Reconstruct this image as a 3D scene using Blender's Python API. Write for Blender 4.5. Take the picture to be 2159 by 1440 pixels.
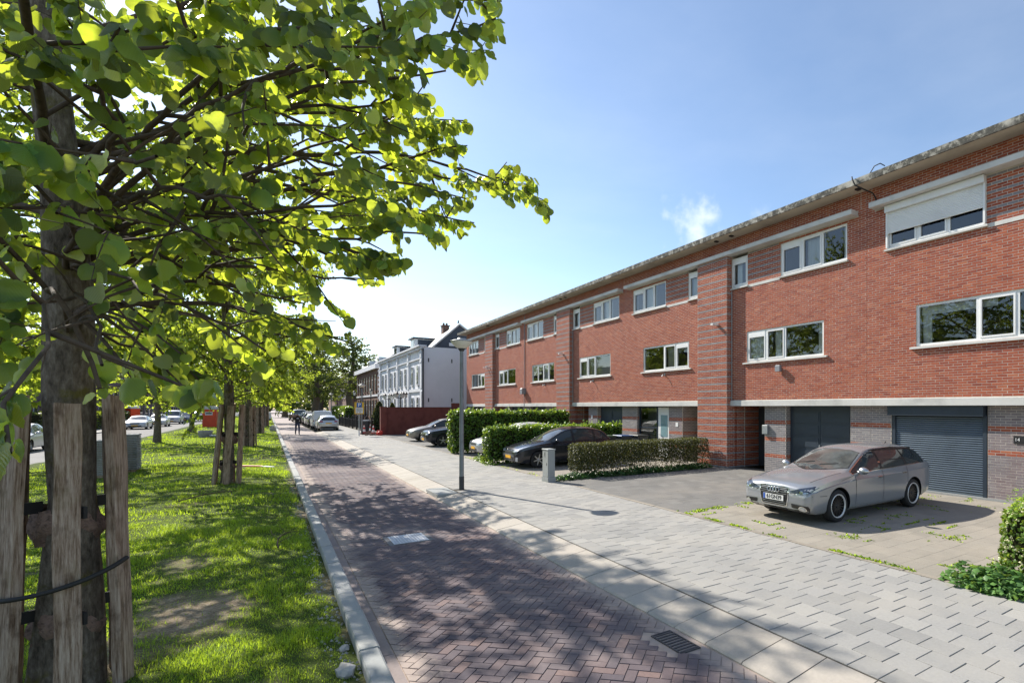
import bpy, bmesh, math, random
import numpy as np
from mathutils import Vector, Matrix
from mathutils.bvhtree import BVHTree
from mathutils.geometry import delaunay_2d_cdt

for o in list(bpy.data.objects):
    bpy.data.objects.remove(o, do_unlink=True)
scene = bpy.context.scene
COL = scene.collection
R = math.radians

# ------------------------------------------------------------------ camera
FOC, PCX, HOR, CAMH = 1125.0, 1361.0, 858.0, 2.28       # pixels of the 2159 wide photograph, metres
YAW = math.atan((PCX - 565.0) / FOC)
cam_data = bpy.data.cameras.new('camera')
cam = bpy.data.objects.new('camera', cam_data)
COL.objects.link(cam)
cam.location = (0, 0, CAMH)
cam.rotation_euler = (R(90), 0, -YAW)
cam_data.sensor_width = 36
cam_data.lens = FOC / 2159 * 36
cam_data.shift_x = (1079.5 - PCX) / 2159
cam_data.shift_y = (HOR - 720) / 2159
cam_data.clip_start = 0.05
cam_data.clip_end = 3000
scene.camera = cam

# ------------------------------------------------------------------ sky, sun, exposure
SUN_AZ, SUN_EL = R(-17.0), R(37.5)        # azimuth from +Y towards +X
SUN_DIR = Vector((math.sin(SUN_AZ) * math.cos(SUN_EL), math.cos(SUN_AZ) * math.cos(SUN_EL), math.sin(SUN_EL)))
world = bpy.data.worlds.new('World')
scene.world = world
world.use_nodes = True
wn, wl = world.node_tree.nodes, world.node_tree.links
wn.clear()
wout = wn.new('ShaderNodeOutputWorld')
wbg = wn.new('ShaderNodeBackground')
sky = wn.new('ShaderNodeTexSky')
sky.sky_type = 'NISHITA'
sky.sun_disc = False
sky.sun_elevation = SUN_EL
sky.sun_rotation = SUN_AZ
sky.air_density = 1.0
sky.dust_density = 0.35
sky.ozone_density = 1.6
wbg.inputs['Strength'].default_value = 0.122
# thin cirrus veil and small fair-weather puffs, everywhere in the sky
wtc = wn.new('ShaderNodeTexCoord')
wnrm = wn.new('ShaderNodeVectorMath'); wnrm.operation = 'NORMALIZE'
wl.new(wtc.outputs['Generated'], wnrm.inputs[0])
wsep = wn.new('ShaderNodeSeparateXYZ'); wl.new(wnrm.outputs[0], wsep.inputs[0])
wmax = wn.new('ShaderNodeMath'); wmax.operation = 'MAXIMUM'; wmax.inputs[1].default_value = 0.04
wl.new(wsep.outputs['Z'], wmax.inputs[0])
wdiv = wn.new('ShaderNodeVectorMath'); wdiv.operation = 'DIVIDE'
wcmb = wn.new('ShaderNodeCombineXYZ')
for k in range(3):
    wl.new(wmax.outputs[0], wcmb.inputs[k])
wl.new(wnrm.outputs[0], wdiv.inputs[0]); wl.new(wcmb.outputs[0], wdiv.inputs[1])
def wnoise(scale, lo, hi, off):
    mp = wn.new('ShaderNodeVectorMath'); mp.operation = 'ADD'; mp.inputs[1].default_value = off
    wl.new(wdiv.outputs[0], mp.inputs[0])
    n = wn.new('ShaderNodeTexNoise'); n.inputs['Scale'].default_value = scale
    n.inputs['Detail'].default_value = 7; n.inputs['Roughness'].default_value = 0.58
    wl.new(mp.outputs[0], n.inputs['Vector'])
    m = wn.new('ShaderNodeMapRange'); m.inputs['From Min'].default_value = lo; m.inputs['From Max'].default_value = hi
    m.interpolation_type = 'SMOOTHSTEP'
    wl.new(n.outputs['Fac'], m.inputs['Value'])
    return m.outputs['Result']
def wmul(a, b):
    m = wn.new('ShaderNodeMath'); m.operation = 'MULTIPLY'
    for k, v in enumerate((a, b)):
        if isinstance(v, (int, float)): m.inputs[k].default_value = v
        else: wl.new(v, m.inputs[k])
    return m.outputs[0]
veil0 = wmul(wnoise(0.55, 0.35, 0.80, (3.1, 0.4, 0)), 0.14)
vb = wn.new('ShaderNodeMath'); vb.operation = 'ADD'; vb.inputs[1].default_value = 0.0; wl.new(veil0, vb.inputs[0])
veil = vb.outputs[0]
# a fair-weather puff: one small cloud with a ragged outline
def puff(u, v, rad, amt):
    q = (u - PCX) / FOC
    c, s = math.cos(YAW), math.sin(YAW)
    d = Vector((q * c + s, c - q * s, (HOR - v) / FOC)).normalized()
    dt = wn.new('ShaderNodeVectorMath'); dt.operation = 'DISTANCE'
    dt.inputs[1].default_value = d
    wl.new(wnrm.outputs[0], dt.inputs[0])
    n = wn.new('ShaderNodeTexNoise'); n.inputs['Scale'].default_value = 26; n.inputs['Detail'].default_value = 6
    wl.new(wnrm.outputs[0], n.inputs['Vector'])
    sub = wn.new('ShaderNodeMath'); sub.operation = 'MULTIPLY_ADD'
    sub.inputs[1].default_value = rad * 3.2; sub.inputs[2].default_value = -rad * 1.6
    wl.new(n.outputs['Fac'], sub.inputs[0])
    ad = wn.new('ShaderNodeMath'); ad.operation = 'ADD'
    wl.new(dt.outputs['Value'], ad.inputs[0]); wl.new(sub.outputs[0], ad.inputs[1])
    m = wn.new('ShaderNodeMapRange'); m.interpolation_type = 'SMOOTHSTEP'
    m.inputs['From Min'].default_value = rad * 1.15; m.inputs['From Max'].default_value = rad * -0.25
    m.inputs['To Min'].default_value = 0.0; m.inputs['To Max'].default_value = amt
    wl.new(ad.outputs[0], m.inputs['Value'])
    return m.outputs['Result']
pf = puff(1468, 478, 0.050, 0.62)
pf2 = puff(1600, 452, 0.022, 0.30)
wadd = wn.new('ShaderNodeMath'); wadd.operation = 'ADD'; wadd.use_clamp = True
wadd2 = wn.new('ShaderNodeMath'); wadd2.operation = 'ADD'; wadd2.use_clamp = True
wl.new(pf, wadd.inputs[0]); wl.new(pf2, wadd.inputs[1])
wl.new(wadd.outputs[0], wadd2.inputs[0]); wl.new(veil, wadd2.inputs[1])
wmix = wn.new('ShaderNodeMix'); wmix.data_type = 'RGBA'
wl.new(wadd2.outputs[0], wmix.inputs['Factor'])
wl.new(sky.outputs['Color'], wmix.inputs['A'])
wmix.inputs['B'].default_value = (6.6, 6.9, 7.3, 1)
wl.new(wmix.outputs['Result'], wbg.inputs['Color'])
wl.new(wbg.outputs[0], wout.inputs['Surface'])

sun_data = bpy.data.lights.new('sun', 'SUN')
sun_data.energy = 5.0
sun_data.angle = R(0.45)
sun_data.color = (1.0, 0.94, 0.85)
sun = bpy.data.objects.new('sun', sun_data)
COL.objects.link(sun)
sun.rotation_euler = (-SUN_DIR).to_track_quat('-Z', 'Y').to_euler()
sun.location = (-20, 60, 60)

vs = scene.view_settings
vs.view_transform = 'Standard'
vs.look = 'None'
vs.exposure = 0.73
vs.gamma = 1.0
vs.use_curve_mapping = False
scene.cycles.use_denoising = True
scene.cycles.max_bounces = 7
scene.cycles.diffuse_bounces = 3
scene.cycles.glossy_bounces = 3
scene.cycles.transmission_bounces = 4
scene.cycles.transparent_max_bounces = 8
scene.cycles.caustics_reflective = False
scene.cycles.caustics_refractive = False
scene.cycles.sample_clamp_indirect = 6.0

# ------------------------------------------------------------------ projection (used to lay the plan out)
_c, _s = math.cos(YAW), math.sin(YAW)
def proj(P):
    P = np.asarray(P, float)
    d = P[..., 1] * _c + P[..., 0] * _s
    r = P[..., 0] * _c - P[..., 1] * _s
    dd = np.where(np.abs(d) < 1e-6, 1e-6, d)
    return PCX + FOC * r / dd, HOR + FOC * (CAMH - P[..., 2]) / dd, d

def pip(u, v, poly):
    ins = np.zeros(len(u), bool); n = len(poly)
    for i in range(n):
        x1, y1 = poly[i]; x2, y2 = poly[(i+1) % n]
        c = ((y1 > v) != (y2 > v)) & (u < (x2-x1)*(v-y1)/((y2-y1) if y2 != y1 else 1e-9)+x1)
        ins ^= c
    return ins

# ------------------------------------------------------------------ objects
def tag(o, label=None, cat=None, group=None, kind=None):
    if label: o['label'] = label
    if cat: o['category'] = cat
    if group: o['group'] = group
    if kind: o['kind'] = kind
    return o
def empty(name, loc, rz=0.0, label=None, cat=None, group=None, kind=None):
    o = bpy.data.objects.new(name, None)
    o.empty_display_size = 0.3
    o.location = loc
    o.rotation_euler = (0, 0, rz)
    COL.objects.link(o)
    return tag(o, label, cat, group, kind)
def put(name, mesh, parent=None, local=False, kind=None):
    o = bpy.data.objects.new(name, mesh)
    COL.objects.link(o)
    if parent is not None:
        o.parent = parent
        if not local:
            m = Matrix.Identity(4); q = parent
            while q is not None:
                m = q.matrix_parent_inverse @ q.matrix_basis if False else (q.matrix_basis @ m)
                if q.parent is not None: m = q.matrix_parent_inverse @ m
                q = q.parent
            o.matrix_parent_inverse = m.inverted()
    if kind: o['kind'] = kind
    return o
def copy_tree(o, parent=None):
    c = o.copy(); COL.objects.link(c)
    c.parent = parent
    for ch in list(o.children):
        copy_tree(ch, c)
    return c

def np_mesh(name, V, F, mats, attrs=None, smooth=False, uv=None, fmat=None):
    """V (n,3); F (m,k) constant polygon size, or list of such arrays"""
    me = bpy.data.meshes.new(name)
    V = np.ascontiguousarray(V, dtype=np.float32)
    Fs = F if isinstance(F, list) else [F]
    Fs = [np.asarray(f, dtype=np.int32) for f in Fs if len(f)]
    loops = np.concatenate([f.ravel() for f in Fs])
    tot = np.concatenate([np.full(len(f), f.shape[1], dtype=np.int32) for f in Fs])
    start = np.zeros(len(tot), dtype=np.int32); start[1:] = np.cumsum(tot)[:-1]
    me.vertices.add(len(V)); me.vertices.foreach_set('co', V.ravel())
    me.loops.add(len(loops)); me.loops.foreach_set('vertex_index', loops)
    me.polygons.add(len(tot)); me.polygons.foreach_set('loop_start', start)
    try: me.polygons.foreach_set('loop_total', tot)
    except Exception: pass
    me.polygons.foreach_set('use_smooth', np.full(len(tot), bool(smooth)))
    if fmat is not None: me.polygons.foreach_set('material_index', np.asarray(fmat, dtype=np.int32))
    for k, a in (attrs or {}).items():
        at = me.attributes.new(k, 'FLOAT', 'POINT')
        at.data.foreach_set('value', np.ascontiguousarray(a, dtype=np.float32))
    if uv is not None:
        ul = me.uv_layers.new(name='UVMap')
        ul.data.foreach_set('uv', np.ascontiguousarray(uv[loops], dtype=np.float32).ravel())
    for m in (mats if isinstance(mats, (list, tuple)) else [mats]):
        me.materials.append(m)
    me.update(calc_edges=True)
    me.validate()
    return me

class MB:
    """collects primitive shapes into one mesh"""
    def __init__(s): s.v = []; s.f = []; s.m = []; s.sm = []
    def add(s, v, f, m=0, smooth=False):
        n = len(s.v); s.v += [tuple(p) for p in v]
        for q in f: s.f.append(tuple(i + n for i in q)); s.m.append(m); s.sm.append(smooth)
        return s
    def box(s, x0, x1, y0, y1, z0, z1, m=0, ch=0.0):
        if x0 > x1: x0, x1 = x1, x0
        if y0 > y1: y0, y1 = y1, y0
        if ch <= 0:
            return s.add([(x0,y0,z0),(x1,y0,z0),(x1,y1,z0),(x0,y1,z0),(x0,y0,z1),(x1,y0,z1),(x1,y1,z1),(x0,y1,z1)],
                  [(0,3,2,1),(4,5,6,7),(0,1,5,4),(1,2,6,5),(2,3,7,6),(3,0,4,7)], m)
        c = ch
        v = []
        for z, i in ((z0, 0), (z1 - c, 0), (z1, c)):
            v += [(x0+i,y0+i,z),(x1-i,y0+i,z),(x1-i,y1-i,z),(x0+i,y1-i,z)]
        f = [(0,3,2,1),(8,9,10,11)]
        for b in (0, 4):
            for k in range(4): f.append((b+k, b+(k+1)%4, b+4+(k+1)%4, b+4+k))
        return s.add(v, f, m)
    def prism(s, poly, h0, h1, fn=lambda a, b, h: (a, b, h), m=0):
        n = len(poly)
        v = [fn(a, b, h0) for a, b in poly] + [fn(a, b, h1) for a, b in poly]
        f = [tuple(range(n))[::-1], tuple(range(n, 2*n))] + [(i, (i+1)%n, n+(i+1)%n, n+i) for i in range(n)]
        return s.add(v, f, m)
    def lathe(s, prof, seg=24, c=(0,0,0), axis='z', m=0, smooth=True, cap=True):
        v = []
        for r, h in prof:
            for k in range(seg):
                a = 2*math.pi*k/seg
                p = (r*math.cos(a), r*math.sin(a), h)
                if axis == 'y': p = (p[0], h, p[1])
                if axis == 'x': p = (h, p[0], p[1])
                v.append((p[0]+c[0], p[1]+c[1], p[2]+c[2]))
        f = []
        for i in range(len(prof)-1):
            for k in range(seg):
                f.append((i*seg+k, i*seg+(k+1)%seg, (i+1)*seg+(k+1)%seg, (i+1)*seg+k))
        s.add(v, f, m, smooth)
        if cap:
            s.add([v[k] for k in range(seg)][::-1], [tuple(range(seg))], m)
            s.add(v[-seg:], [tuple(range(seg))], m)
        return s
    def tube(s, pts, rad, seg=8, m=0, smooth=True, cap=True):
        V, F = tube_np(np.array(pts, float), np.array(rad if hasattr(rad, '__len__') else [rad]*len(pts), float), seg)
        n = len(V)
        s.add([tuple(p) for p in V], [tuple(q) for q in F], m, smooth)
        if cap:
            s.add([tuple(p) for p in V[:seg]][::-1], [tuple(range(seg))], m)
            s.add([tuple(p) for p in V[-seg:]], [tuple(range(seg))], m)
        return s
    def mesh(s, name, mats, attrs=None):
        me = bpy.data.meshes.new(name)
        me.from_pydata(s.v, [], s.f)
        me.polygons.foreach_set('material_index', np.array(s.m, dtype=np.int32))
        me.polygons.foreach_set('use_smooth', np.array(s.sm, dtype=bool))
        for m in (mats if isinstance(mats, (list, tuple)) else [mats]): me.materials.append(m)
        me.update()
        return me
    def build(s, name, mats, parent=None, local=False, kind=None):
        return put(name, s.mesh(name, mats), parent, local, kind)

def tube_np(P, rad, seg):
    n = len(P)
    T = np.zeros_like(P); T[1:-1] = P[2:] - P[:-2]; T[0] = P[1]-P[0]; T[-1] = P[-1]-P[-2]
    T /= np.maximum(np.linalg.norm(T, axis=1, keepdims=True), 1e-9)
    ref = np.array([0.0, 0, 1.0]) if abs(T[:, 2]).mean() < 0.8 else np.array([1.0, 0, 0])
    A = np.cross(T, ref); A /= np.maximum(np.linalg.norm(A, axis=1, keepdims=True), 1e-9)
    B = np.cross(T, A)
    a = 2*np.pi*np.arange(seg)/seg
    V = P[:, None, :] + rad[:, None, None]*(np.cos(a)[None, :, None]*A[:, None, :] + np.sin(a)[None, :, None]*B[:, None, :])
    i = np.arange(n-1)[:, None]*seg; k = np.arange(seg)[None, :]; k2 = (k+1) % seg
    F = np.stack([i+k, i+seg+k, i+seg+k2, i+k2], -1).reshape(-1, 4)
    return V.reshape(-1, 3), F

def vnoise(x, y, seed=0, scale=1.0):
    """smooth value noise in [0,1], vectorised"""
    x = np.asarray(x, float)*scale; y = np.asarray(y, float)*scale
    xi = np.floor(x).astype(np.int64); yi = np.floor(y).astype(np.int64)
    fx = x-xi; fy = y-yi
    fx = fx*fx*(3-2*fx); fy = fy*fy*(3-2*fy)
    def hsh(a, b):
        h = (a*374761393 + b*668265263 + seed*1442695041) & 0x7fffffff
        h = ((h ^ (h >> 13))*1274126177) & 0x7fffffff
        return ((h ^ (h >> 16)) & 0xffff)/65535.0
    a = hsh(xi, yi); b = hsh(xi+1, yi); c = hsh(xi, yi+1); d = hsh(xi+1, yi+1)
    return (a*(1-fx)+b*fx)*(1-fy) + (c*(1-fx)+d*fx)*fy
def fbm(x, y, seed=0, scale=1.0, oct=3):
    t = 0; w = 0; a = 1.0
    for k in range(oct):
        t = t + a*vnoise(x, y, seed+k*17, scale*2**k); w += a; a *= 0.5
    return t/w

# ------------------------------------------------------------------ materials
def _bsdf(name):
    m = bpy.data.materials.new(name); m.use_nodes = True
    nt = m.node_tree; b = nt.nodes['Principled BSDF']
    return m, nt, b
def col4(c): return (c[0], c[1], c[2], 1.0)
def coords(nt, space):
    if space == 'world':
        g = nt.nodes.new('ShaderNodeNewGeometry'); return g.outputs['Position']
    t = nt.nodes.new('ShaderNodeTexCoord'); return t.outputs['Object']
def noise_node(nt, vec, scale, detail=4, rough=0.55, stretch=None):
    n = nt.nodes.new('ShaderNodeTexNoise')
    n.inputs['Scale'].default_value = scale; n.inputs['Detail'].default_value = detail; n.inputs['Roughness'].default_value = rough
    if stretch:
        mp = nt.nodes.new('ShaderNodeMapping'); mp.inputs['Scale'].default_value = stretch
        nt.links.new(vec, mp.inputs['Vector']); vec = mp.outputs[0]
    nt.links.new(vec, n.inputs['Vector'])
    return n.outputs['Fac']
def ramp(nt, fac, stops):
    r = nt.nodes.new('ShaderNodeValToRGB')
    el = r.color_ramp.elements
    while len(el) > 1: el.remove(el[-1])
    el[0].position = stops[0][0]; el[0].color = col4(stops[0][1])
    for p, c in stops[1:]:
        e = el.new(p); e.color = col4(c)
    nt.links.new(fac, r.inputs['Fac'])
    return r.outputs['Color']
def mixc(nt, fac, a, b, mode='MIX'):
    n = nt.nodes.new('ShaderNodeMix'); n.data_type = 'RGBA'; n.blend_type = mode
    for sock, v in ((n.inputs['Factor'], fac), (n.inputs['A'], a), (n.inputs['B'], b)):
        if isinstance(v, (int, float)): sock.default_value = v
        elif isinstance(v, tuple): sock.default_value = col4(v)
        else: nt.links.new(v, sock)
    return n.outputs['Result']
def attr(nt, name):
    a = nt.nodes.new('ShaderNodeAttribute'); a.attribute_name = name
    return a.outputs['Fac']
def rng_map(nt, v, a, b, c=0.0, d=1.0):
    m = nt.nodes.new('ShaderNodeMapRange'); m.interpolation_type = 'SMOOTHSTEP'
    for k, x in zip(('From Min', 'From Max', 'To Min', 'To Max'), (a, b, c, d)): m.inputs[k].default_value = x
    nt.links.new(v, m.inputs['Value']); return m.outputs['Result']
def bump(nt, b, h, strength, dist=0.01):
    n = nt.nodes.new('ShaderNodeBump'); n.inputs['Strength'].default_value = strength; n.inputs['Distance'].default_value = dist
    nt.links.new(h, n.inputs['Height']); nt.links.new(n.outputs[0], b.inputs['Normal'])
def mat(name, c, rough=0.6, metal=0.0, spec=0.5, var=0.25, vscale=3.0, c2=None, bmp=0.0, bscale=60.0, space='world', coat=0.0, stretch=None, bdist=0.004):
    m, nt, b = _bsdf(name)
    b.inputs['Roughness'].default_value = rough; b.inputs['Metallic'].default_value = metal
    b.inputs['Specular IOR Level'].default_value = spec
    b.inputs['Coat Weight'].default_value = coat; b.inputs['Coat Roughness'].default_value = 0.04
    vec = coords(nt, space)
    if var > 0:
        f1 = noise_node(nt, vec, vscale, 5, 0.6, stretch)
        c2 = c2 or tuple(x*(1-var*1.6) for x in c)
        hi = tuple(min(1, x*(1+var*0.5)) for x in c)
        nt.links.new(ramp(nt, f1, [(0.28, c2), (0.5, c), (0.75, hi)]), b.inputs['Base Color'])
    else:
        b.inputs['Base Color'].default_value = col4(c)
    if bmp > 0:
        bump(nt, b, noise_node(nt, vec, bscale, 4, 0.6, stretch), bmp, bdist)
    return m
def leaf_mat(name, top, under, trans, tw=0.5, rough=0.42, veins=False, spread=0.35):
    m, nt, b = _bsdf(name)
    rn = attr(nt, 'rnd')
    hs = nt.nodes.new('ShaderNodeHueSaturation')
    g = nt.nodes.new('ShaderNodeNewGeometry')
    base = mixc(nt, g.outputs['Backfacing'], top, under)
    if veins:
        uvn = nt.nodes.new('ShaderNodeUVMap')
        sp = nt.nodes.new('ShaderNodeSeparateXYZ'); nt.links.new(uvn.outputs[0], sp.inputs[0])
        ab = nt.nodes.new('ShaderNodeMath'); ab.operation = 'ABSOLUTE'; nt.links.new(sp.outputs['X'], ab.inputs[0])
        ma = nt.nodes.new('ShaderNodeMath'); ma.operation = 'MULTIPLY_ADD'; ma.inputs[1].default_value = -0.95
        nt.links.new(ab.outputs[0], ma.inputs[0]); nt.links.new(sp.outputs['Y'], ma.inputs[2])
        sc = nt.nodes.new('ShaderNodeMath'); sc.operation = 'MULTIPLY'; sc.inputs[1].default_value = 7.0; nt.links.new(ma.outputs[0], sc.inputs[0])
        fr = nt.nodes.new('ShaderNodeMath'); fr.operation = 'PINGPONG'; fr.inputs[1].default_value = 0.5; nt.links.new(sc.outputs[0], fr.inputs[0])
        vein = rng_map(nt, fr.outputs[0], 0.0, 0.16, 1.0, 0.0)
        mid = rng_map(nt, ab.outputs[0], 0.0, 0.03, 1.0, 0.0)
        mx = nt.nodes.new('ShaderNodeMath'); mx.operation = 'MAXIMUM'; nt.links.new(vein, mx.inputs[0]); nt.links.new(mid, mx.inputs[1])
        vf = nt.nodes.new('ShaderNodeMath'); vf.operation = 'MULTIPLY'; vf.inputs[1].default_value = 0.35; nt.links.new(mx.outputs[0], vf.inputs[0])
        base = mixc(nt, vf.outputs[0], base, tuple(min(1, x*2.0+0.02) for x in top))
        bump(nt, b, fr.outputs[0], 0.5, 0.004)
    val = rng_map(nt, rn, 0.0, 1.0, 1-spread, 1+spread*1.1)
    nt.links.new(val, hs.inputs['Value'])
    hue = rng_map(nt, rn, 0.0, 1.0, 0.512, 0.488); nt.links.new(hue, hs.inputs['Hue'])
    nt.links.new(base, hs.inputs['Color'])
    nt.links.new(hs.outputs['Color'], b.inputs['Base Color'])
    b.inputs['Roughness'].default_value = rough; b.inputs['Specular IOR Level'].default_value = 0.45
    t = nt.nodes.new('ShaderNodeBsdfTranslucent')
    hs2 = nt.nodes.new('ShaderNodeHueSaturation'); hs2.inputs['Color'].default_value = col4(trans)
    nt.links.new(val, hs2.inputs['Value']); nt.links.new(hs2.outputs['Color'], t.inputs['Color'])
    mx = nt.nodes.new('ShaderNodeMixShader'); mx.inputs['Fac'].default_value = tw
    nt.links.new(b.outputs[0], mx.inputs[1]); nt.links.new(t.outputs[0], mx.inputs[2])
    nt.links.new(mx.outputs[0], nt.nodes['Material Output'].inputs['Surface'])
    return m
def glass_mat(name, tint, refl=0.10, rough=0.01, gain=1.0):
    m, nt, b = _bsdf(name)
    nt.nodes.remove(b)
    tr = nt.nodes.new('ShaderNodeBsdfTransparent'); tr.inputs['Color'].default_value = col4(tint)
    gl = nt.nodes.new('ShaderNodeBsdfGlossy'); gl.inputs['Roughness'].default_value = rough
    gl.inputs['Color'].default_value = (0.95, 0.98, 1, 1)
    fr = nt.nodes.new('ShaderNodeFresnel'); fr.inputs['IOR'].default_value = 1.55
    ma = nt.nodes.new('ShaderNodeMath'); ma.operation = 'MULTIPLY_ADD'; ma.use_clamp = True
    ma.inputs[1].default_value = 1.6*gain; ma.inputs[2].default_value = refl
    nt.links.new(fr.outputs[0], ma.inputs[0])
    mx = nt.nodes.new('ShaderNodeMixShader')
    nt.links.new(ma.outputs[0], mx.inputs['Fac']); nt.links.new(tr.outputs[0], mx.inputs[1]); nt.links.new(gl.outputs[0], mx.inputs[2])
    nt.links.new(mx.outputs[0], nt.nodes['Material Output'].inputs['Surface'])
    return m

def brick_mat(name, reds, greys, bstr=0.5):
    """attributes rnd (per brick) and kind (0 red, 1 grey)"""
    m, nt, b = _bsdf(name)
    vec = coords(nt, 'world')
    rn = attr(nt, 'rnd'); kd = attr(nt, 'kind')
    n = len(reds)-1
    cr = ramp(nt, rn, [(i/n, c) for i, c in enumerate(reds)])
    n = len(greys)-1
    cg = ramp(nt, rn, [(i/n, c) for i, c in enumerate(greys)])
    c = mixc(nt, kd, cr, cg)
    f1 = noise_node(nt, vec, 45, 4, 0.65)
    c = mixc(nt, rng_map(nt, f1, 0.35, 0.75, 0.0, 0.35), c, tuple(x*0.6 for x in reds[1]), 'MIX')
    big = noise_node(nt, vec, 0.45, 5, 0.6)
    c = mixc(nt, rng_map(nt, big, 0.45, 0.75, 0.0, 0.25), c, (0.30, 0.10, 0.07))
    nt.links.new(c, b.inputs['Base Color'])
    b.inputs['Roughness'].default_value = 0.85; b.inputs['Specular IOR Level'].default_value = 0.25
    bump(nt, b, noise_node(nt, vec, 110, 4, 0.7), bstr, 0.006)
    return m

MT = {}
MT['brick'] = brick_mat('facade_brick', [(0.235,0.055,0.034),(0.345,0.087,0.047),(0.43,0.122,0.060),(0.30,0.071,0.041),(0.53,0.185,0.088)],
                        [(0.17,0.175,0.19),(0.25,0.255,0.265),(0.21,0.215,0.23),(0.33,0.33,0.33)])
MT['mortar'] = mat('mortar', (0.56,0.50,0.43), 0.95, spec=0.1, var=0.2, vscale=2.0, bmp=0.3, bscale=90)
MT['concrete'] = mat('concrete_band', (0.62,0.61,0.57), 0.85, spec=0.2, var=0.16, vscale=1.3, bmp=0.25, bscale=50)
MT['soffit'] = mat('soffit_concrete', (0.60,0.54,0.43), 0.9, spec=0.2, var=0.2, vscale=0.9, bmp=0.2, bscale=40)
def lichen():
    m, nt, b = _bsdf('lichen_concrete')
    vec = coords(nt, 'world')
    f = noise_node(nt, vec, 5.5, 7, 0.72)
    f2 = noise_node(nt, vec, 1.3, 5, 0.6)
    c = ramp(nt, f, [(0.36, (0.42,0.40,0.35)), (0.44, (0.25,0.24,0.20)), (0.50, (0.09,0.085,0.07)), (0.70, (0.045,0.045,0.04))])
    c = mixc(nt, rng_map(nt, f2, 0.56, 0.72), c, (0.45,0.43,0.37))
    nt.links.new(c, b.inputs['Base Color']); b.inputs['Roughness'].default_value = 0.95
    bump(nt, b, f, 0.6, 0.02)
    return m
MT['lichen'] = lichen()
MT['white'] = mat('white_frame', (0.80,0.80,0.78), 0.45, var=0.05, vscale=2)
MT['shutter'] = mat('white_shutter', (0.76,0.76,0.74), 0.5, var=0.06, vscale=1.5)
MT['glass'] = glass_mat('window_glass', (0.82,0.86,0.86), 0.045, gain=0.55)
MT['room'] = mat('room_dark', (0.16,0.15,0.14), 0.9, var=0.2, vscale=0.7)
MT['curtain'] = mat('curtain', (0.80,0.80,0.76), 0.9, var=0.12, vscale=14, stretch=(1,1,0.05))
MT['blind'] = mat('blind', (0.45,0.42,0.37), 0.9, var=0.1, vscale=3)
MT['anthracite'] = mat('anthracite_metal', (0.035,0.05,0.07), 0.42, metal=0.2, var=0.12, vscale=2)
MT['roller'] = mat('roller_door', (0.12,0.155,0.19), 0.30, metal=0.3, var=0.1, vscale=2)
MT['darkdoor'] = mat('dark_door', (0.03,0.035,0.042), 0.5, var=0.15, vscale=2)
MT['black'] = mat('black_plastic', (0.012,0.012,0.013), 0.5, var=0.0)
MT['metal'] = mat('galvanised', (0.36,0.38,0.39), 0.45, metal=0.6, var=0.15, vscale=6)
MT['whitewall'] = mat('white_painted_wall', (0.70,0.70,0.72), 0.8, spec=0.25, var=0.07, vscale=0.35, bmp=0.15, bscale=30)
MT['slate'] = mat('slate_cladding', (0.055,0.065,0.085), 0.6, var=0.25, vscale=1.5, bmp=0.3, bscale=10)
MT['dullbrick'] = mat('dull_brick', (0.19,0.115,0.09), 0.9, spec=0.2, var=0.25, vscale=6, bmp=0.4, bscale=30)

# ------------------------------------------------------------------ the ground
ZR = -0.10                      # road level below the pavement
MT['ground'] = mat('far_ground', (0.14,0.13,0.11), 0.95, spec=0.1, var=0.3, vscale=0.2)
g = MB(); g.box(-400, 400, -60, 900, -0.60, -0.30); tag(g.build('ground', MT['ground']), kind='structure')

def paver_mat(name, cols, dust, dscale=0.5, dlo=0.45, dhi=0.8, damt=0.6, rough=0.85, bstr=0.4, bscale=90, fine=0.12, drift=None):
    m, nt, b = _bsdf(name)
    vec = coords(nt, 'world')
    n = len(cols)-1
    c = ramp(nt, attr(nt, 'rnd'), [(i/n, x) for i, x in enumerate(cols)])
    fn = noise_node(nt, vec, 30, 4, 0.7)
    c = mixc(nt, rng_map(nt, fn, 0.3, 0.75, 0.0, fine*2), c, tuple(x*0.5 for x in cols[0]))
    d = noise_node(nt, vec, dscale, 6, 0.62)
    c = mixc(nt, rng_map(nt, d, dlo, dhi, 0.0, damt), c, dust)
    if drift:      # sand washed up along the edges of the road
        sx = nt.nodes.new('ShaderNodeSeparateXYZ'); nt.links.new(vec, sx.inputs[0])
        dn = noise_node(nt, vec, 1.6, 5, 0.65)
        for lo, hi in drift:
            ad = nt.nodes.new('ShaderNodeMath'); ad.operation = 'MULTIPLY_ADD'; ad.inputs[1].default_value = 0.9*(1 if hi > lo else -1); nt.links.new(dn, ad.inputs[0]); nt.links.new(sx.outputs['X'], ad.inputs[2])
            c = mixc(nt, rng_map(nt, ad.outputs[0], min(lo, hi), max(lo, hi), 0.0 if hi > lo else 0.85, 0.85 if hi > lo else 0.0), c, (0.42,0.34,0.29))
    nt.links.new(c, b.inputs['Base Color'])
    b.inputs['Roughness'].default_value = rough; b.inputs['Specular IOR Level'].default_value = 0.3
    bump(nt, b, noise_node(nt, vec, bscale, 4, 0.65), bstr, 0.004)
    return m
MT['clinker'] = paver_mat('road_clinker', [(0.095,0.080,0.094),(0.13,0.104,0.112),(0.108,0.090,0.102),(0.165,0.12,0.117),(0.122,0.098,0.108),(0.215,0.145,0.128)], (0.40,0.33,0.30), 0.5, 0.44, 0.80, 0.6, drift=[(3.62, 4.02), (0.85, 0.58)])
MT['sandjoint'] = mat('sand_joint', (0.42,0.34,0.29), 0.95, spec=0.1, var=0.2, vscale=5, bmp=0.5, bscale=200)
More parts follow.
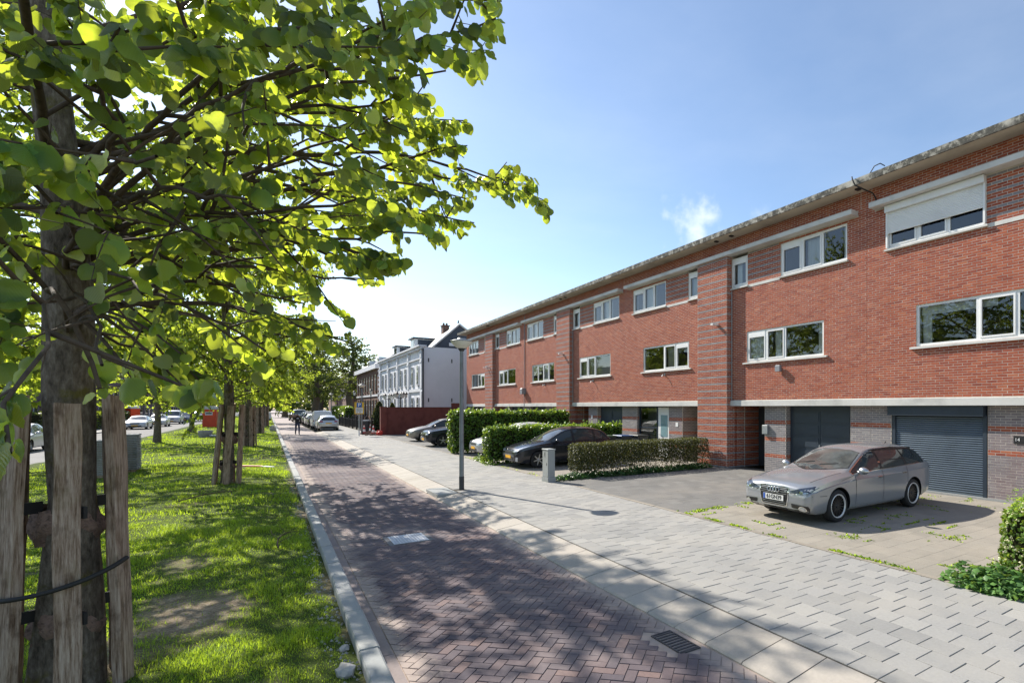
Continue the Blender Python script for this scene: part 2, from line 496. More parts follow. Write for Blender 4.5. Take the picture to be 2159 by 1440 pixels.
MT['tile'] = paver_mat('pavement_tile', [(0.262,0.257,0.243),(0.327,0.318,0.298),(0.287,0.281,0.265),(0.362,0.35,0.322)], (0.38,0.355,0.31), 0.8, 0.38, 0.72, 0.55, bstr=0.25, bscale=160)
MT['tilejoint'] = mat('tile_joint', (0.10,0.09,0.075), 0.95, spec=0.1, var=0.3, vscale=8)
MT['ramp'] = paver_mat('ramp_kerb', [(0.37,0.335,0.285),(0.42,0.38,0.325),(0.40,0.365,0.315),(0.44,0.405,0.35)], (0.48,0.42,0.36), 0.8, 0.4, 0.75, 0.4, bstr=0.25, bscale=140)
MT['kerb'] = paver_mat('kerb_concrete', [(0.33,0.34,0.33),(0.38,0.38,0.36),(0.35,0.355,0.345)], (0.44,0.42,0.38), 0.9, 0.45, 0.75, 0.4, bstr=0.25, bscale=140)
MT['dtile'] = paver_mat('driveway_tile', [(0.15,0.147,0.138),(0.185,0.18,0.168),(0.165,0.16,0.15),(0.21,0.205,0.19)], (0.27,0.245,0.21), 0.5, 0.42, 0.75, 0.5, bstr=0.3, bscale=130)
MT['sandtile'] = paver_mat('weathered_paver', [(0.26,0.237,0.198),(0.30,0.273,0.228),(0.28,0.255,0.213),(0.325,0.296,0.247)], (0.36,0.318,0.258), 0.9, 0.38, 0.7, 0.6, bstr=0.4, bscale=110)
MT['asphalt'] = mat('asphalt', (0.17,0.165,0.16), 0.9, var=0.2, vscale=0.5, bmp=0.3, bscale=80)
MT['iron'] = mat('cast_iron', (0.09,0.085,0.085), 0.6, metal=0.4, var=0.25, vscale=8)

rs = np.random.RandomState(7)
def clip_poly(poly, x0, x1, y0, y1):
    for ax, val, sg in ((0, x0, 1), (0, x1, -1), (1, y0, 1), (1, y1, -1)):
        out = []
        for i in range(len(poly)):
            p, q = poly[i], poly[(i+1) % len(poly)]
            ip, iq = sg*(p[ax]-val) >= 0, sg*(q[ax]-val) >= 0
            if ip: out.append(p)
            if ip != iq:
                t = (val-p[ax])/(q[ax]-p[ax])
                out.append((p[0]+t*(q[0]-p[0]), p[1]+t*(q[1]-p[1])))
        poly = out
        if len(poly) < 3: return []
    return poly
def area(poly):
    return 0.5*abs(sum(poly[i][0]*poly[(i+1) % len(poly)][1]-poly[(i+1) % len(poly)][0]*poly[i][1] for i in range(len(poly))))
def slab_mesh_data(poly, zt, zb, ch):
    """bevelled paving piece: polygon with chamfered rim"""
    n = len(poly); cx = sum(p[0] for p in poly)/n; cy = sum(p[1] for p in poly)/n
    inn = []
    for p in poly:
        d = math.hypot(p[0]-cx, p[1]-cy); k = max(0.0, 1-ch*1.4/max(d, 1e-6))
        inn.append((cx+(p[0]-cx)*k, cy+(p[1]-cy)*k))
    v = [(p[0], p[1], zb) for p in poly]+[(p[0], p[1], zt-ch) for p in poly]+[(p[0], p[1], zt) for p in inn]
    f = [tuple(range(2*n, 3*n))]
    for b in (0, n):
        for i in range(n): f.append((b+i, b+(i+1) % n, b+n+(i+1) % n, b+n+i))
    return v, f
class Pieces:
    """paving pieces: the ones that show largest become objects, the rest one joined part"""
    def __init__(s, name, rest, material, parent, n_obj=290, kind_attr=False):
        s.name, s.rest, s.mat, s.parent, s.n = name, rest, material, parent, n_obj; s.items = []
    def add(s, v, f, rnd, size):
        c = np.mean(np.array(v), axis=0)
        u, w, d = proj(c)
        vis = (d > 0.5) and (-30 < u < 2190) and (-20 < w < 1470)
        s.items.append((size/max(d, 0.3)**2 if vis else 0.0, v, f, rnd, c))
    def finish(s):
        s.items.sort(key=lambda t: -t[0])
        head = [t for t in s.items[:s.n] if t[0] > 0]; tail = s.items[len(head):]
        for sc, v, f, rnd, c in head:
            me = bpy.data.meshes.new(s.name)
            me.from_pydata([tuple(np.array(p)-c) for p in v], [], f)
            a = me.attributes.new('rnd', 'FLOAT', 'POINT'); a.data.foreach_set('value', [rnd]*len(v))
            me.materials.append(s.mat)
            o = bpy.data.objects.new(s.name, me); COL.objects.link(o)
            o.parent = s.parent; o.location = Vector(c)-s.parent.location
        if tail:
            V, F, A = [], [], []
            for sc, v, f, rnd, c in tail:
                n = len(V); V += list(v); F += [tuple(i+n for i in q) for q in f]; A += [rnd]*len(v)
            me = bpy.data.meshes.new(s.rest); me.from_pydata(V, [], F)
            a = me.attributes.new('rnd', 'FLOAT', 'POINT'); a.data.foreach_set('value', A)
            me.materials.append(s.mat)
            o = put(s.rest, me, s.parent); o['kind'] = 'stuff'

RX0, RX1 = 1.00, 3.56
# --- carriageway: sand bed, herringbone clinkers
b = MB(); b.box(0.86, 3.60, -30, 420, ZR-0.1, ZR-0.006)
road = tag(b.build('road', MT['sandjoint']), kind='structure')
pc = Pieces('brick', 'paving_bricks', MT['clinker'], road)
L, W = 0.208, 0.104
HB_END = 46.0
ca, sa = math.cos(R(45)), math.sin(R(45))
gap = 0.0035
def herring():
    out = []
    for m in range(-150, 210):
        for n_ in range(-7, 9):
            # flat brick on cells (x, y),(x+1, y); upright one on (x+3, y),(x+3, y+1)
            x = m+4*n_; y = m
            out.append((x*W, y*W, 0))
            out.append(((x+3)*W, y*W, 1))
    return out
for bx, by, o in herring():
    # rotate 45 degrees
    ctr = (bx+(L/2 if o == 0 else W/2), by+(W/2 if o == 0 else L/2))
    X = ctr[0]*ca-ctr[1]*sa+2.0; Y = ctr[0]*sa+ctr[1]*ca+20.0
    if X < RX0-0.15 or X > RX1+0.15 or Y < 2.2 or Y > HB_END: continue
    hw = (L/2-gap if o == 0 else W/2-gap); hh = (W/2-gap if o == 0 else L/2-gap)
    jit = rs.uniform(-0.0018, 0.0018, 4); ang = R(45)+rs.uniform(-0.012, 0.012)
    c2, s2 = math.cos(ang), math.sin(ang)
    poly = [(X+jit[0]+px*c2-py*s2, Y+jit[1]+px*s2+py*c2) for px, py in ((-hw,-hh),(hw,-hh),(hw,hh),(-hw,hh))]
    poly = clip_poly(poly, RX0, RX1-0.10*vnoise(Y, 0, 3, 1.3), 2.2, HB_END)
    if len(poly) < 3 or area(poly) < 0.002: continue
    wob = 0.012*(fbm(X, Y, 5, 0.7, 2)-0.5)
    zt = ZR+0.0035+rs.uniform(-0.002, 0.0025)+wob*0.35
    if 1.70 < X < 2.45 and 10.0 < Y < 10.75: continue
    if 3.20 < X < 3.55 and 3.95 < Y < 4.55: continue
    v, f = slab_mesh_data(poly, zt, ZR-0.03, 0.003)
    pc.add(v, f, rs.rand(), area(poly))
pc.finish()
# far carriageway, too far off to tell the clinkers apart
fm = MB(); fm.box(0.86, 3.60, HB_END-0.05, 420, ZR-0.02, ZR+0.002)
MT['clinkerfar'] = mat('far_clinker', (0.30,0.245,0.225), 0.85, var=0.2, vscale=0.8, bmp=0.2, bscale=20)
tag(fm.build('far_carriageway', MT['clinkerfar'], road))
# gutter strip and sand drifts along the kerb
MT['gutter'] = paver_mat('gutter_concrete', [(0.24,0.20,0.19),(0.29,0.24,0.225),(0.265,0.22,0.21)], (0.40,0.33,0.29), 0.9, 0.4, 0.75, 0.5)
gm = Pieces('gutter_strip', 'gutter_strips', MT['gutter'], road, 60)
y = 2.6
while y < 130:
    ln = 1.0
    v, f = slab_mesh_data([(0.865,y+.004),(0.99,y+.004),(0.99,y+ln-.004),(0.865,y+ln-.004)], ZR+0.006+rs.uniform(-.002,.002), ZR-0.05, 0.004)
    gm.add(v, f, rs.rand(), 0.1); y += ln
gm.finish()
# --- kerb stones along the verge
kerb = empty('kerb', (0.78, 0, 0), kind='structure')
kp = Pieces('kerb_stone', 'kerb_stones', MT['kerb'], kerb, 140)
y = 2.2
while y < 180:
    ln = 1.12
    x0 = 0.685+rs.uniform(-.006,.006); x1 = 0.862+rs.uniform(-.006,.004); zt = 0.03+rs.uniform(-.008,.008)
    c = 0.02
    v = []
    for z, i in ((-.35, 0), (zt-c, 0), (zt, c)):
        v += [(x0+i*.6,y+.004,z),(x1-i,y+.004,z),(x1-i,y+ln-.004,z),(x0+i*.6,y+ln-.004,z)]
    f = [(8,9,10,11)]
    for b0 in (0, 4):
        for k in range(4): f.append((b0+k, b0+(k+1)%4, b0+4+(k+1)%4, b0+4+k))
    kp.add(v, f, rs.rand(), 0.2); y += ln
kp.finish()
# --- sloping entrance kerb on the other side
rampk = empty('ramp_kerb', (3.87, 0, 0), kind='structure')
rp = Pieces('kerb_slab', 'kerb_slabs', MT['ramp'], rampk, 140)
b = MB(); b.add([(3.57,-30,-.3),(4.18,-30,-.3),(4.18,60,-.3),(3.57,60,-.3),(3.57,-30,ZR-.045),(4.18,-30,-.02),(4.18,60,-.02),(3.57,60,ZR-.045)],
                [(4,5,6,7),(0,1,5,4),(1,2,6,5),(2,3,7,6),(3,0,4,7)])
b.build('kerb_bed', MT['tilejoint'], rampk)
y = -1.98
while y < 58:
    g2 = 0.006
    if not (14.42 < y+.25 < 15.7):
        zl, zh = ZR+0.018+rs.uniform(-.004,.004), -0.004
        v = []
        y0, y1 = y+g2, y+0.5-g2
        xs = [(3.575, ZR-.05), (3.575, zl-.012), (3.60, zl+.004), (4.16, zh), (4.165, zh-.02)]
        for X, Z in xs: v += [(X,y0,Z),(X,y1,Z)]
        f = [(2*k, 2*k+2, 2*k+3, 2*k+1) for k in range(4)]
        f += [(0,1,3,2)] if False else []
        f += [tuple(range(0,10,2))[::-1], tuple(range(1,10,2))]
        f = [tuple(q) for q in f]
        rp.add(v, f, rs.rand(), 0.3)
    y += 0.5
rp.finish()
# square kerb block at the lamp post
b = MB(); b.box(3.60, 4.14, 14.47, 15.68, ZR-.1, 0.004, ch=0.012)
b.build('corner_slab', MT['kerb'], rampk)
# --- pavement of 30 cm tiles in half bond
b = MB(); b.box(4.17, 7.24, -30, 420, -0.3, -0.009)
pavement = tag(b.build('pavement', MT['tilejoint']), kind='structure')
tp = Pieces('tile', 'pavement_tiles', MT['tile'], pavement)
xr = 4.19; row = 0
while xr < 7.20:
    y = -2.0 + (0.15 if row % 2 else 0.0)+0.03
    while y < 50:
        gy, gx = 0.0036, 0.0014
        x1 = min(xr+0.30, 7.215)
        zt = rs.uniform(-.0018, .0018)
        t1, t2 = rs.uniform(-.0012,.0012,2)
        v = []
        for z, i in ((-.05, 0), (zt-.003, 0), (zt, .004)):
            v += [(xr+gx+i,y+gy+i,z-t1-t2),(x1-gx-i,y+gy+i,z+t1-t2),(x1-gx-i,y+0.3-gy-i,z+t1+t2),(xr+gx+i,y+0.3-gy-i,z-t1+t2)]
        f = [(8,9,10,11)]
        for b0 in (0, 4):
            for k in range(4): f.append((b0+k, b0+(k+1)%4, b0+4+(k+1)%4, b0+4+k))
        if not (4.19 < xr+.15 < 4.5 and 14.8 < y+.15 < 15.12):
            tp.add(v, f, rs.rand(), 0.09)
        y += 0.30
    xr += 0.30; row += 1
tp.finish()
b = MB(); b.box(4.17, 7.24, 49.9, 420, -0.05, -0.001); b.build('far_pavement', MT['tile'], pavement)
# --- front yards / driveways
MT['yardjoint'] = mat('yard_joint', (0.17,0.145,0.115), 0.95, spec=0.1, var=0.3, vscale=6)
MT['kerbbrown'] = mat('edging', (0.27,0.23,0.19), 0.9, var=0.25, vscale=4, bmp=0.3, bscale=60)
def yard(name, y0, y1, material, size=(0.30,0.30), x0=7.33, x1=14.36, nobj=150, gapv=0.0011, tilt=0.001, shift=True, seed=1):
    rs2 = np.random.RandomState(seed)
    b = MB(); b.box(7.20, 14.9, y0, y1, -0.3, -0.010)
    o = tag(b.build(name, MT['yardjoint']), kind='structure')
    pp = Pieces('tile', 'yard_tiles', material, o, nobj)
    e = MB()
    r = 0; y = y0
    while y < y1-0.02:
        yy = min(y+size[1], y1)
        x = x0-(size[0]/2 if (r % 2 and shift) else 0)
        while x < x1-0.01:
            xa, xb = max(x, x0), min(x+size[0], x1)
            if xb-xa > 0.03:
                z = rs2.uniform(-tilt, tilt)
                v, f = slab_mesh_data([(xa+gapv,y+gapv),(xb-gapv,y+gapv),(xb-gapv,yy-gapv),(xa+gapv,yy-gapv)], z, -0.05, 0.0012)
                pp.add(v, f, rs2.rand(), size[0]*size[1])
            x += size[0]
        y += size[1]; r += 1
    pp.finish()
    # edging stones to the pavement
    y = y0; k = 0
    ep = Pieces('edging_stone', 'edging_stones', MT['edge'], o, 24)
    while y < y1-0.05:
        yy = min(y+1.0, y1)
        v, f = slab_mesh_data([(7.225,y+.004),(7.325,y+.004),(7.325,yy-.004),(7.225,yy-.004)], 0.004+rs2.uniform(-.003,.003), -0.05, 0.006)
        ep.add(v, f, rs2.rand(), 0.1); y = yy
    ep.finish()
    return o
MT['edge'] = paver_mat('edging_stone', [(0.25,0.22,0.18),(0.31,0.275,0.225),(0.28,0.25,0.21)], (0.36,0.31,0.25), 0.9, 0.4, 0.7, 0.5)
yard('sandy_driveway', -6.0, 8.92, MT['sandtile'], (0.30,0.30), seed=3, nobj=280)
yard('grey_driveway', 8.92, 15.05, MT['dtile'], (0.30,0.30), seed=4, nobj=280)
yard('brown_driveway', 15.05, 21.6, MT['sandtile'], seed=5, nobj=80)
yard('gravel_driveway', 21.6, 27.4, MT['sandtile'], seed=6, nobj=20)
yard('far_driveway', 27.4, 47.9, MT['dtile'], seed=8, nobj=20)
# --- manhole cover and gully
mh = empty('manhole_cover', (2.07, 10.36, ZR), label='square pale steel manhole cover set in the brick road', cat='manhole cover')
b = MB(); b.box(-.37,.37,-.37,.37,-.05,0.004); b.build('frame', MT['iron'], mh, True)
MT['coverplate'] = mat('cover_plate', (0.40,0.41,0.43), 0.45, metal=0.3, var=0.2, vscale=14, bmp=0.6, bscale=120, space='obj')
b = MB(); b.box(-.29,.29,-.33,.33,0.0,0.010)
for k in range(-5, 6):
    for j in range(-6, 7):
        b.box(k*.05-.014,k*.05+.014,j*.05-.004,j*.05+.004,0.010,0.013)
b.build('lid', MT['coverplate'], mh, True)
dg = empty('gully_grate', (3.375, 4.25, ZR), label='dark cast iron gully grate at the foot of the sloping kerb', cat='drain')
b = MB(); b.box(-.125,.125,-.25,.25,-.25,-.06); b.build('pit', MT['black'], dg, True)
b = MB()
for s in (-1, 1):
    b.box(s*.125-.012*s, s*.125, -.25,.25,-.05,.006); b.box(-.113,.113,s*.25-.014*s,s*.25,-.05,.006)
b.build('frame', MT['iron'], dg, True)
b = MB()
for k in range(9): b.box(-.113,.113,-.215+k*.0535-.011,-.215+k*.0535+.011,-.03,.004)
b.build('bar_grid', MT['iron'], dg, True)

# ------------------------------------------------------------------ verge with grass
def verge_h(x, y):
    e = np.clip((0.66-x)/0.9, 0, 1)
    return -0.075+0.10*e+0.10*(fbm(x, y, 11, 0.55, 3)-0.5)*np.clip((0.7-x)/0.8, 0.15, 1)
def soil_mask(x, y):
    a = .7*fbm(x, y, 23, 0.75, 3)+.3*fbm(x, y, 29, 3.2, 3)
    edge = np.clip((x-0.42)/0.18, 0, 1)*(0.5+0.6*vnoise(x, y, 31, 2.2))
    # worn patches beside the tree and along the walked line
    wear = np.exp(-((x+0.75)/0.75)**2-((y-7.7)/1.2)**2)*0.50+np.exp(-((x+0.2)/0.6)**2-((y-5.0)/1.1)**2)*0.26+np.exp(-((x+1.0)/0.6)**2-((y-10.0)/1.0)**2)*0.34+np.exp(-((x+1.2)/0.9)**2-((y-6.0)/0.9)**2)*0.20
    return np.clip((a+wear-0.68)*4.0+edge*1.2, 0, 1)
xs = np.concatenate([np.arange(-7.6, -2.0, 0.3), np.arange(-2.0, 0.70, 0.08)]); xs[-1] = 0.69
ys = np.concatenate([np.arange(1.5, 14, 0.10), np.arange(14, 40, 0.4), np.arange(40, 181, 3.0)])
GX, GY = np.meshgrid(xs, ys)
GZ = verge_h(GX, GY)
nx, ny = len(xs), len(ys)
ii = np.arange(ny-1)[:, None]*nx+np.arange(nx-1)[None, :]
F = np.stack([ii, ii+1, ii+nx+1, ii+nx], -1).reshape(-1, 4)
V = np.stack([GX, GY, GZ], -1).reshape(-1, 3)
def verge_mat():
    m, nt, b = _bsdf('verge_soil')
    vec = coords(nt, 'world')
    so = attr(nt, 'soil')
    f = noise_node(nt, vec, 9, 6, 0.7)
    f2 = noise_node(nt, vec, 40, 4, 0.7)
    soil = ramp(nt, f, [(0.3, (0.20,0.145,0.095)), (0.5, (0.37,0.29,0.20)), (0.7, (0.50,0.41,0.30))])
    soil = mixc(nt, rng_map(nt, f2, .35, .6, .65, 0), soil, (0.13,0.10,0.055))
    gr = ramp(nt, f2, [(0.3, (0.05,0.075,0.018)), (0.7, (0.10,0.13,0.03))])
    nt.links.new(mixc(nt, so, gr, soil), b.inputs['Base Color'])
    b.inputs['Roughness'].default_value = 0.95; b.inputs['Specular IOR Level'].default_value = 0.1
    bump(nt, b, f2, 0.8, 0.03)
    return m
MT['verge'] = verge_mat()
tag(put('grass_verge', np_mesh('grass_verge', V, F, MT['verge'], {'soil': soil_mask(V[:, 0], V[:, 1])}, True)), kind='structure')
def grass_mat():
    m = leaf_mat('grass_blade', (0.10,0.205,0.018), (0.105,0.205,0.02), (0.56,0.73,0.042), 0.5, 0.45, spread=0.45)
    return m
MT['grass'] = grass_mat()
def blades(n, x0, x1, y0, y1, hmin, hmax, w, seg, seed):
    r = np.random.RandomState(seed)
    x = r.uniform(x0, x1, n); y = y0+(y1-y0)*r.rand(n)
    # clumps
    den = fbm(x, y, 41, 1.1, 3)
    keep = (r.rand(n) < np.clip(0.45+1.1*den, 0, 1)) & (r.rand(n) > soil_mask(x, y)*0.93) & (x > -0.285*y-1.0)
    keep &= ~((x > -1.56) & (x < -1.08) & (y > 5.95) & (y < 6.45))
    x, y, den = x[keep], y[keep], den[keep]; n = len(x)
    z = verge_h(x, y)-0.01
    h = (hmin+(hmax-hmin)*r.rand(n)**1.8)*(0.38+1.1*np.clip((fbm(x, y, 57, 1.9, 3)-0.40)*2.6, 0, 1.2))*(1-.55*soil_mask(x, y))
    a = r.uniform(0, 2*np.pi, n); ln = h*r.uniform(0.25, 1.0, n)
    ca_, sa_ = np.cos(a), np.sin(a)
    b_ = a+np.pi/2+r.uniform(-.5, .5, n)
    wx, wy = np.cos(b_)*w*r.uniform(.7, 1.3, n), np.sin(b_)*w*r.uniform(.7, 1.3, n)
    P = np.stack([x, y, z], -1)
    def pt(t, s):
        q = P.copy(); q[:, 0] += ca_*ln*t*t+wx*s*(1-t)**0.6; q[:, 1] += sa_*ln*t*t+wy*s*(1-t)**0.6; q[:, 2] += h*(t-0.25*t*t*(ln/np.maximum(h, 1e-5)))
        return q
    rnd = np.clip(r.normal(0.5, 0.2, n)+0.25*(den-0.5), 0, 1)
    if seg == 2:
        V = np.stack([pt(0, -.5), pt(0, .5), pt(.55, .5), pt(.55, -.5), pt(1, 0)], 1).reshape(-1, 3)
        i = np.arange(n)[:, None]*5
        return V, [i+np.array([[0, 1, 2, 3]]), i+np.array([[3, 2, 4]])], np.repeat(rnd, 5)
    V = np.stack([pt(0, -.5), pt(0, .5), pt(1, 0)], 1).reshape(-1, 3)
    i = np.arange(n)[:, None]*3
    return V, [i+np.array([[0, 1, 2]])], np.repeat(rnd, 3)
gv, gq, gt, ga = [], [], [], []; off = 0
for args in ((90000, -3.0, 0.62, 2.6, 7.5, .035, .12, .0055, 2, 1), (95000, -4.2, 0.62, 7.5, 14.0, .04, .12, .0075, 2, 2), (80000, -6.8, 0.62, 14, 28, .05, .12, .015, 1, 3),
             (46000, -7.2, 0.62, 28, 60, .05, .12, .035, 1, 4), (26000, -7.0, 0.62, 60, 150, .05, .12, .09, 1, 5)):
    v, fs, rn = blades(*args)
    gv.append(v); ga.append(rn)
    for f in fs: (gq if f.shape[1] == 4 else gt).append(f+off)
    off += len(v)
o = put('grass', np_mesh('grass', np.concatenate(gv), [np.concatenate(gq), np.concatenate(gt)], MT['grass'], {'rnd': np.concatenate(ga)}))
tag(o, 'lush green grass of uneven height covering the tree verge', 'grass', kind='stuff')
# rubble and stones beside the kerb
MT['stone'] = mat('rubble_stone', (0.40,0.38,0.35), 0.9, var=0.25, vscale=12, bmp=0.5, bscale=60)
def pebble(rx, ry, rz, seed, mat_, name, loc, parent=None, sub=2):
    bm = bmesh.new(); bmesh.ops.create_icosphere(bm, subdivisions=sub, radius=1)
    r = random.Random(seed)
    o3 = Vector((r.uniform(0, 9), r.uniform(0, 9), r.uniform(0, 9)))
    from mathutils import noise
    for v in bm.verts:
        k = 1+0.45*noise.noise(v.co*1.4+o3)+0.18*noise.noise(v.co*4+o3)
        v.co = Vector((v.co.x*rx*k, v.co.y*ry*k, v.co.z*rz*k))
    me = bpy.data.meshes.new(name); bm.to_mesh(me); bm.free(); me.materials.append(mat_)
    o = bpy.data.objects.new(name, me); o.location = loc; o.rotation_euler = (0, 0, r.uniform(0, 6)); COL.objects.link(o)
    return o
r_ = random.Random(5)
gm2 = MB()
for k in range(900):
    y = 3.0+r_.random()**1.5*24; x = 0.67-abs(r_.gauss(0, 0.13)); s = r_.uniform(.006, .026)
    z = float(verge_h(np.array(x), np.array(y)))
    a = r_.uniform(0, 6.28); c_, s_ = math.cos(a)*s, math.sin(a)*s
    gm2.add([(x-c_,y-s_,z-.005),(x+s_,y-c_,z-.005),(x+c_*1.2,y+s_,z),(x-s_,y+c_,z-.004),(x+c_*.2,y,z+s*.9)], [(0,1,4),(1,2,4),(2,3,4),(3,0,4)])
tag(gm2.build('rubble', MT['stone']), 'pale mortar rubble and grit strewn along the inside of the kerb', 'rubble', kind='stuff')
for k, (x, y, s) in enumerate(((0.55,5.35,.085),(0.50,4.92,.06),(0.60,5.9,.045))):
    o = pebble(s*1.3, s, s*.7, 40+k, MT['stone'], 'mortar_lump', (x, y, float(verge_h(np.array(x), np.array(y)))+s*.3))
    tag(o, ['fist sized pale lump of mortar beside the kerb near the bottom edge', 'smaller pale mortar lump nearest the camera by the kerb', 'little pale mortar lump furthest up the kerb'][k], 'stone', 'mortar lumps beside the kerb')
# --- the road, pavement and plots beyond the verge
b = MB(); b.box(-12.4, -7.45, -10, 420, -.3, -.085); tag(b.build('side_road', MT['asphalt']), kind='structure')
b = MB(); b.box(-7.6, -7.38, -10, 420, -.3, 0.0, ch=.02); tag(b.build('side_kerb', MT['kerb']), kind='structure')
b = MB(); b.box(-16.0, -12.4, -10, 420, -.3, 0.01); tag(b.build('side_pavement', MT['tile']), kind='structure')

# ------------------------------------------------------------------ terrace of brick houses
CH, BL = 0.065, 0.222            # course height, brick length with joint
XW, XP, XL = 14.20, 13.97, 14.40  # upper wall, pillar front, ground floor wall
ZBAND0, ZBAND1, ZTOP = 2.32, 2.515, 8.56
brs = np.random.RandomState(21)
def courses(a0, a1, z0, z1, holes, kindf, phase=0.0):
    """bricks (a0,a1,z0,z1,kind) of a wall a0..a1, z0..z1 less the holes (a0,a1,z0,z1)"""
    out = []
    k0 = int(math.floor(z0/CH+1e-6)); k1 = int(math.ceil(z1/CH-1e-6))
    for k in range(k0, k1):
        za, zb = max(z0, k*CH), min(z1, (k+1)*CH)
        if zb-za < 0.02: continue
        zm = (za+zb)/2
        iv = [(a0, a1)]
        for h in holes:
            if h[2] < zm < h[3]:
                nv = []
                for p, q in iv:
                    if h[1] <= p or h[0] >= q: nv.append((p, q)); continue
                    if h[0] > p: nv.append((p, h[0]))
                    if h[1] < q: nv.append((h[1], q))
                iv = nv
        for p, q in iv:
            n = math.floor((p-phase)/BL-(0.5 if k % 2 else 0))
            x = phase+(n+(0.5 if k % 2 else 0))*BL
            while x < q:
                xa, xb = max(x, p), min(x+BL, q)
                if xb-xa > 0.035: out.append((xa, xb, za, zb, kindf(k, (xa+xb)/2)))
                x += BL
    return out
def bricks_np(bl, face, const, out=0.0):
    """vertices (n,8,3): front 4, back 4. face '-x': a=Y, front at X=const; '-y': a=X, front at Y=const; '+y'"""
    B = np.array([t[:4] for t in bl]); n = len(B)
    j = brs.uniform(-.0022, .0022, (n, 8)); dp = brs.uniform(-.0008, .0008, (n, 4))+brs.uniform(-.0004, .0010, (n, 1))
    jt = 0.0058
    a0, a1 = B[:, 0]+jt+j[:, 0], B[:, 1]-jt+j[:, 1]
    z0, z1 = B[:, 2]+jt*.9, B[:, 3]-jt*.9
    A = np.stack([a0, a1, a1+j[:, 2]*.5, a0+j[:, 3]*.5], 1)
    Z = np.stack([z0+j[:, 4]*.7, z0+j[:, 5]*.7, z1+j[:, 6]*.7, z1+j[:, 7]*.7], 1)
    sg = -1.0
    front = const+sg*(dp+0.001) if face != '+y' else const+(dp+0.001)
    back = np.full((n, 4), const+0.006 if face != '+y' else const-0.006)
    def asm(D):
        return np.stack([D, A, Z], -1) if face == '-x' else np.stack([A, D, Z], -1)
    V = np.concatenate([asm(front), asm(back)], 1)
    return V
BF = np.array([[0,3,2,1],[0,1,5,4],[1,2,6,5],[2,3,7,6],[3,0,4,7]])
BF_Y = BF[:, ::-1]
def place_bricks(parent, sets, nobj):
    """sets: list of (bricks, face, const)"""
    allV, allK, allR, allF = [], [], [], []
    for bl, face, const in sets:
        if not bl: continue
        V = bricks_np(bl, face, const)
        allV.append(V); allK += [t[4] for t in bl]; allR.append(np.clip(brs.beta(2.2, 2.2, len(bl)), 0, 1))
        allF += [0 if face == '-x' else 1]*len(bl)
    V = np.concatenate(allV); K = np.array(allK, float); Rn = np.concatenate(allR); Fl = np.array(allF)
    C = V[:, :4].mean(1)
    u, w, d = proj(C)
    vis = (d > 0.5) & (u > -5) & (u < 2165) & (w > -5) & (w < 1445)
    wid = np.linalg.norm(V[:, 1]-V[:, 0], axis=1)
    sc = np.where(vis & (wid > 0.15), 1/np.maximum(d, .1)**2, 0)
    order = np.argsort(-sc)
    head = [i for i in order[:nobj] if sc[i] > 0]
    hs = np.zeros(len(V), bool); hs[head] = True
    for i in head:
        me = bpy.data.meshes.new('brick')
        c = C[i]
        me.from_pydata([tuple(p-c) for p in V[i]], [], [tuple(q) for q in (BF if Fl[i] == 0 else BF_Y)])
        for nm, val in (('rnd', Rn[i]), ('kind', K[i])):
            a = me.attributes.new(nm, 'FLOAT', 'POINT'); a.data.foreach_set('value', [float(val)]*8)
        me.materials.append(MT['brick'])
        o = bpy.data.objects.new('brick', me); COL.objects.link(o); o.parent = parent; o.location = Vector(c)-parent.location
    m = ~hs
    Vr = V[m].reshape(-1, 3); n = m.sum()
    Fr = (np.arange(n)[:, None, None]*8+np.where((Fl[m] == 0)[:, None, None], BF[None], BF_Y[None])).reshape(-1, 4)
    me = np_mesh('brickwork', Vr, Fr, MT['brick'], {'rnd': np.repeat(Rn[m], 8), 'kind': np.repeat(K[m], 8)})
    o = put('brickwork', me, parent); o['kind'] = 'stuff'

def k_red(k, a): return 0.0
def k_stripe(k, a): return 1.0 if k % 4 == 0 else 0.0
def k_panel(k, a): return 1.0 if k % 3 == 0 else 0.0
def k_dark(k, a): return 0.0 if (k % 9) in (0, 8) and k > 1 and k < 34 else 1.0
def k_dark_low(k, a): return 1.0 if k < 16 else k_dark(k, a)

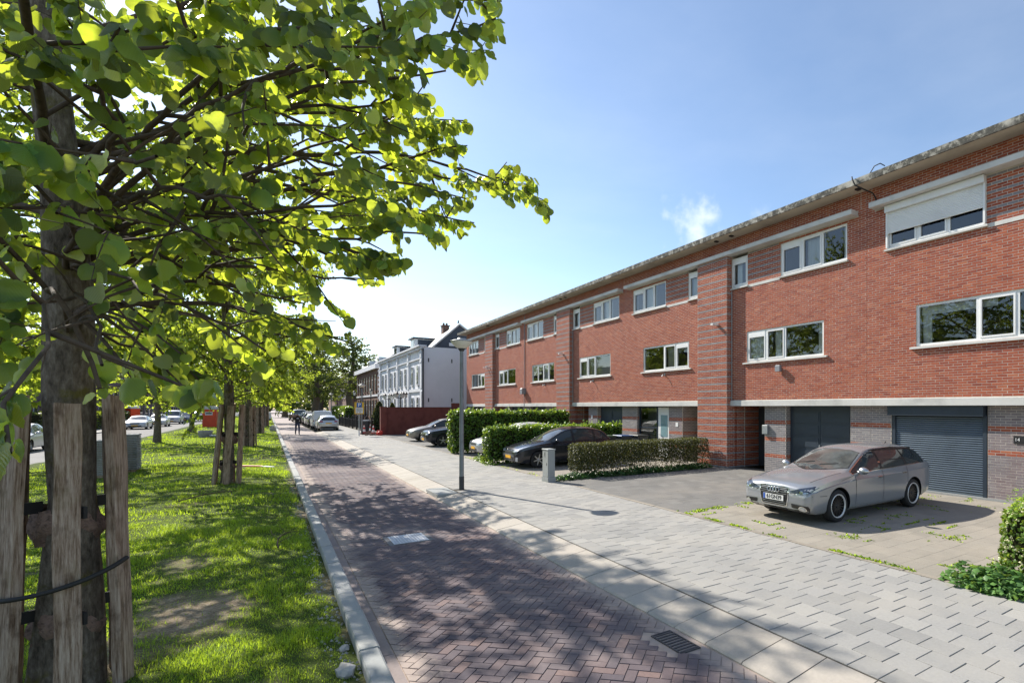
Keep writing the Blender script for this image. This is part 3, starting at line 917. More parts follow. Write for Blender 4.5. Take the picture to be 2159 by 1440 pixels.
def window(parent, y0, y1, z0, z1, xf, cols, extra=None, deep=0.06, curtain=None, name='window'):
    """white framed window in a wall facing -X. cols: relative widths of the panes from low Y to high Y"""
    x0 = xf+deep-0.03
    fr = MB(); t = 0.065
    fr.box(x0, x0+.075, y0, y1, z0, z0+t); fr.box(x0, x0+.075, y0, y1, z1-t, z1)
    fr.box(x0, x0+.075, y0, y0+t, z0+t, z1-t); fr.box(x0, x0+.075, y1-t, y1, z0+t, z1-t)
    tot = sum(cols); w = (y1-y0-2*t)/tot
    y = y0+t; edges = []
    for i, c in enumerate(cols):
        ya, yb = y, y+c*w
        edges.append((ya, yb)); y = yb
        if i < len(cols)-1: fr.box(x0+.002, x0+.073, yb-.04, yb+.04, z0+t, z1-t)
    wo = fr.build(name, MT['white'], parent)
    for i, (ya, yb) in enumerate(edges):
        a, b_ = ya+(.04 if i else 0), yb-(.04 if i < len(edges)-1 else 0)
        sash = (extra or {}).get(i)
        zt, zb = z1-t, z0+t
        if sash == 'vent':
            m = MB(); m.box(x0-.012, x0+.06, a+.002, b_-.002, zt-.13, zt-.002); m.build('vent_box', MT['white'], wo)
            zt -= .13
        if sash in ('sash', 'vent'):
            m = MB(); s = .045
            m.box(x0-.014, x0+.05, a+.003, b_-.003, zb+.003, zb+s); m.box(x0-.014, x0+.05, a+.003, b_-.003, zt-s, zt-.003)
            m.box(x0-.014, x0+.05, a+.003, a+s, zb+s, zt-s); m.box(x0-.014, x0+.05, b_-s, b_-.003, zb+s, zt-s)
            m.build('sash', MT['white'], wo); a += s; b_ -= s; zb += s; zt -= s
        m = MB(); m.add([(x0+.03,a-.005,zb-.005),(x0+.03,b_+.005,zb-.005),(x0+.03,b_+.005,zt+.005),(x0+.03,a-.005,zt+.005)], [(0,3,2,1)])
        m.build('pane', MT['glass'], wo)
    # the room behind and what hangs in the window
    xi = x0+.10
    m = MB(); d = 2.6
    m.add([(xi,y0-.3,z0-.5),(xi,y1+.3,z0-.5),(xi,y1+.3,z1+.25),(xi,y0-.3,z1+.25),(xi+d,y0-.3,z0-.5),(xi+d,y1+.3,z0-.5),(xi+d,y1+.3,z1+.25),(xi+d,y0-.3,z1+.25)],
          [(0,1,5,4),(1,2,6,5),(2,3,7,6),(3,0,4,7),(4,5,6,7)])
    m.build('room', MT['room'], wo)
    for (ca_, cb_, kind) in (curtain or []):
        ya, yb = y0+(y1-y0)*ca_, y0+(y1-y0)*cb_
        m = MB()
        if kind == 'curtain':
            n = max(3, int((yb-ya)/.035)); pts = []
            for k in range(n+1):
                pts.append((xi+.06+.018*math.sin(k*2.1)+.012*math.sin(k*.9), ya+(yb-ya)*k/n))
            v = [(p[0], p[1], z0-.02) for p in pts]+[(p[0], p[1], z1) for p in pts]
            m.add(v, [(k, k+1, n+2+k, n+1+k) for k in range(n)], 0, True); m.build('curtain', MT['curtain'], wo)
        elif kind == 'grey':
            m.add([(xi+.05,ya,z0),(xi+.05,yb,z0),(xi+.05,yb,z1),(xi+.05,ya,z1)], [(0,1,2,3)]); m.build('blind', MT['blind'], wo)
        elif kind == 'top':
            m.add([(xi+.03,ya,z1-.28),(xi+.03,yb,z1-.28),(xi+.03,yb,z1),(xi+.03,ya,z1)], [(0,1,2,3)]); m.build('valance', MT['curtain'], wo)
        elif kind == 'slats':
            for k in range(int((z1-z0)/.05)):
                z = z0+k*.05; m.box(xi+.03, xi+.06, ya, yb, z, z+.032)
            m.build('slat_blind', MT['shutter'], wo)
    return wo

def sill(parent, y0, y1, ztop, xf, proj_=0.075, h=0.07, name='sill'):
    m = MB()
    m.add([(xf-proj_,y0,ztop-h),(xf+.05,y0,ztop-h),(xf+.05,y0,ztop),(xf-proj_,y0,ztop-.02),(xf-proj_,y1,ztop-h),(xf+.05,y1,ztop-h),(xf+.05,y1,ztop),(xf-proj_,y1,ztop-.02)],
          [(0,1,2,3),(7,6,5,4),(0,4,5,1),(3,2,6,7),(0,3,7,4)])
    return m.build(name, MT['concrete'], parent)

def text_mesh(s, size, material, extr=0.002, bold=0.0):
    cu = bpy.data.curves.new('lettering', 'FONT'); cu.body = s; cu.size = size; cu.extrude = extr; cu.offset = bold
    cu.align_x = 'CENTER'; cu.align_y = 'CENTER'
    o = bpy.data.objects.new('lettering', cu); COL.objects.link(o)
    bpy.context.view_layer.update()
    dg = bpy.context.evaluated_depsgraph_get()
    me = bpy.data.meshes.new_from_object(o.evaluated_get(dg)); me.materials.clear(); me.materials.append(material)
    bpy.data.objects.remove(o, do_unlink=True); bpy.data.curves.remove(cu)
    return me
MT['ink'] = mat('black_ink', (0.015,0.015,0.016), 0.5, var=0)
MT['paintwhite'] = mat('white_paint', (0.78,0.78,0.77), 0.5, var=0.05, vscale=4)

def house(C, sgn, label, ground='garage', nobj=0, up_extra=None, shutter=False, low_cols=None, low_curt=None, up_curt=None, last=False, pier_to=None, dim=None):
    """half of a mirrored pair. C: centre of the shared pillar, sgn: +1 house lies at Y > C, -1 at Y < C. Offsets run from C."""
    Yo = lambda a: C+sgn*a
    jn = 6.375
    y_lo, y_hi = sorted((Yo(0.0), Yo(jn)))
    root = empty('terraced_house', (XW, (y_lo+y_hi)/2, 0), label=label, cat='house', group='row of terraced brick houses')
    span = lambda a, b_: tuple(sorted((Yo(a), Yo(b_))))
    small = span(.86, 1.67); up3 = span(3.20, 5.74); low = span(1.63, 4.91)
    zu0, zu1, zl0, zl1 = 6.71, 7.80, 3.90, 5.01
    wall_lo, wall_hi = (Yo(.80), Yo(jn)) if sgn > 0 else (Yo(jn), Yo(.80))
    holes = [(small[0], small[1], 6.60, 7.9), (up3[0], up3[1], zu0, zu1), (low[0], low[1], zl0, zl1)]
    bandy = span(.80, 6.10)
    holes_band = holes+[(bandy[0], bandy[1], 7.895, 8.05), (small[0], up3[1] if sgn > 0 else small[1], 6.60, 6.71) if sgn > 0 else (up3[0], small[1], 6.60, 6.71)]
    pan = span(1.67, 3.20)
    def kf(k, a):
        z = (k+.5)*CH
        if 6.71 < z < 7.9 and pan[0] <= a <= pan[1]: return k_panel(k, a)
        return 0.0
    sets = [(courses(wall_lo, wall_hi, ZBAND1+.002, ZTOP, holes_band, kf), '-x', XW)]
    # half of the pillar (front) and its flank
    pl = span(0.0, .83)
    sets.append((courses(pl[0], pl[1], 0.0, 7.895, [], k_stripe, phase=C), '-x', XP))
    sets.append((courses(pl[0], pl[1], 8.05, ZTOP, [], k_red, phase=C), '-x', XW-.004))
    yf = Yo(.83)
    if sgn < 0:
        sets.append((courses(XP+.004, XL+.5, 0.0, 2.9, [], k_stripe), '-y', yf))
        sets.append((courses(XP+.004, XW, 2.9, 7.895, [], k_stripe), '-y', yf))
        # back corner of the entrance recess facing the camera
        sets.append((courses(XL+.5, XL+1.3, 0.0, ZBAND0, [], k_stripe), '-y', Yo(.86)))
    # ground floor piers
    pa = span(2.30, 3.25); pb = span(5.72, jn)
    sets.append((courses(pa[0], pa[1], 0.0, ZBAND0, [], k_dark_low if ground == 'roller' else k_dark), '-x', XL))
    sets.append((courses(pb[0], pb[1], 0.0, ZBAND0, [], k_dark), '-x', XL))
    for a in ((pa[0], 0.9), (pb[0], 0.25)):
        sets.append((courses(XL+.004, XL+a[1], 0.0, ZBAND0, [], k_dark), '-y', a[0]))
    place_bricks(root, sets, nobj)
    # mortar bodies behind the brick faces
    m = MB(); e = 0.0007
    def wallbox(y0, y1, z0, z1, x, x1=None): m.box(x+e, x1 or x+.30, y0, y1, z0, z1)
    # upper wall built round its openings
    ysl = sorted({wall_lo, wall_hi, small[0], small[1], up3[0], up3[1], low[0], low[1]})
    zs_ = [ZBAND1, zl0, zl1, 6.60, zu0, zu1, 7.9, ZTOP]
    for i in range(len(ysl)-1):
        ym = (ysl[i]+ysl[i+1])/2
        z0 = None; runs = []
        for k in range(len(zs_)-1):
            zm = (zs_[k]+zs_[k+1])/2
            solid = not any(h[0] < ym < h[1] and h[2] < zm < h[3] for h in holes)
            if solid:
                if z0 is None: z0 = zs_[k]
                z1 = zs_[k+1]
            if (not solid or k == len(zs_)-2) and z0 is not None:
                runs.append((z0, z1)); z0 = None
        for a, b_ in runs: wallbox(ysl[i], ysl[i+1], a, b_, XW)
    if sgn > 0:
        m.box(XP+e, XW+.3, pl[0], pl[1], 0, 7.95); 
    else:
        m.box(XP+e, XW+.3, pl[0]+e, pl[1], 0, 7.95)
        m.box(XL, XL+1.3, pl[0]+e, pl[1], 0, ZBAND0-.01)
    m.box(XW-.004+e, XW+.3, pl[0], pl[1], 7.95, ZTOP)
    m.box(XL+e, XL+.9, pa[0]+e, pa[1], 0, ZBAND0-.003); m.box(XL+e, XL+.3, pb[0]+e, pb[1], 0, ZBAND0-.003)
    m.box(XL+1.3, XL+1.5, wall_lo, wall_hi, 0, ZBAND0)                 # back of recesses
    m.box(XW+.3, XW+8.0, wall_lo+.002, wall_hi-.002, ZTOP-.35, ZTOP-.01)          # attic slab
    m.box(XW+4.0, XW+8.0, y_lo+.002, y_hi-.002, 0, ZTOP-.36)             # back of the house
    m.box(XW+.31, XW+4.0, wall_lo+.002, wall_hi-.002, 2.53, 2.80)
    m.box(XW+.31, XW+4.0, wall_lo+.002, wall_hi-.002, 5.6, 5.9)
    m.build('wall_core', MT['mortar'], root)
    # concrete bands
    m = MB(); w0, w1 = span(.835, jn-.004)
    x_b = XW-.055
    m.box(x_b, XL+.7, w0, w1, ZBAND0, ZBAND1, ch=.008)
    m.build('concrete_band', MT['concrete'], root)
    m = MB(); b0, b1 = span(0.002, 6.10)
    m.box(XP-.10, XW+.04, b0, b1, 7.90, 8.045, ch=.01); m.build('lintel_band', MT['concrete'], root)
    m = MB(); b0, b1 = span(1.69, 3.17)
    m.box(XW-.012, XW+.05, b0, b1, 6.605, 6.705); m.build('sill_band', MT['concrete'], root)
    # windows
    ew = {0: 'vent'} if sgn < 0 else {0: 'vent'}
    window(root, small[0], small[1], zu0, zu1, XW, [1], {0: 'vent'}, curtain=[(.55, .95, 'curtain')])
    cols = [1.05, 1, 1.0]
    window(root, up3[0], up3[1], zu0, zu1, XW, cols, up_extra or {1: 'sash', 2: 'vent'} , curtain=up_curt or [(.0, .08, 'curtain'), (.35, .62, 'curtain')])
    lc = low_cols or ([1.35, .75, .75] if sgn < 0 else [.75, .75, 1.35])
    window(root, low[0], low[1], zl0, zl1, XW, lc, {1: 'sash', (2 if sgn < 0 else 0): 'vent'} if low_cols is None else {1: 'sash'}, curtain=low_curt or [(.0, .10, 'curtain'), (.56, .64, 'curtain'), (.80, 1.0, 'curtain')])
    for (p, q), zt in ((small, zu0), (up3, zu0), (low, zl0)):
        sill(root, p-.05-(.1 if (p, q) == low else 0), q+.05+(.1 if (p, q) == low else 0) if (p, q) != small else q+.02, zt, XW)
    # eaves slab
    m = MB(); y0r, y1r = y_lo+.003, y_hi-.003
    if last: y1r = y_hi+.55
    m.box(13.60, XW+8.2, y0r, y1r, ZTOP, ZTOP+.10); m.build('eaves_soffit', MT['soffit'], root)
    m = MB(); m.box(13.55, 13.599, y0r, y1r, ZTOP-.012, ZTOP+.165); m.box(13.60, 14.0, y0r, y1r, ZTOP+.10, ZTOP+.155)
    m.build('fascia', MT['lichen'], root)
    m = MB(); m.box(14.0, XW+8.1, y0r, y1r, ZTOP+.10, ZTOP+.16); m.build('roof', MT['slate'], root)
    # thin expansion joint
    m = MB(); yj = Yo(6.20); m.box(XW-.006, XW+.002, yj-.006, yj+.006, 8.06, ZTOP); m.build('expansion_joint', MT['mortar'], root)
    # ground floor
    ga = span(3.27, 5.70)
    if ground == 'roller':
        m = MB(); n = 34
        for k in range(n):
            z = .10+k*(1.93/n); h = 1.93/n
            # each lath a shallow convex profile
            v = []
            for X, Z in ((XL+.055, z), (XL+.033, z+h*.25), (XL+.030, z+h*.6), (XL+.055, z+h*.97)):
                v += [(X, ga[0]+.09, Z), (X, ga[1]-.09, Z)]
            sm = MB(); sm.add(v, [(2*i, 2*i+2, 2*i+3, 2*i+1) for i in range(3)], 0, True)
            sm.build('lath', MT['roller'], root)
        m = MB(); m.box(XL+.03, XL+.07, ga[0]+.09, ga[1]-.09, .012, .10); m.build('bottom_rail', MT['roller'], root)
        for s_ in (0, 1):
            y = ga[0] if s_ == 0 else ga[1]-.09
            m = MB(); m.box(XL-.005, XL+.08, y, y+.09, 0.01, 2.10); m.build('guide_rail', MT['anthracite'], root)
        m = MB(); m.box(XL-.16, XL+.1, ga[0]+.02, ga[1]+.06, 2.05, 2.31, ch=.01); m.build('shutter_box', MT['anthracite'], root)
        m = MB(); m.box(XL+.08, XL+.12, ga[0], ga[1], 0, 2.3); m.build('door_backing', MT['darkdoor'], root)
        m = MB(); m.box(XL-.03, XL+.25, ga[0]-1.2, ga[1]+.2, -.005, .05); m.build('threshold', MT['kerb'], root)
    elif ground == 'garage':
        m = MB(); m.box(XL+.22, XL+.30, ga[0], ga[1], 0, ZBAND0); door = m.build('garage_door', MT['anthracite'], root)
        nr, ncol = 5, 2
        for i in range(nr):
            for j in range(ncol):
                w = (ga[1]-ga[0]-.16)/ncol; h = 2.1/nr
                ya, za = ga[0]+.08+j*w, .06+i*h
                pm = MB(); pm.box(XL+.196, XL+.224, ya+.06, ya+w-.06, za+.06, za+h-.06, ch=0)
                pm.box(XL+.208, XL+.222, ya+.01, ya+w-.01, za+.01, za+h-.012)
                pm.build('door_panel', MT['anthracite'], door)
        m = MB(); m.box(XL+.15, XL+.21, (ga[0]+ga[1])/2-.02, (ga[0]+ga[1])/2+.02, .9, 1.05); m.build('handle', MT['metal'], door)
    elif ground == 'glass':
        wd = span(3.25, 4.16); wg = span(4.22, 5.68)
        m = MB(); m.box(XL+.10, XL+.17, wd[0], wd[1], .05, 2.27); dr = m.build('front_door', MT['white'], root)
        m = MB(); m.box(XL+.09, XL+.099, wd[0]+.22, wd[1]-.2, .95, 1.92); m.build('door_pane', MT['frost'], dr)
        m = MB(); m.box(XL+.085, XL+.10, wd[0]+.02, wd[1]-.02, .70, .74); m.build('weather_bar', MT['white'], dr)
        m = MB(); m.tube([(XL+.09, wd[1]-.08, 1.08), (XL+.04, wd[1]-.08, 1.08), (XL+.04, wd[1]-.2, 1.08)], .012, 6); m.build('handle', MT['metal'], dr)
        m = MB(); t = .06
        m.box(XL+.10, XL+.17, wg[0], wg[0]+t, .05, 2.3); m.box(XL+.10, XL+.17, wg[1]-t, wg[1], .05, 2.3)
        for z in (.05, .62, 1.30, 2.24): m.box(XL+.101, XL+.169, wg[0]+t, wg[1]-t, z, z+t)
        gf = m.build('glazed_front', MT['anthracite'], root)
        for z0, z1 in ((.11, .62), (.68, 1.30), (1.36, 2.24)):
            m = MB(); m.add([(XL+.13,wg[0]+t,z0),(XL+.13,wg[1]-t,z0),(XL+.13,wg[1]-t,z1),(XL+.13,wg[0]+t,z1)], [(0,3,2,1)]); m.build('pane', MT['glass'], gf)
        m = MB(); m.box(XL+.6, XL+.64, wg[0], wg[1], 0, 2.3); m.build('room', MT['room'], gf)
        for k in range(16):
            m = MB(); m.box(XL+.24, XL+.27, wg[0]+.05, wg[1]-.05, .12+k*.1, .16+k*.1); m.build('blind_slat', MT['blind'], gf)
    # entrance door at the back of the recess
    de = span(.95, 2.28)
    m = MB(); m.box(XL+1.15, XL+1.29, de[0], de[1], 0.02, 2.25); dd = m.build('entrance_door', MT['darkdoor'], root)
    m = MB(); m.box(XL+1.12, XL+1.15, (de[0] if sgn < 0 else de[1]-.06)+.30, (de[0] if sgn < 0 else de[1]-.06)+.35, .1, 2.1); m.build('door_post', MT['metal'], dd)
    return root, Yo, span
MT['frost'] = mat('frosted_glass', (0.22,0.34,0.36), 0.25, var=0.1, vscale=3)

C1, C2, C3, C0 = 15.325, 28.07, 40.80, 2.58
h1, Y1, S1 = house(C0, +1, 'nearest house of the row with the half lowered white roller shutter upstairs', 'roller', 290, low_cols=[1.0, 1.0, 1.7],
      low_curt=[(.42, .98, 'top'), (.0, .10, 'curtain'), (.90, .97, 'curtain')], up_curt=[(.0, .02, 'curtain')], up_extra={})
# white roller shutter half closed over the upper window
a, b_ = S1(3.22, 5.72)
sh = MB(); sh.box(XW-.14, XW+.02, a-.02, b_+.02, 7.70, 7.895, ch=.02)
sbox = sh.build('roller_shutter', MT['shutter'], h1)
for k in range(14):
    z1 = 7.70-k*.042; q = MB()
    q.add([(XW-.04,a,z1-.042),(XW-.052,a,z1-.026),(XW-.04,a,z1),(XW-.04,b_,z1-.042),(XW-.052,b_,z1-.026),(XW-.04,b_,z1),(XW-.03,a,z1-.042),(XW-.03,b_,z1-.042),(XW-.03,a,z1),(XW-.03,b_,z1)],
          [(0,3,4,1),(1,4,5,2),(2,5,9,8),(0,6,7,3)])
    q.build('shutter_slat', MT['shutter'], sbox)
for y in (a-.02, b_-.03):
    q = MB(); q.box(XW-.07, XW+.02, y, y+.05, 6.72, 7.70); q.build('guide_rail', MT['shutter'], sbox)
h2, Y2, S2 = house(C1, -1, 'brick house behind the silver estate car with dark panelled garage door', 'garage', 290)
h3, Y3, S3 = house(C1, +1, 'brick house with white front door and glazed ground floor beside it', 'glass', 290, low_curt=[(.0, .0, 'grey'), (.3, .5, 'grey')],
                   up_curt=[(.36, .64, 'curtain')])
h4, Y4, S4 = house(C2, -1, 'brick house behind the dark hatchback and the low laurel hedge', 'garage', 200, low_curt=[(.02, .98, 'grey')])
h5, Y5, S5 = house(C2, +1, 'brick house with the round black box at its wall joint above the tall hedge', 'garage', 40, low_cols=[.8, .9, .9, .9], low_curt=[(.3, .52, 'curtain')])
h6, Y6, S6 = house(C3, -1, 'second brick house from the far end of the row behind the tall hedge', 'garage', 0)
h7, Y7, S7 = house(C3, +1, 'last brick house at the far end of the terrace beside the white villa', 'garage', 0, last=True)
# end gable of the row
m = MB(); m.box(XW+.003, XW+8, 47.176, 47.20, 0, ZTOP-.002); m.build('end_wall', MT['dullbrick'], h7)
# fittings on the walls
def fitting(parent, name, material, fn):
    m = MB(); fn(m); return m.build(name, material, parent)
MT['sensor'] = mat('grey_sensor', (0.25,0.26,0.28), 0.5, var=0.1, vscale=5)
for hs_, y, z, nm in ((h2, 12.15, 3.57, 'wall_lamp'),):
    fitting(hs_, nm, MT['sensor'], lambda m: (m.box(XW-.16, XW-.05, y-.10, y+.10, z-.09, z+.13, ch=.03), m.box(XW-.06, XW+.01, y-.05, y+.05, z-.03, z+.06)))
for hs_, y, z in ((h3, 15.0, 5.40), (h5, 28.0, 5.35), (h7, 41.1, 5.35), (h7, 40.6, 5.35)):
    fitting(hs_, 'spotlight', MT['shutter'], lambda m: m.box(XP-.30, XP+.01, y-.06, y+.06, z-.035, z+.03))
for hs_, y, z in ((h3, 18.6, 3.70), (h4, 24.9, 3.68), (h5, 31.0, 3.68)):
    fitting(hs_, 'tap_bracket', MT['metal'], lambda m: (m.tube([(XW, y, z), (XW-.12, y, z), (XW-.16, y, z-.10)], .018, 6), m.box(XW-.03, XW+.004, y-.04, y+.04, z-.05, z+.05)))
fitting(h5, 'junction_box', MT['sensor'], lambda m: (m.box(XW-.28, XW+.004, 34.05, 34.42, 3.15, 3.55, ch=.05), m.tube([(XW-.05, 34.2, 3.5), (XW-.03, 34.2, 8.5)], .022, 6), m.tube([(XW-.05, 34.2, 3.2), (XW-.06, 34.2, 2.3)], .022, 6)))
fitting(h1, 'roof_cable', MT['black'], lambda m: (m.tube([(13.62, 9.02, 8.72), (13.53, 8.98, 8.80), (13.48, 8.94, 8.72), (13.50, 8.86, 8.52), (13.75, 8.74, 8.42), (14.05, 8.66, 8.36), (14.14, 8.62, 8.22), (14.17, 8.62, 8.02)], .02, 6),
        m.tube([(13.7, 8.55, 8.76), (13.62, 8.35, 8.9), (13.66, 8.2, 8.93), (13.72, 8.1, 8.84)], .015, 5)))
for (hs_, ys_) in ((h2, (15.0, 14.2)), (h4, (28.2, 27.6)), (h6, (40.9, 40.6)), (h1, (9.05,))):
    for y in ys_:
        fitting(hs_, 'soffit_vent', MT['black'], lambda m: m.box(13.80, 13.95, y-.10, y+.02, ZTOP-.04, ZTOP+.001))
# letter box / house numbers
fitting(h2, 'letter_box', MT['metal'], lambda m: (m.box(XL-.10, XL+.005, 12.82, 13.06, 1.33, 1.64, ch=.01)))
m = MB(); m.box(XL-.022, XL+.002, 4.98, 5.27, 1.42, 1.60); pl_ = m.build('number_plate', MT['ink'], h1)
t = put('house_number', text_mesh('14', .11, MT['paintwhite'], .002), h1, True)
t.rotation_euler = (R(90), 0, R(-90)); t.location = (XL-.026-XW, 5.19-h1.location.y, 1.51)
for hs_, y, z in ((h3, 18.0, 1.52), (h4, 25.4, 1.75)):
    m = MB(); m.box(XL-.015, XL+.002, y-.08, y+.08, z-.09, z+.09); m.build('number_plate', MT['white'], hs_)
fitting(h2, 'downpipe', MT['metal'], lambda m: m.tube([(XW-.03, 14.44, 2.52), (XW-.03, 14.44, 6.6)], .018, 6))
fitting(h4, 'downpipe', MT['metal'], lambda m: m.tube([(XW-.03, 27.19, 2.52), (XW-.03, 27.19, 6.6)], .018, 6))
# painted plinth of the nearest pier (pale grey-green paint over the brick)

# ------------------------------------------------------------------ trees
MT['leafnear'] = leaf_mat('linden_leaf', (0.042,0.115,0.028), (0.28,0.33,0.18), (0.60,0.70,0.045), 0.47, 0.36, veins=True, spread=0.60)
MT['leaf'] = leaf_mat('linden_leaf_far', (0.055,0.12,0.018), (0.16,0.21,0.08), (0.56,0.67,0.05), 0.52, 0.45, spread=0.55)
MT['leafdark'] = leaf_mat('oak_leaf', (0.055,0.085,0.02), (0.09,0.12,0.04), (0.25,0.30,0.04), 0.40, 0.5, spread=0.4)
def bark_mat():
    m, nt, b = _bsdf('linden_bark')
    vec = coords(nt, 'world')
    f = noise_node(nt, vec, 26, 6, 0.7, (1, 1, 0.35)); f2 = noise_node(nt, vec, 4.0, 5, 0.6)
    c = ramp(nt, f, [(0.3, (0.05,0.040,0.03)), (0.52, (0.16,0.13,0.10)), (0.72, (0.29,0.25,0.20))])
    c = mixc(nt, rng_map(nt, f2, 0.53, 0.68, 0, 0.8), c, (0.13,0.115,0.02))
    nt.links.new(c, b.inputs['Base Color']); b.inputs['Roughness'].default_value = 0.95; b.inputs['Specular IOR Level'].default_value = 0.15
    bump(nt, b, f, 0.9, 0.02)
    return m
MT['bark'] = bark_mat()
MT['twig'] = mat('twig_bark', (0.095,0.070,0.050), 0.9, spec=0.2, var=0.3, vscale=20, space='obj')

_mid = [0, .08, .20, .34, .48, .62, .76, .90]
_out = [(.10,-.065),(.30,-.085),(.47,.02),(.555,.20),(.575,.40),(.505,.61),(.365,.80),(.175,.945)]
LEAF_A = np.array([(0, y, 0) for y in _mid]+[(0, 1.06, 0)]+[(x, y, 0) for x, y in _out]+[(-x, y, 0) for x, y in _out], float)
LEAF_A[:, 2] = -0.42*np.abs(LEAF_A[:, 0])**1.2*1.2-0.24*LEAF_A[:, 1]**2
for _k in range(8):
    LEAF_A[9+_k, 2] += .035*math.sin(_k*2.3); LEAF_A[17+_k, 2] += .035*math.sin(_k*2.3+1.1)
    LEAF_A[_k, 2] -= .015
LEAF_AF = np.array([[k, 9+k, 10+k, k+1] for k in range(7)]+[[k, k+1, 18+k, 17+k] for k in range(7)]+[[7, 16, 8, 24]])
LEAF_B = np.array([(0,-.05,0),(.52,.32,-.16),(0,1.0,-.14),(-.52,.32,-.16),(0,.42,.03)], float)
LEAF_BF = np.array([[0,1,4],[1,2,4],[2,3,4],[3,0,4]])
LEAF_C = np.array([(0,0,0),(.5,.45,-.12),(0,1.0,0),(-.5,.45,-.12)], float)
LEAF_CF = np.array([[0,1,2],[0,2,3]])

def leaf_frames(pos, tipdir, nrm, size):
    """matrices (n,3,3) columns: side, tip, normal"""
    T = tipdir/np.maximum(np.linalg.norm(tipdir, axis=1, keepdims=True), 1e-9)
    N = nrm-(nrm*T).sum(1, keepdims=True)*T
    N /= np.maximum(np.linalg.norm(N, axis=1, keepdims=True), 1e-9)
    S = np.cross(T, N)
    M = np.stack([S, T, N], 2)*size[:, None, None]
    return M
def leaves_mesh(name, pos, M, rnd, tpl, tf, material, uvs=True):
    n = len(pos); k = len(tpl)
    V = (np.einsum('nij,kj->nki', M, tpl)+pos[:, None, :]).reshape(-1, 3)
    F = (np.arange(n)[:, None, None]*k+tf[None]).reshape(-1, tf.shape[1])
    uv = np.tile(tpl[:, :2], (n, 1)) if uvs else None
    return np_mesh(name, V, F, material, {'rnd': np.repeat(rnd, k)}, True, uv)

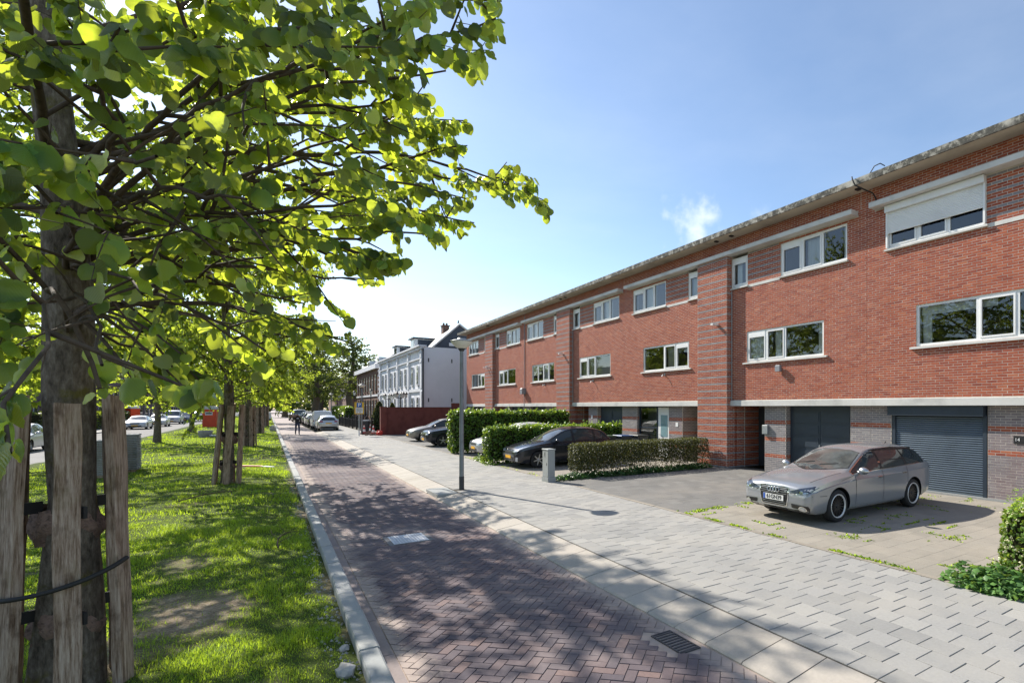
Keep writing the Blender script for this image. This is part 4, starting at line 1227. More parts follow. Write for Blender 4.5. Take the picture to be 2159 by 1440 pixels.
def grow(rng, p, d, L, droop, step, wig):
    pts = [p.copy()]; d = d/np.linalg.norm(d); n = max(2, int(L/step))
    for i in range(n):
        d = d+rng.normal(0, wig, 3)+np.array([0, 0, -droop*step]); d /= np.linalg.norm(d)
        p = p+d*(L/n); pts.append(p.copy())
    return np.array(pts)
def linden(seed, H=9.8, RC=4.7, nprim=30, z0=2.45, leafstep=0.06, secstep=0.42, twigstep=0.20, trunk_r=0.19, lean=0.1, droop=0.10, special=(), along=0.0):
    rng = np.random.RandomState(seed)
    tv, tf, comps = [], [], []; cnt = 0
    def addtube(P, r, seg, parent=-1, ring=0):
        nonlocal cnt
        V, F = tube_np(P, r, seg); tv.append(V); tf.append(F+cnt); comps.append((cnt, len(P), seg, parent, ring, P)); cnt += len(V)
        return len(comps)-1
    zs = np.linspace(-.15, H, 16)
    la = rng.uniform(0, 6.28)
    TP = np.stack([lean*np.sin(zs*.5+la)*np.clip(zs/4, 0, 1), lean*np.cos(zs*.45+la)*np.clip(zs/4, 0, 1), zs], 1)
    tr = trunk_r*(1-np.clip(zs/H, 0, 1)*.86); tr[0] *= 1.35; tr[1] *= 1.08
    V, F = tube_np(TP, tr, 14)
    V = V+0.02*np.sin(V[:, 2:3]*3.1+V[:, :1]*30)*np.array([1, 1, 0])
    trunk = (V, F)
    tw = []        # twigs: (points, dir)
    prims = []
    for i in range(nprim):
        t = (i+.5)/nprim
        zz = z0+(H*.93-z0)*t**1.15
        az = i*2.399+rng.uniform(-.35, .35)
        Lp = RC*float(np.interp((zz-z0)/(H-z0), [0, .12, .25, .55, 1.0], [.58, .88, 1.0, .66, .18]))*rng.uniform(.82, 1.08)*(1+along*math.sin(az)**2)
        el = R(14+46*t+rng.uniform(-8, 8))
        k = np.interp(zz, zs, np.arange(len(zs))); k0 = int(k)
        p = TP[k0]+(TP[min(k0+1, len(zs)-1)]-TP[k0])*(k-k0)
        prims.append((p, np.array([math.cos(az)*math.cos(el), math.sin(az)*math.cos(el), math.sin(el)]), Lp, .028*(Lp/4.5)+.008, droop))
    for sp in special: prims.append(sp)
    for p, d, Lp, rp_, dr in prims:
        P = grow(rng, np.array(p, float), np.array(d, float), Lp, dr, .22, .055) if not isinstance(d, str) else p
        c1 = addtube(P, np.linspace(rp_, .007, len(P)), 7)
        seglen = Lp/(len(P)-1)
        s = .16*Lp+rng.uniform(0, .2); side = 1
        while s < Lp:
            k = min(int(s/seglen), len(P)-2)
            dd = P[k+1]-P[k]; dd /= np.linalg.norm(dd)
            lat = np.cross(dd, [0, 0, 1]); lat /= max(np.linalg.norm(lat), 1e-6)
            ph = rng.uniform(-1.1, 1.1); lat = lat*math.cos(ph)+np.cross(lat, dd)*math.sin(ph)
            a = R(rng.uniform(35, 65)); side = -side
            d2 = dd*math.cos(a)+lat*side*math.sin(a)+np.array([0, 0, rng.uniform(-.25, .35)])
            L2 = min(1.9, (Lp-s)*.55+.30)*rng.uniform(.7, 1.15)
            P2 = grow(rng, P[k]+dd*(s-k*seglen), d2, L2, .16, .16, .07)
            c2 = addtube(P2, np.linspace(.012*min(1, L2)+.004, .003, len(P2)), 5, c1, k)
            sl = L2/(len(P2)-1); q = rng.uniform(.05, .2); sd = 1
            while q < L2:
                kk = min(int(q/sl), len(P2)-2); d3 = P2[kk+1]-P2[kk]; d3 /= np.linalg.norm(d3)
                lat = np.cross(d3, [0, 0, 1]); lat /= max(np.linalg.norm(lat), 1e-6); sd = -sd
                ph = rng.uniform(-1.0, 1.0); lat = lat*math.cos(ph)+np.cross(lat, d3)*math.sin(ph)
                a = R(rng.uniform(30, 70))
                dt = d3*math.cos(a)+lat*sd*math.sin(a)+np.array([0, 0, rng.uniform(-.3, .25)])
                L3 = rng.uniform(.16, .46)
                P3 = grow(rng, P2[kk]+d3*(q-kk*sl), dt, L3, .8, .08, .06)
                c3 = addtube(P3, np.linspace(.004, .0018, len(P3)), 3, c2, kk)
                tw.append((P3, c3, 0)); q += twigstep*rng.uniform(.6, 1.4)
            tw.append((P2[len(P2)//2:], c2, len(P2)//2))
            s += secstep*rng.uniform(.6, 1.35)
        kq = max(3, len(P)//4); tw.append((P[-kq:], c1, len(P)-kq))
    # leaves along the twigs
    pos, tip, nrm, tid, rix = [], [], [], [], []
    for ti, (P, cid, off_) in enumerate(tw):
        L = np.linalg.norm(np.diff(P, axis=0), axis=1).sum(); n = max(2, int(L/leafstep))
        for k in range(n+1):
            f = (k+rng.uniform(-.3, .3))/n*(len(P)-1); f = min(max(f, 0), len(P)-1.001); i = int(f)
            d = P[i+1]-P[i]; d /= max(np.linalg.norm(d), 1e-9)
            p = P[i]+(P[i+1]-P[i])*(f-i)
            lat = np.cross(d, [0, 0, 1.0]); lat /= max(np.linalg.norm(lat), 1e-6)
            sd = 1 if k % 2 else -1
            td = d*rng.uniform(.2, .8)+lat*sd*rng.uniform(.3, 1.0)+np.array([0, 0, -rng.uniform(.6, 1.9)])
            td /= np.linalg.norm(td)
            pet = d*.3+lat*sd*.8+np.array([0, 0, rng.uniform(-.4, .3)])
            pos.append(p+pet*rng.uniform(.02, .05)); tip.append(td)
            nn = np.array([0, 0, .65])+lat*sd*rng.uniform(.1, .9)+d*rng.uniform(-.1, .7)+rng.normal(0, .42, 3)
            nrm.append(nn); tid.append(cid); rix.append(off_+f)
    return dict(trunk=trunk, branch=(np.concatenate(tv), np.concatenate(tf)), pos=np.array(pos), tip=np.array(tip), nrm=np.array(nrm), tid=np.array(tid), rix=np.array(rix), rng=rng, comps=comps)

# --- the big tree at the left edge
T1 = np.array([-1.32, 6.20, 0.0])
def aim(u, v, d):
    r = (u-PCX)*d/FOC
    return np.array([r*_c+d*_s, d*_c-r*_s, CAMH+(HOR-v)*d/FOC])
_brr = np.random.RandomState(99)
def branch_to(zs, u, v, d, rad=.034, dr=0.05):
    rad *= .75; t = aim(u, v, d)-T1
    zs = float(np.clip(2.95+.42*(t[2]-2.6)+_brr.uniform(-.3, .3), 2.85, 5.4)); p = np.array([0, 0, zs])
    L = np.linalg.norm(t-p); n = max(5, int(L/.22)); s = np.linspace(0, 1, n+1)[:, None]
    P = p+(t-p)*s+np.array([0, 0, 1.0])*(.10*L*np.sin(np.pi*s)*(1-.3*s))
    w = np.cumsum(_brr.normal(0, .028, (n+1, 3)), 0); w -= w[0]; P = P+w-(w[-1])*s
    return (P, 'path', L, rad, dr)
special = [branch_to(3.6, 1150, 424, 7.4, .04), branch_to(3.5, 1085, 392, 7.0, .035), branch_to(3.0, 1000, 470, 6.6), branch_to(3.9, 980, 255, 6.3), branch_to(3.3, 985, 420, 5.6), branch_to(3.0, 880, 565, 4.6), branch_to(4.0, 940, 150, 4.4), branch_to(4.4, 1010, 150, 4.9), branch_to(4.6, 1045, 40, 4.2),
           branch_to(3.1, 890, 560, 5.6), branch_to(2.7, 730, 720, 4.6, .035), branch_to(2.8, 800, 600, 6.4), branch_to(3.4, 930, 500, 5.0), branch_to(2.6, 560, 740, 4.0, .03), branch_to(3.0, 760, 330, 3.6),
           branch_to(2.9, 520, 420, 2.8, .035), branch_to(3.6, 700, 60, 2.7, .035), branch_to(2.9, 330, 330, 2.4, .03), branch_to(2.6, 300, 700, 3.0, .025), branch_to(3.4, 250, 60, 2.2, .03),
           branch_to(3.8, 900, 200, 5.0), branch_to(3.2, 860, 420, 4.6), branch_to(4.2, 850, 60, 3.4), branch_to(2.7, 120, 450, 2.6, .03), branch_to(2.7, 640, 640, 4.6, .03), branch_to(2.6, 450, 800, 5.0, .02), branch_to(2.5, 380, 745, 3.8, .02), branch_to(2.5, 215, 770, 2.7, .018), branch_to(2.7, 20, 955, 1.75, .016), branch_to(2.6, 300, 620, 3.2, .02)]
t1 = linden(5, H=12.4, RC=4.5, nprim=22, z0=3.4, special=special, leafstep=0.040, secstep=0.52, twigstep=0.19, along=.40, trunk_r=.172)
ALLOWED = [(-400,-3000),(1150,-3000),(1062,0),(1056,70),(1035,150),(968,168),(893,140),(905,215),(988,235),(985,322),(1060,325),(1165,380),(1180,460),(1085,465),(1000,405),(990,440),(1012,492),(962,500),(925,515),(880,505),(855,535),(892,585),(830,575),(800,610),(806,640),(745,655),(732,742),(690,752),(640,770),(520,800),(440,850),(330,800),(250,835),(62,845),(48,1010),(-400,1020)]
pos = t1['pos']+T1; rng = t1['rng']
n = len(pos)
size = rng.uniform(.055, .118, n)
u, v, d = proj(pos); dist = np.linalg.norm(pos-np.array([0, 0, CAMH]), axis=1)
front = d > 0.2
ok = np.ones(n, bool)
kept = []
def ring_ok(C):
    uu, vv, dd = proj(C)
    return (np.linalg.norm(C-np.array([0, 0, CAMH]), axis=1) > 1.0) & (~(dd > .2) | pip(uu, vv, ALLOWED))
for (st, nr_, sg_, par, rg_, P) in t1['comps']:
    K = nr_
    if par >= 0 and rg_+1 >= kept[par]: K = 0
    else:
        okr = ring_ok(P+T1)
        if not okr.all(): K = int(np.argmin(okr))
    kept.append(K)
kept = np.array(kept)
ok &= t1['rix'] <= kept[t1['tid']]-.9
ok &= ~front | pip(u, v-8, ALLOWED)
ok &= ~(front & (v > 835) & (u > 260))
ok &= dist > 1.30
# the lower side of the crown is airy: many twigs there carry no leaves
bare = rng.rand(len(t1['comps']))
un, vn = u+0, v+0
airy = np.interp(un, [0, 60, 250, 640, 800, 900], [.25, .50, .74, .74, .50, .15])*np.interp(vn, [60, 200, 330, 700, 800], [.25, .75, 1.0, 1.0, .6])
ok &= ~(front & (vn > 0) & (bare[t1['tid']] < airy))
ok &= ~((dist < 2.2) & (rng.rand(n) < .25))
ok &= ~(front & (u > 60) & (u < 200) & (v > 150) & (v < 860) & (dist < 6.0) & (rng.rand(n) < np.where(v > 450, .8, .5)))
print('tree1 leaves', n, ok.sum())
pos, tip, nrm, size = pos[ok], t1['tip'][ok], t1['nrm'][ok], size[ok]
dist = dist[ok]; u, v, d = proj(pos)
M = leaf_frames(pos, tip, nrm, size); rnd = np.clip(rng.normal(.5, .24, len(pos)), 0, 1)
tree1 = empty('linden_tree', tuple(T1), label='large linden tree at the left edge with branches hanging over the camera', cat='tree', group='young lindens along the verge')
put('trunk', np_mesh('trunk', t1['trunk'][0]+T1, t1['trunk'][1], MT['bark'], smooth=True), tree1)
# drop the branch pieces that would reach past the outline or touch the lens
BV, BFc = t1['branch'][0]+T1, t1['branch'][1]
cc_ = np.array([np.asarray(P).mean(0)+T1 for (_a, _b, _g, _p, _r, P) in t1['comps']]); uc_, vc_, dc_ = proj(cc_)
air_c = np.interp(uc_, [0, 60, 250, 640, 800, 900], [.25, .50, .74, .74, .50, .15])*np.interp(vc_, [60, 200, 330, 700, 800], [.25, .75, 1.0, 1.0, .6])
for q, cp in enumerate(t1['comps']):
    if cp[2] == 3 and dc_[q] > .2 and vc_[q] > 0 and bare[q] < air_c[q]: kept[q] = 0
okb = np.zeros(len(BV), bool)
for (st, nr_, sg_, par, rg_, P), K in zip(t1['comps'], kept): okb[st:st+K*sg_] = True
BFc = BFc[okb[BFc].all(1)]
put('branches', np_mesh('branches', BV, BFc, MT['twig'], smooth=True), tree1)
vis = (d > .2) & (u > 0) & (u < 2159) & (v > 0) & (v < 1440)
order = np.argsort(np.where(vis, -size/d, 0)); head = order[:290]
hm = np.zeros(len(pos), bool); hm[head] = True
lm = []
for k in range(10):
    tpl = LEAF_A.copy(); tpl[:, 2] *= (0.6+.15*k); tpl[:, 0] *= 1+.02*((k*7) % 5-2)
    lm.append(np_mesh('leaf', tpl, LEAF_AF, MT['leafnear'], {'rnd': np.full(len(tpl), .05+.1*k)}, True, tpl[:, :2]))
for q, i in enumerate(head):
    o = bpy.data.objects.new('leaf', lm[int(rnd[i]*9.99)]); COL.objects.link(o)
    o.parent = tree1
    mm = Matrix.Identity(4)
    for a in range(3):
        for b_ in range(3): mm[a][b_] = M[i][a][b_]
        mm[a][3] = pos[i][a]-T1[a]
    o.matrix_basis = mm
o = put('crown', leaves_mesh('crown', pos[~hm], M[~hm], rnd[~hm], LEAF_A, LEAF_AF, MT['leafnear']), tree1); o['kind'] = 'stuff'

# --- the row behind it
def tree_from(t, name, loc, label, cat='tree', group=None, leaf=(.075, .12), material=None, tpl=LEAF_B, tfc=LEAF_BF, rot=0.0, scale=1.0):
    root = empty(name, loc, rot, label, cat, group)
    root.scale = (scale,)*3
    put('trunk', np_mesh('trunk', t['trunk'][0], t['trunk'][1], MT['bark'], smooth=True), root, True)
    put('branches', np_mesh('branches', t['branch'][0], t['branch'][1], MT['twig'], smooth=True), root, True)
    r = t['rng']; n = len(t['pos'])
    M = leaf_frames(t['pos'], t['tip'], t['nrm'], r.uniform(leaf[0], leaf[1], n))
    o = put('crown', leaves_mesh('crown', t['pos'], M, np.clip(r.normal(.5, .25, n), 0, 1), tpl, tfc, material or MT['leaf'], False), root, True)
    o['kind'] = 'stuff'
    return root
t2 = linden(11, H=12.8, RC=3.9, nprim=58, z0=2.45, leafstep=.056, secstep=.38, twigstep=.19, droop=.11, along=.80)
tree2 = tree_from(t2, 'linden_tree', (-0.97, 20.0, 0), 'second linden along the verge, nearest behind the big one, with staked trunk', group='young lindens along the verge', leaf=(.10, .15))
t3 = linden(17, H=11.2, RC=4.0, nprim=42, z0=2.4, leafstep=.075, secstep=.42, twigstep=.20, droop=.10, along=.3)
tree3 = tree_from(t3, 'linden_tree', (-0.92, 38.4, 0), 'third linden along the verge with its own stake cage', group='young lindens along the verge', leaf=(.11, .17), tpl=LEAF_C, tfc=LEAF_CF)
tree2.scale = (.72, 1, 1)
def again(src, loc, rot, label, sc=1.0, group='young lindens along the verge'):
    c = copy_tree(src); c.location = loc; c.rotation_euler = (0, 0, rot); c.scale = (sc,)*3; c['label'] = label; c['group'] = group
    return c
again(tree3, (-0.64, 57.2, 0), 2.1, 'fourth linden along the verge beyond the stake cages', 1.05)
again(tree3, (-0.27, 77.6, 0), 4.0, 'fifth linden along the verge, small with distance', 1.1)
again(tree3, (-0.2, 97, 0), 1.2, 'furthest linden seen at the end of the verge', 1.1)
again(tree3, (-5.74, 45.5, 0), .7, 'unstaked linden by the side road left of the red cabin', .95, 'lindens along the side road')
again(tree3, (-5.46, 61.5, 0), 3.3, 'slim leaning linden just left of the red toilet cabin', .95, 'lindens along the side road')
again(tree3, (-5.9, 30.0, 0), 5.2, 'linden by the side road behind the stacked slabs', 1.0, 'lindens along the side road')
again(tree2, (-4.9, 14.0, 0), 2.6, 'linden behind the first tree at the left edge of the picture', .9, 'lindens along the side road')
again(tree3, (-5.6, 84.0, 0), 2.3, 'far linden by the side road behind the red cabin', 1.0, 'lindens along the side road')
# --- old trees down the street
to = linden(29, H=13.5, RC=6.6, nprim=46, z0=3.6, leafstep=.12, secstep=.55, twigstep=.26, trunk_r=.55, droop=.03, lean=.3)
o1 = tree_from(to, 'oak_tree', (6.2, 101, 0), 'broad old tree with thick dark trunk down the street', group='old trees down the street', leaf=(.20, .32), material=MT['leafdark'], tpl=LEAF_C, tfc=LEAF_CF)
again(o1, (12.5, 112, 0), 2.2, 'tall rounded tree rising beside the brown brick villa', 1.12, 'old trees down the street')
again(o1, (3.2, 150, 0), 4.1, 'distant street tree left of the broad old trunk', 1.0, 'old trees down the street')
again(o1, (-8.5, 160, 0), 1.0, 'far tree closing the view at the end of the verge', 1.0, 'old trees down the street')
again(o1, (-14, 120, 0), 3.0, 'tree beyond the side road in the far left gap', .8, 'old trees down the street')
again(o1, (9.5, 140, 0), 5.0, 'tree behind the broad old trunk up the street', 1.1, 'old trees down the street')
def far_wood():
    # the mass of trees where the street disappears: one far-off wood
    rg = np.random.RandomState(3); P, M, rn = [], [], []
    for k in range(46):
        x = -60+k*2.9+rg.uniform(-2, 2); y = 255+rg.uniform(-18, 25); h = rg.uniform(9, 16); r0 = rg.uniform(4, 6.5); n = 420
        t = rg.rand(n); a = rg.uniform(0, 6.28, n); q = r0*np.sqrt(np.clip(1-(2*t-1)**2, .05, 1))*rg.uniform(.6, 1.05, n)
        p = np.stack([x+q*np.cos(a), y+q*np.sin(a), 1.0+t*(h-1)], 1); P.append(p); rn.append(np.clip(rg.normal(.5, .2, n), 0, 1))
    P = np.concatenate(P); rn = np.concatenate(rn); n = len(P)
    Mm = leaf_frames(P, rg.normal(0, 1, (n, 3)), rg.normal(0, .6, (n, 3))+np.array([0, -.5, .6]), rg.uniform(.7, 1.5, n))
    o = put('far_wood', leaves_mesh('far_wood', P, Mm, rn, LEAF_C, LEAF_CF, MT['leafdark'], False)); tag(o, 'distant mass of trees closing the end of the street', 'trees', kind='stuff')
far_wood()

# ------------------------------------------------------------------ hedges
MT['laurel'] = leaf_mat('laurel_leaf', (0.10,0.20,0.022), (0.10,0.17,0.03), (0.34,0.46,0.04), 0.35, 0.33, spread=0.5)
MT['yew'] = leaf_mat('yew_leaf', (0.045,0.062,0.016), (0.055,0.07,0.02), (0.17,0.17,0.03), 0.25, 0.55, spread=0.5)
MT['bushleaf'] = leaf_mat('bush_leaf', (0.15,0.26,0.035), (0.15,0.22,0.05), (0.45,0.58,0.06), 0.4, 0.4, spread=0.5)
MT['ivy'] = leaf_mat('ivy_leaf', (0.035,0.10,0.025), (0.06,0.11,0.04), (0.13,0.26,0.04), 0.28, 0.35, spread=0.5)
MT['herb'] = leaf_mat('herb_leaf', (0.085,0.19,0.045), (0.11,0.19,0.07), (0.24,0.38,0.06), 0.3, 0.5, spread=0.4)
MT['blossom'] = leaf_mat('blossom', (0.75,0.72,0.45), (0.7,0.66,0.4), (0.6,0.58,0.3), 0.3, 0.6, spread=0.15)
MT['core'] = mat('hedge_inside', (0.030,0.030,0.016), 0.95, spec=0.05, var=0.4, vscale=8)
MT['stem'] = mat('hedge_stem', (0.10,0.075,0.05), 0.95, var=0.3, vscale=10)
def hedge(name, label, x0, x1, y0, y1, z0, z1, n, leaf, material, seed, group=None, core_z=0.15, rough=0.10, shoots=0, cat='hedge', hollow=None, blossom=0, tpl=LEAF_B, tfc=LEAF_BF):
    r = np.random.RandomState(seed)
    root = empty(name, ((x0+x1)/2, (y0+y1)/2, 0), label=label, cat=cat, group=group)
    dx, dy, dz = x1-x0, y1-y0, z1-z0
    A = np.array([dy*dz, dy*dz, dx*dz, dx*dz, dx*dy*1.2]); f = r.choice(5, n, p=A/A.sum())
    P = np.stack([r.uniform(x0, x1, n), r.uniform(y0, y1, n), r.uniform(z0, z1, n)], 1)
    N = np.zeros((n, 3))
    for k, (ax, val, s_) in enumerate(((0, x0, -1), (0, x1, 1), (1, y0, -1), (1, y1, 1), (2, z1, 1))):
        m = f == k; P[m, ax] = val; N[m, ax] = s_
    # rounded corners, uneven surface
    c = np.array([(x0+x1)/2, (y0+y1)/2, z0+dz*.5]); h = np.array([dx/2, dy/2, dz/2]); rad = min(dx, dy, dz)*.22
    q = np.clip(P-c, -(h-rad), h-rad)+c; dv = P-q; ln = np.linalg.norm(dv, axis=1, keepdims=True)
    m = ln[:, 0] > rad; P[m] = q[m]+dv[m]/ln[m]*rad
    N2 = np.where(ln > 1e-6, dv/np.maximum(ln, 1e-6), N)
    bumpf = (fbm(P[:, 0]*1.0+P[:, 2]*.7, P[:, 1]+P[:, 2]*.9, seed, 2.4, 3)-.5)*2*rough
    P = P+N2*(bumpf-r.exponential(.035, n)+.02)[:, None]
    if hollow:
        za = hollow[0]
        keep = r.rand(n) < np.clip((P[:, 2]-.12)/za+1.6*(fbm(P[:, 0], P[:, 1]*.4, seed+3, 1.9, 3)-.5)+np.clip(1.2-(P[:, 0]-x0)/1.2, 0, 1), hollow[1], 1)
        P, N2 = P[keep], N2[keep]; n = len(P)
    T = N2*.35+r.normal(0, .55, (n, 3)); T[:, 2] -= .15
    NN = N2+r.normal(0, .55, (n, 3))+np.array([0, 0, .45])
    M = leaf_frames(P, T, NN, r.uniform(leaf[0], leaf[1], n))
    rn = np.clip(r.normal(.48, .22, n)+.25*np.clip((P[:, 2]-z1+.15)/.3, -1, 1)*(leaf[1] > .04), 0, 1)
    if shoots:
        sp, stp, sn = [], [], []
        for k in range(shoots):
            bx, by = r.uniform(x0, x1), r.uniform(y0, y1); hh = r.uniform(.08, .30)
            for j in range(int(hh/.035)):
                sp.append((bx+r.normal(0, .02), by+r.normal(0, .02), z1-.03+j*.035)); a = r.uniform(0, 6.28); stp.append((math.cos(a), math.sin(a), .5)); sn.append((r.normal(0, .3), r.normal(0, .3), 1))
        sp = np.array(sp); Ms = leaf_frames(sp, np.array(stp), np.array(sn), r.uniform(leaf[0]*.8, leaf[1], len(sp)))
        P = np.concatenate([P, sp]); M = np.concatenate([M, Ms]); rn = np.concatenate([rn, r.uniform(.6, 1, len(sp))])
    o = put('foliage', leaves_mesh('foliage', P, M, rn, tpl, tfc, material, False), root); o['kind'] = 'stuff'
    if hollow:
        nv = 9000; Pv = np.stack([r.uniform(x0+.05, x1-.05, nv), r.uniform(y0+.06, y1-.06, nv), r.uniform(z0+.1, z1-.05, nv)], 1)
        kv = r.rand(nv) < np.clip((Pv[:, 2]-.22)/.35+1.4*(fbm(Pv[:, 0], Pv[:, 1]*.4, seed+3, 1.9, 3)-.5)+np.clip(1.2-(Pv[:, 0]-x0)/1.2, 0, 1), .03, 1)
        Pv = Pv[kv]; Mv = leaf_frames(Pv, r.normal(0, 1, (len(Pv), 3)), r.normal(0, .6, (len(Pv), 3))+np.array([0, -.4, .5]), r.uniform(leaf[0]*1.2, leaf[1]*1.5, len(Pv)))
        o = put('inner_foliage', leaves_mesh('inner_foliage', Pv, Mv, r.uniform(0, .5, len(Pv)), tpl, tfc, material, False), root); o['kind'] = 'stuff'
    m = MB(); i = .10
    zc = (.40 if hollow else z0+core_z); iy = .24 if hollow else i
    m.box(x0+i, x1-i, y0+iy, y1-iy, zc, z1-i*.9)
    if not hollow: m.build('light_block_core', MT['core'], root)  # added solid dark box, unseen inside the leaves, blocks light through the hedge
    for k in range(max(2, int(dx/.32))):
        xx = x0+.15+k*(dx-.3)/max(1, int(dx/.32)-1)+r.uniform(-.06, .06); yy = (y0+y1)/2+r.uniform(-.1, .1)
        s = MB(); s.tube([(xx, yy, -.02), (xx+r.uniform(-.08, .08), yy+r.uniform(-.08, .08), z0+(zc-z0)*.5), (xx+r.uniform(-.16, .16), yy, zc+.15)], [.016, .013, .009], 6); s.build('stem', MT['stem'], root)
    if blossom:
        idx = r.choice(len(P), blossom); Pb = P[idx]+r.normal(0, .02, (blossom, 3))+np.array([-.03, -.03, .02])
        Mb = leaf_frames(np.repeat(Pb, 5, 0)+r.normal(0, .014, (blossom*5, 3)), r.normal(0, 1, (blossom*5, 3)), r.normal(0, 1, (blossom*5, 3))+np.array([-.5, -.5, .8]), r.uniform(.018, .03, blossom*5))
        o = put('blossom', leaves_mesh('blossom', np.repeat(Pb, 5, 0)+r.normal(0, .014, (blossom*5, 3)), Mb, r.rand(blossom*5), LEAF_C, LEAF_CF, MT['blossom'], False), root); o['kind'] = 'stuff'
    return root
def ground_cover(name, label, pts, n, leaf, material, seed, h=.18, cat='plant'):
    """low leafy carpet along a polyline of (x, y, halfwidth)"""
    r = np.random.RandomState(seed); P = []
    pts = np.array(pts); seg = np.linalg.norm(np.diff(pts[:, :2], axis=0), axis=1); cs = np.concatenate([[0], np.cumsum(seg)])
    s = r.uniform(0, cs[-1], n); w = np.interp(s, cs, pts[:, 2]); x = np.interp(s, cs, pts[:, 0]); y = np.interp(s, cs, pts[:, 1])
    a, q = r.uniform(0, 6.28, n), np.sqrt(r.rand(n))
    x = x+np.cos(a)*q*w; y = y+np.sin(a)*q*w
    keep = fbm(x, y, seed, 2.5, 2) > .25; x, y, q = x[keep], y[keep], q[keep]; n = len(x)
    z = r.rand(n)**.7*h*(1-q**2*.85)*(.4+.9*fbm(x, y, seed+2, 3, 2))
    P = np.stack([x, y, z+.01], 1)
    T = np.stack([np.cos(a[keep]), np.sin(a[keep]), r.uniform(-.5, .2, n)], 1)+r.normal(0, .4, (n, 3)); NN = np.array([0, 0, 1.0])+r.normal(0, .4, (n, 3))
    M = leaf_frames(P, T, NN, r.uniform(leaf[0], leaf[1], n))
    o = put(name, leaves_mesh(name, P, M, r.rand(n), LEAF_B, LEAF_BF, material, False))
    return tag(o, label, cat, kind='stuff')
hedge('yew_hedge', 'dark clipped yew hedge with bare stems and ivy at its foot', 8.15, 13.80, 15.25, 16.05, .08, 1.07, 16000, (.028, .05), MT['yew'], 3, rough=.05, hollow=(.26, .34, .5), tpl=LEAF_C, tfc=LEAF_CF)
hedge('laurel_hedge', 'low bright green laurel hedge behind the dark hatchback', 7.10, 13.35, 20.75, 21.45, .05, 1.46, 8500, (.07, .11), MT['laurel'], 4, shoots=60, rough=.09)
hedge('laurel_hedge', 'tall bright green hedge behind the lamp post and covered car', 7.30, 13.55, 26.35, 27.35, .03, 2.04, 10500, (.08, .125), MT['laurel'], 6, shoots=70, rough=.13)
hedge('blossom_bush', 'bush with creamy white blossom at the right edge of the driveway', 7.75, 9.2, 2.15, 3.05, .10, .98, 4200, (.035, .06), MT['bushleaf'], 8, rough=.16, shoots=60, cat='bush', blossom=430)
ground_cover('ivy', 'dark green ivy creeping along the foot of the yew hedge', [(7.45, 15.1, .25), (8.5, 15.22, .33), (10, 15.2, .36), (12, 15.2, .36), (13.5, 15.25, .40)], 5200, (.045, .085), MT['ivy'], 14, .26)
ground_cover('nettles', 'pale green leafy weeds spilling over the paving below the blossom bush', [(7.42, 3.25, .30), (7.6, 2.8, .45), (7.9, 2.2, .55), (8.2, 1.6, .5)], 3000, (.05, .10), MT['herb'], 15, .34)
ground_cover('hedge_weeds', 'small ragged weeds at the street end of the laurel hedge', [(7.15, 20.4, .25), (7.3, 21.8, .22), (7.35, 23.0, .12)], 700, (.04, .08), MT['laurel'], 16, .28)
# moss and grass growing in the joints of the sandy driveway
def joint_moss():
    r = np.random.RandomState(33); V, F, A = [], [], []
    pp = []
    for k in range(150):
        row = r.randint(0, 24); x = 7.33+row*.30+r.normal(0, .004); y = r.uniform(2.5, 8.9)
        if fbm(np.array(x), np.array(y), 77, .9, 2) < .50: continue
        pp += [(x+r.normal(0, .008), y+r.uniform(-.18, .18)) for _ in range(26)]
    for k in range(90):
        y = 3.2+.30*r.randint(0, 19)+.22; x = r.uniform(7.4, 11)
        if fbm(np.array(x), np.array(y), 77, .9, 2) < .47: continue
        pp += [(x+r.uniform(-.16, .16), y+r.normal(0, .01)) for _ in range(30)]
    for k in range(2200):
        pp.append((7.33+r.normal(0, .03), r.uniform(2.9, 9.4)**1.0))
    for k in range(900):
        pp.append((r.uniform(7.4, 10.2), 8.92+r.normal(0, .06)))
    for cx_, cy_ in ((9.2, 6.0), (13.4, 6.9), (13.9, 6.1), (9.7, 4.5), (8.3, 5.6), (13.2, 7.4)):
        pp += [(cx_+r.normal(0, .10), cy_+r.normal(0, .10)) for _ in range(90)]
    for k in range(500): pp.append((7.35+r.normal(0, .05), r.uniform(15.0, 26)))
    pp = np.array(pp); keep = fbm(pp[:, 0], pp[:, 1], 91, 3.0, 2) > .42; pp = pp[keep]
    n = len(pp); P = np.stack([pp[:, 0], pp[:, 1], np.zeros(n)+.002], 1)
    T = np.stack([r.normal(0, 1, n), r.normal(0, 1, n), r.uniform(.1, 1.2, n)], 1); NN = r.normal(0, .5, (n, 3))+np.array([0, 0, 1])
    M = leaf_frames(P, T, NN, r.uniform(.014, .045, n))
    o = put('joint_weeds', leaves_mesh('joint_weeds', P, M, r.rand(n), LEAF_C, LEAF_CF, MT['grass'], False))
    tag(o, 'moss and small weeds growing in the joints of the driveways', 'weeds', kind='stuff')
joint_moss()

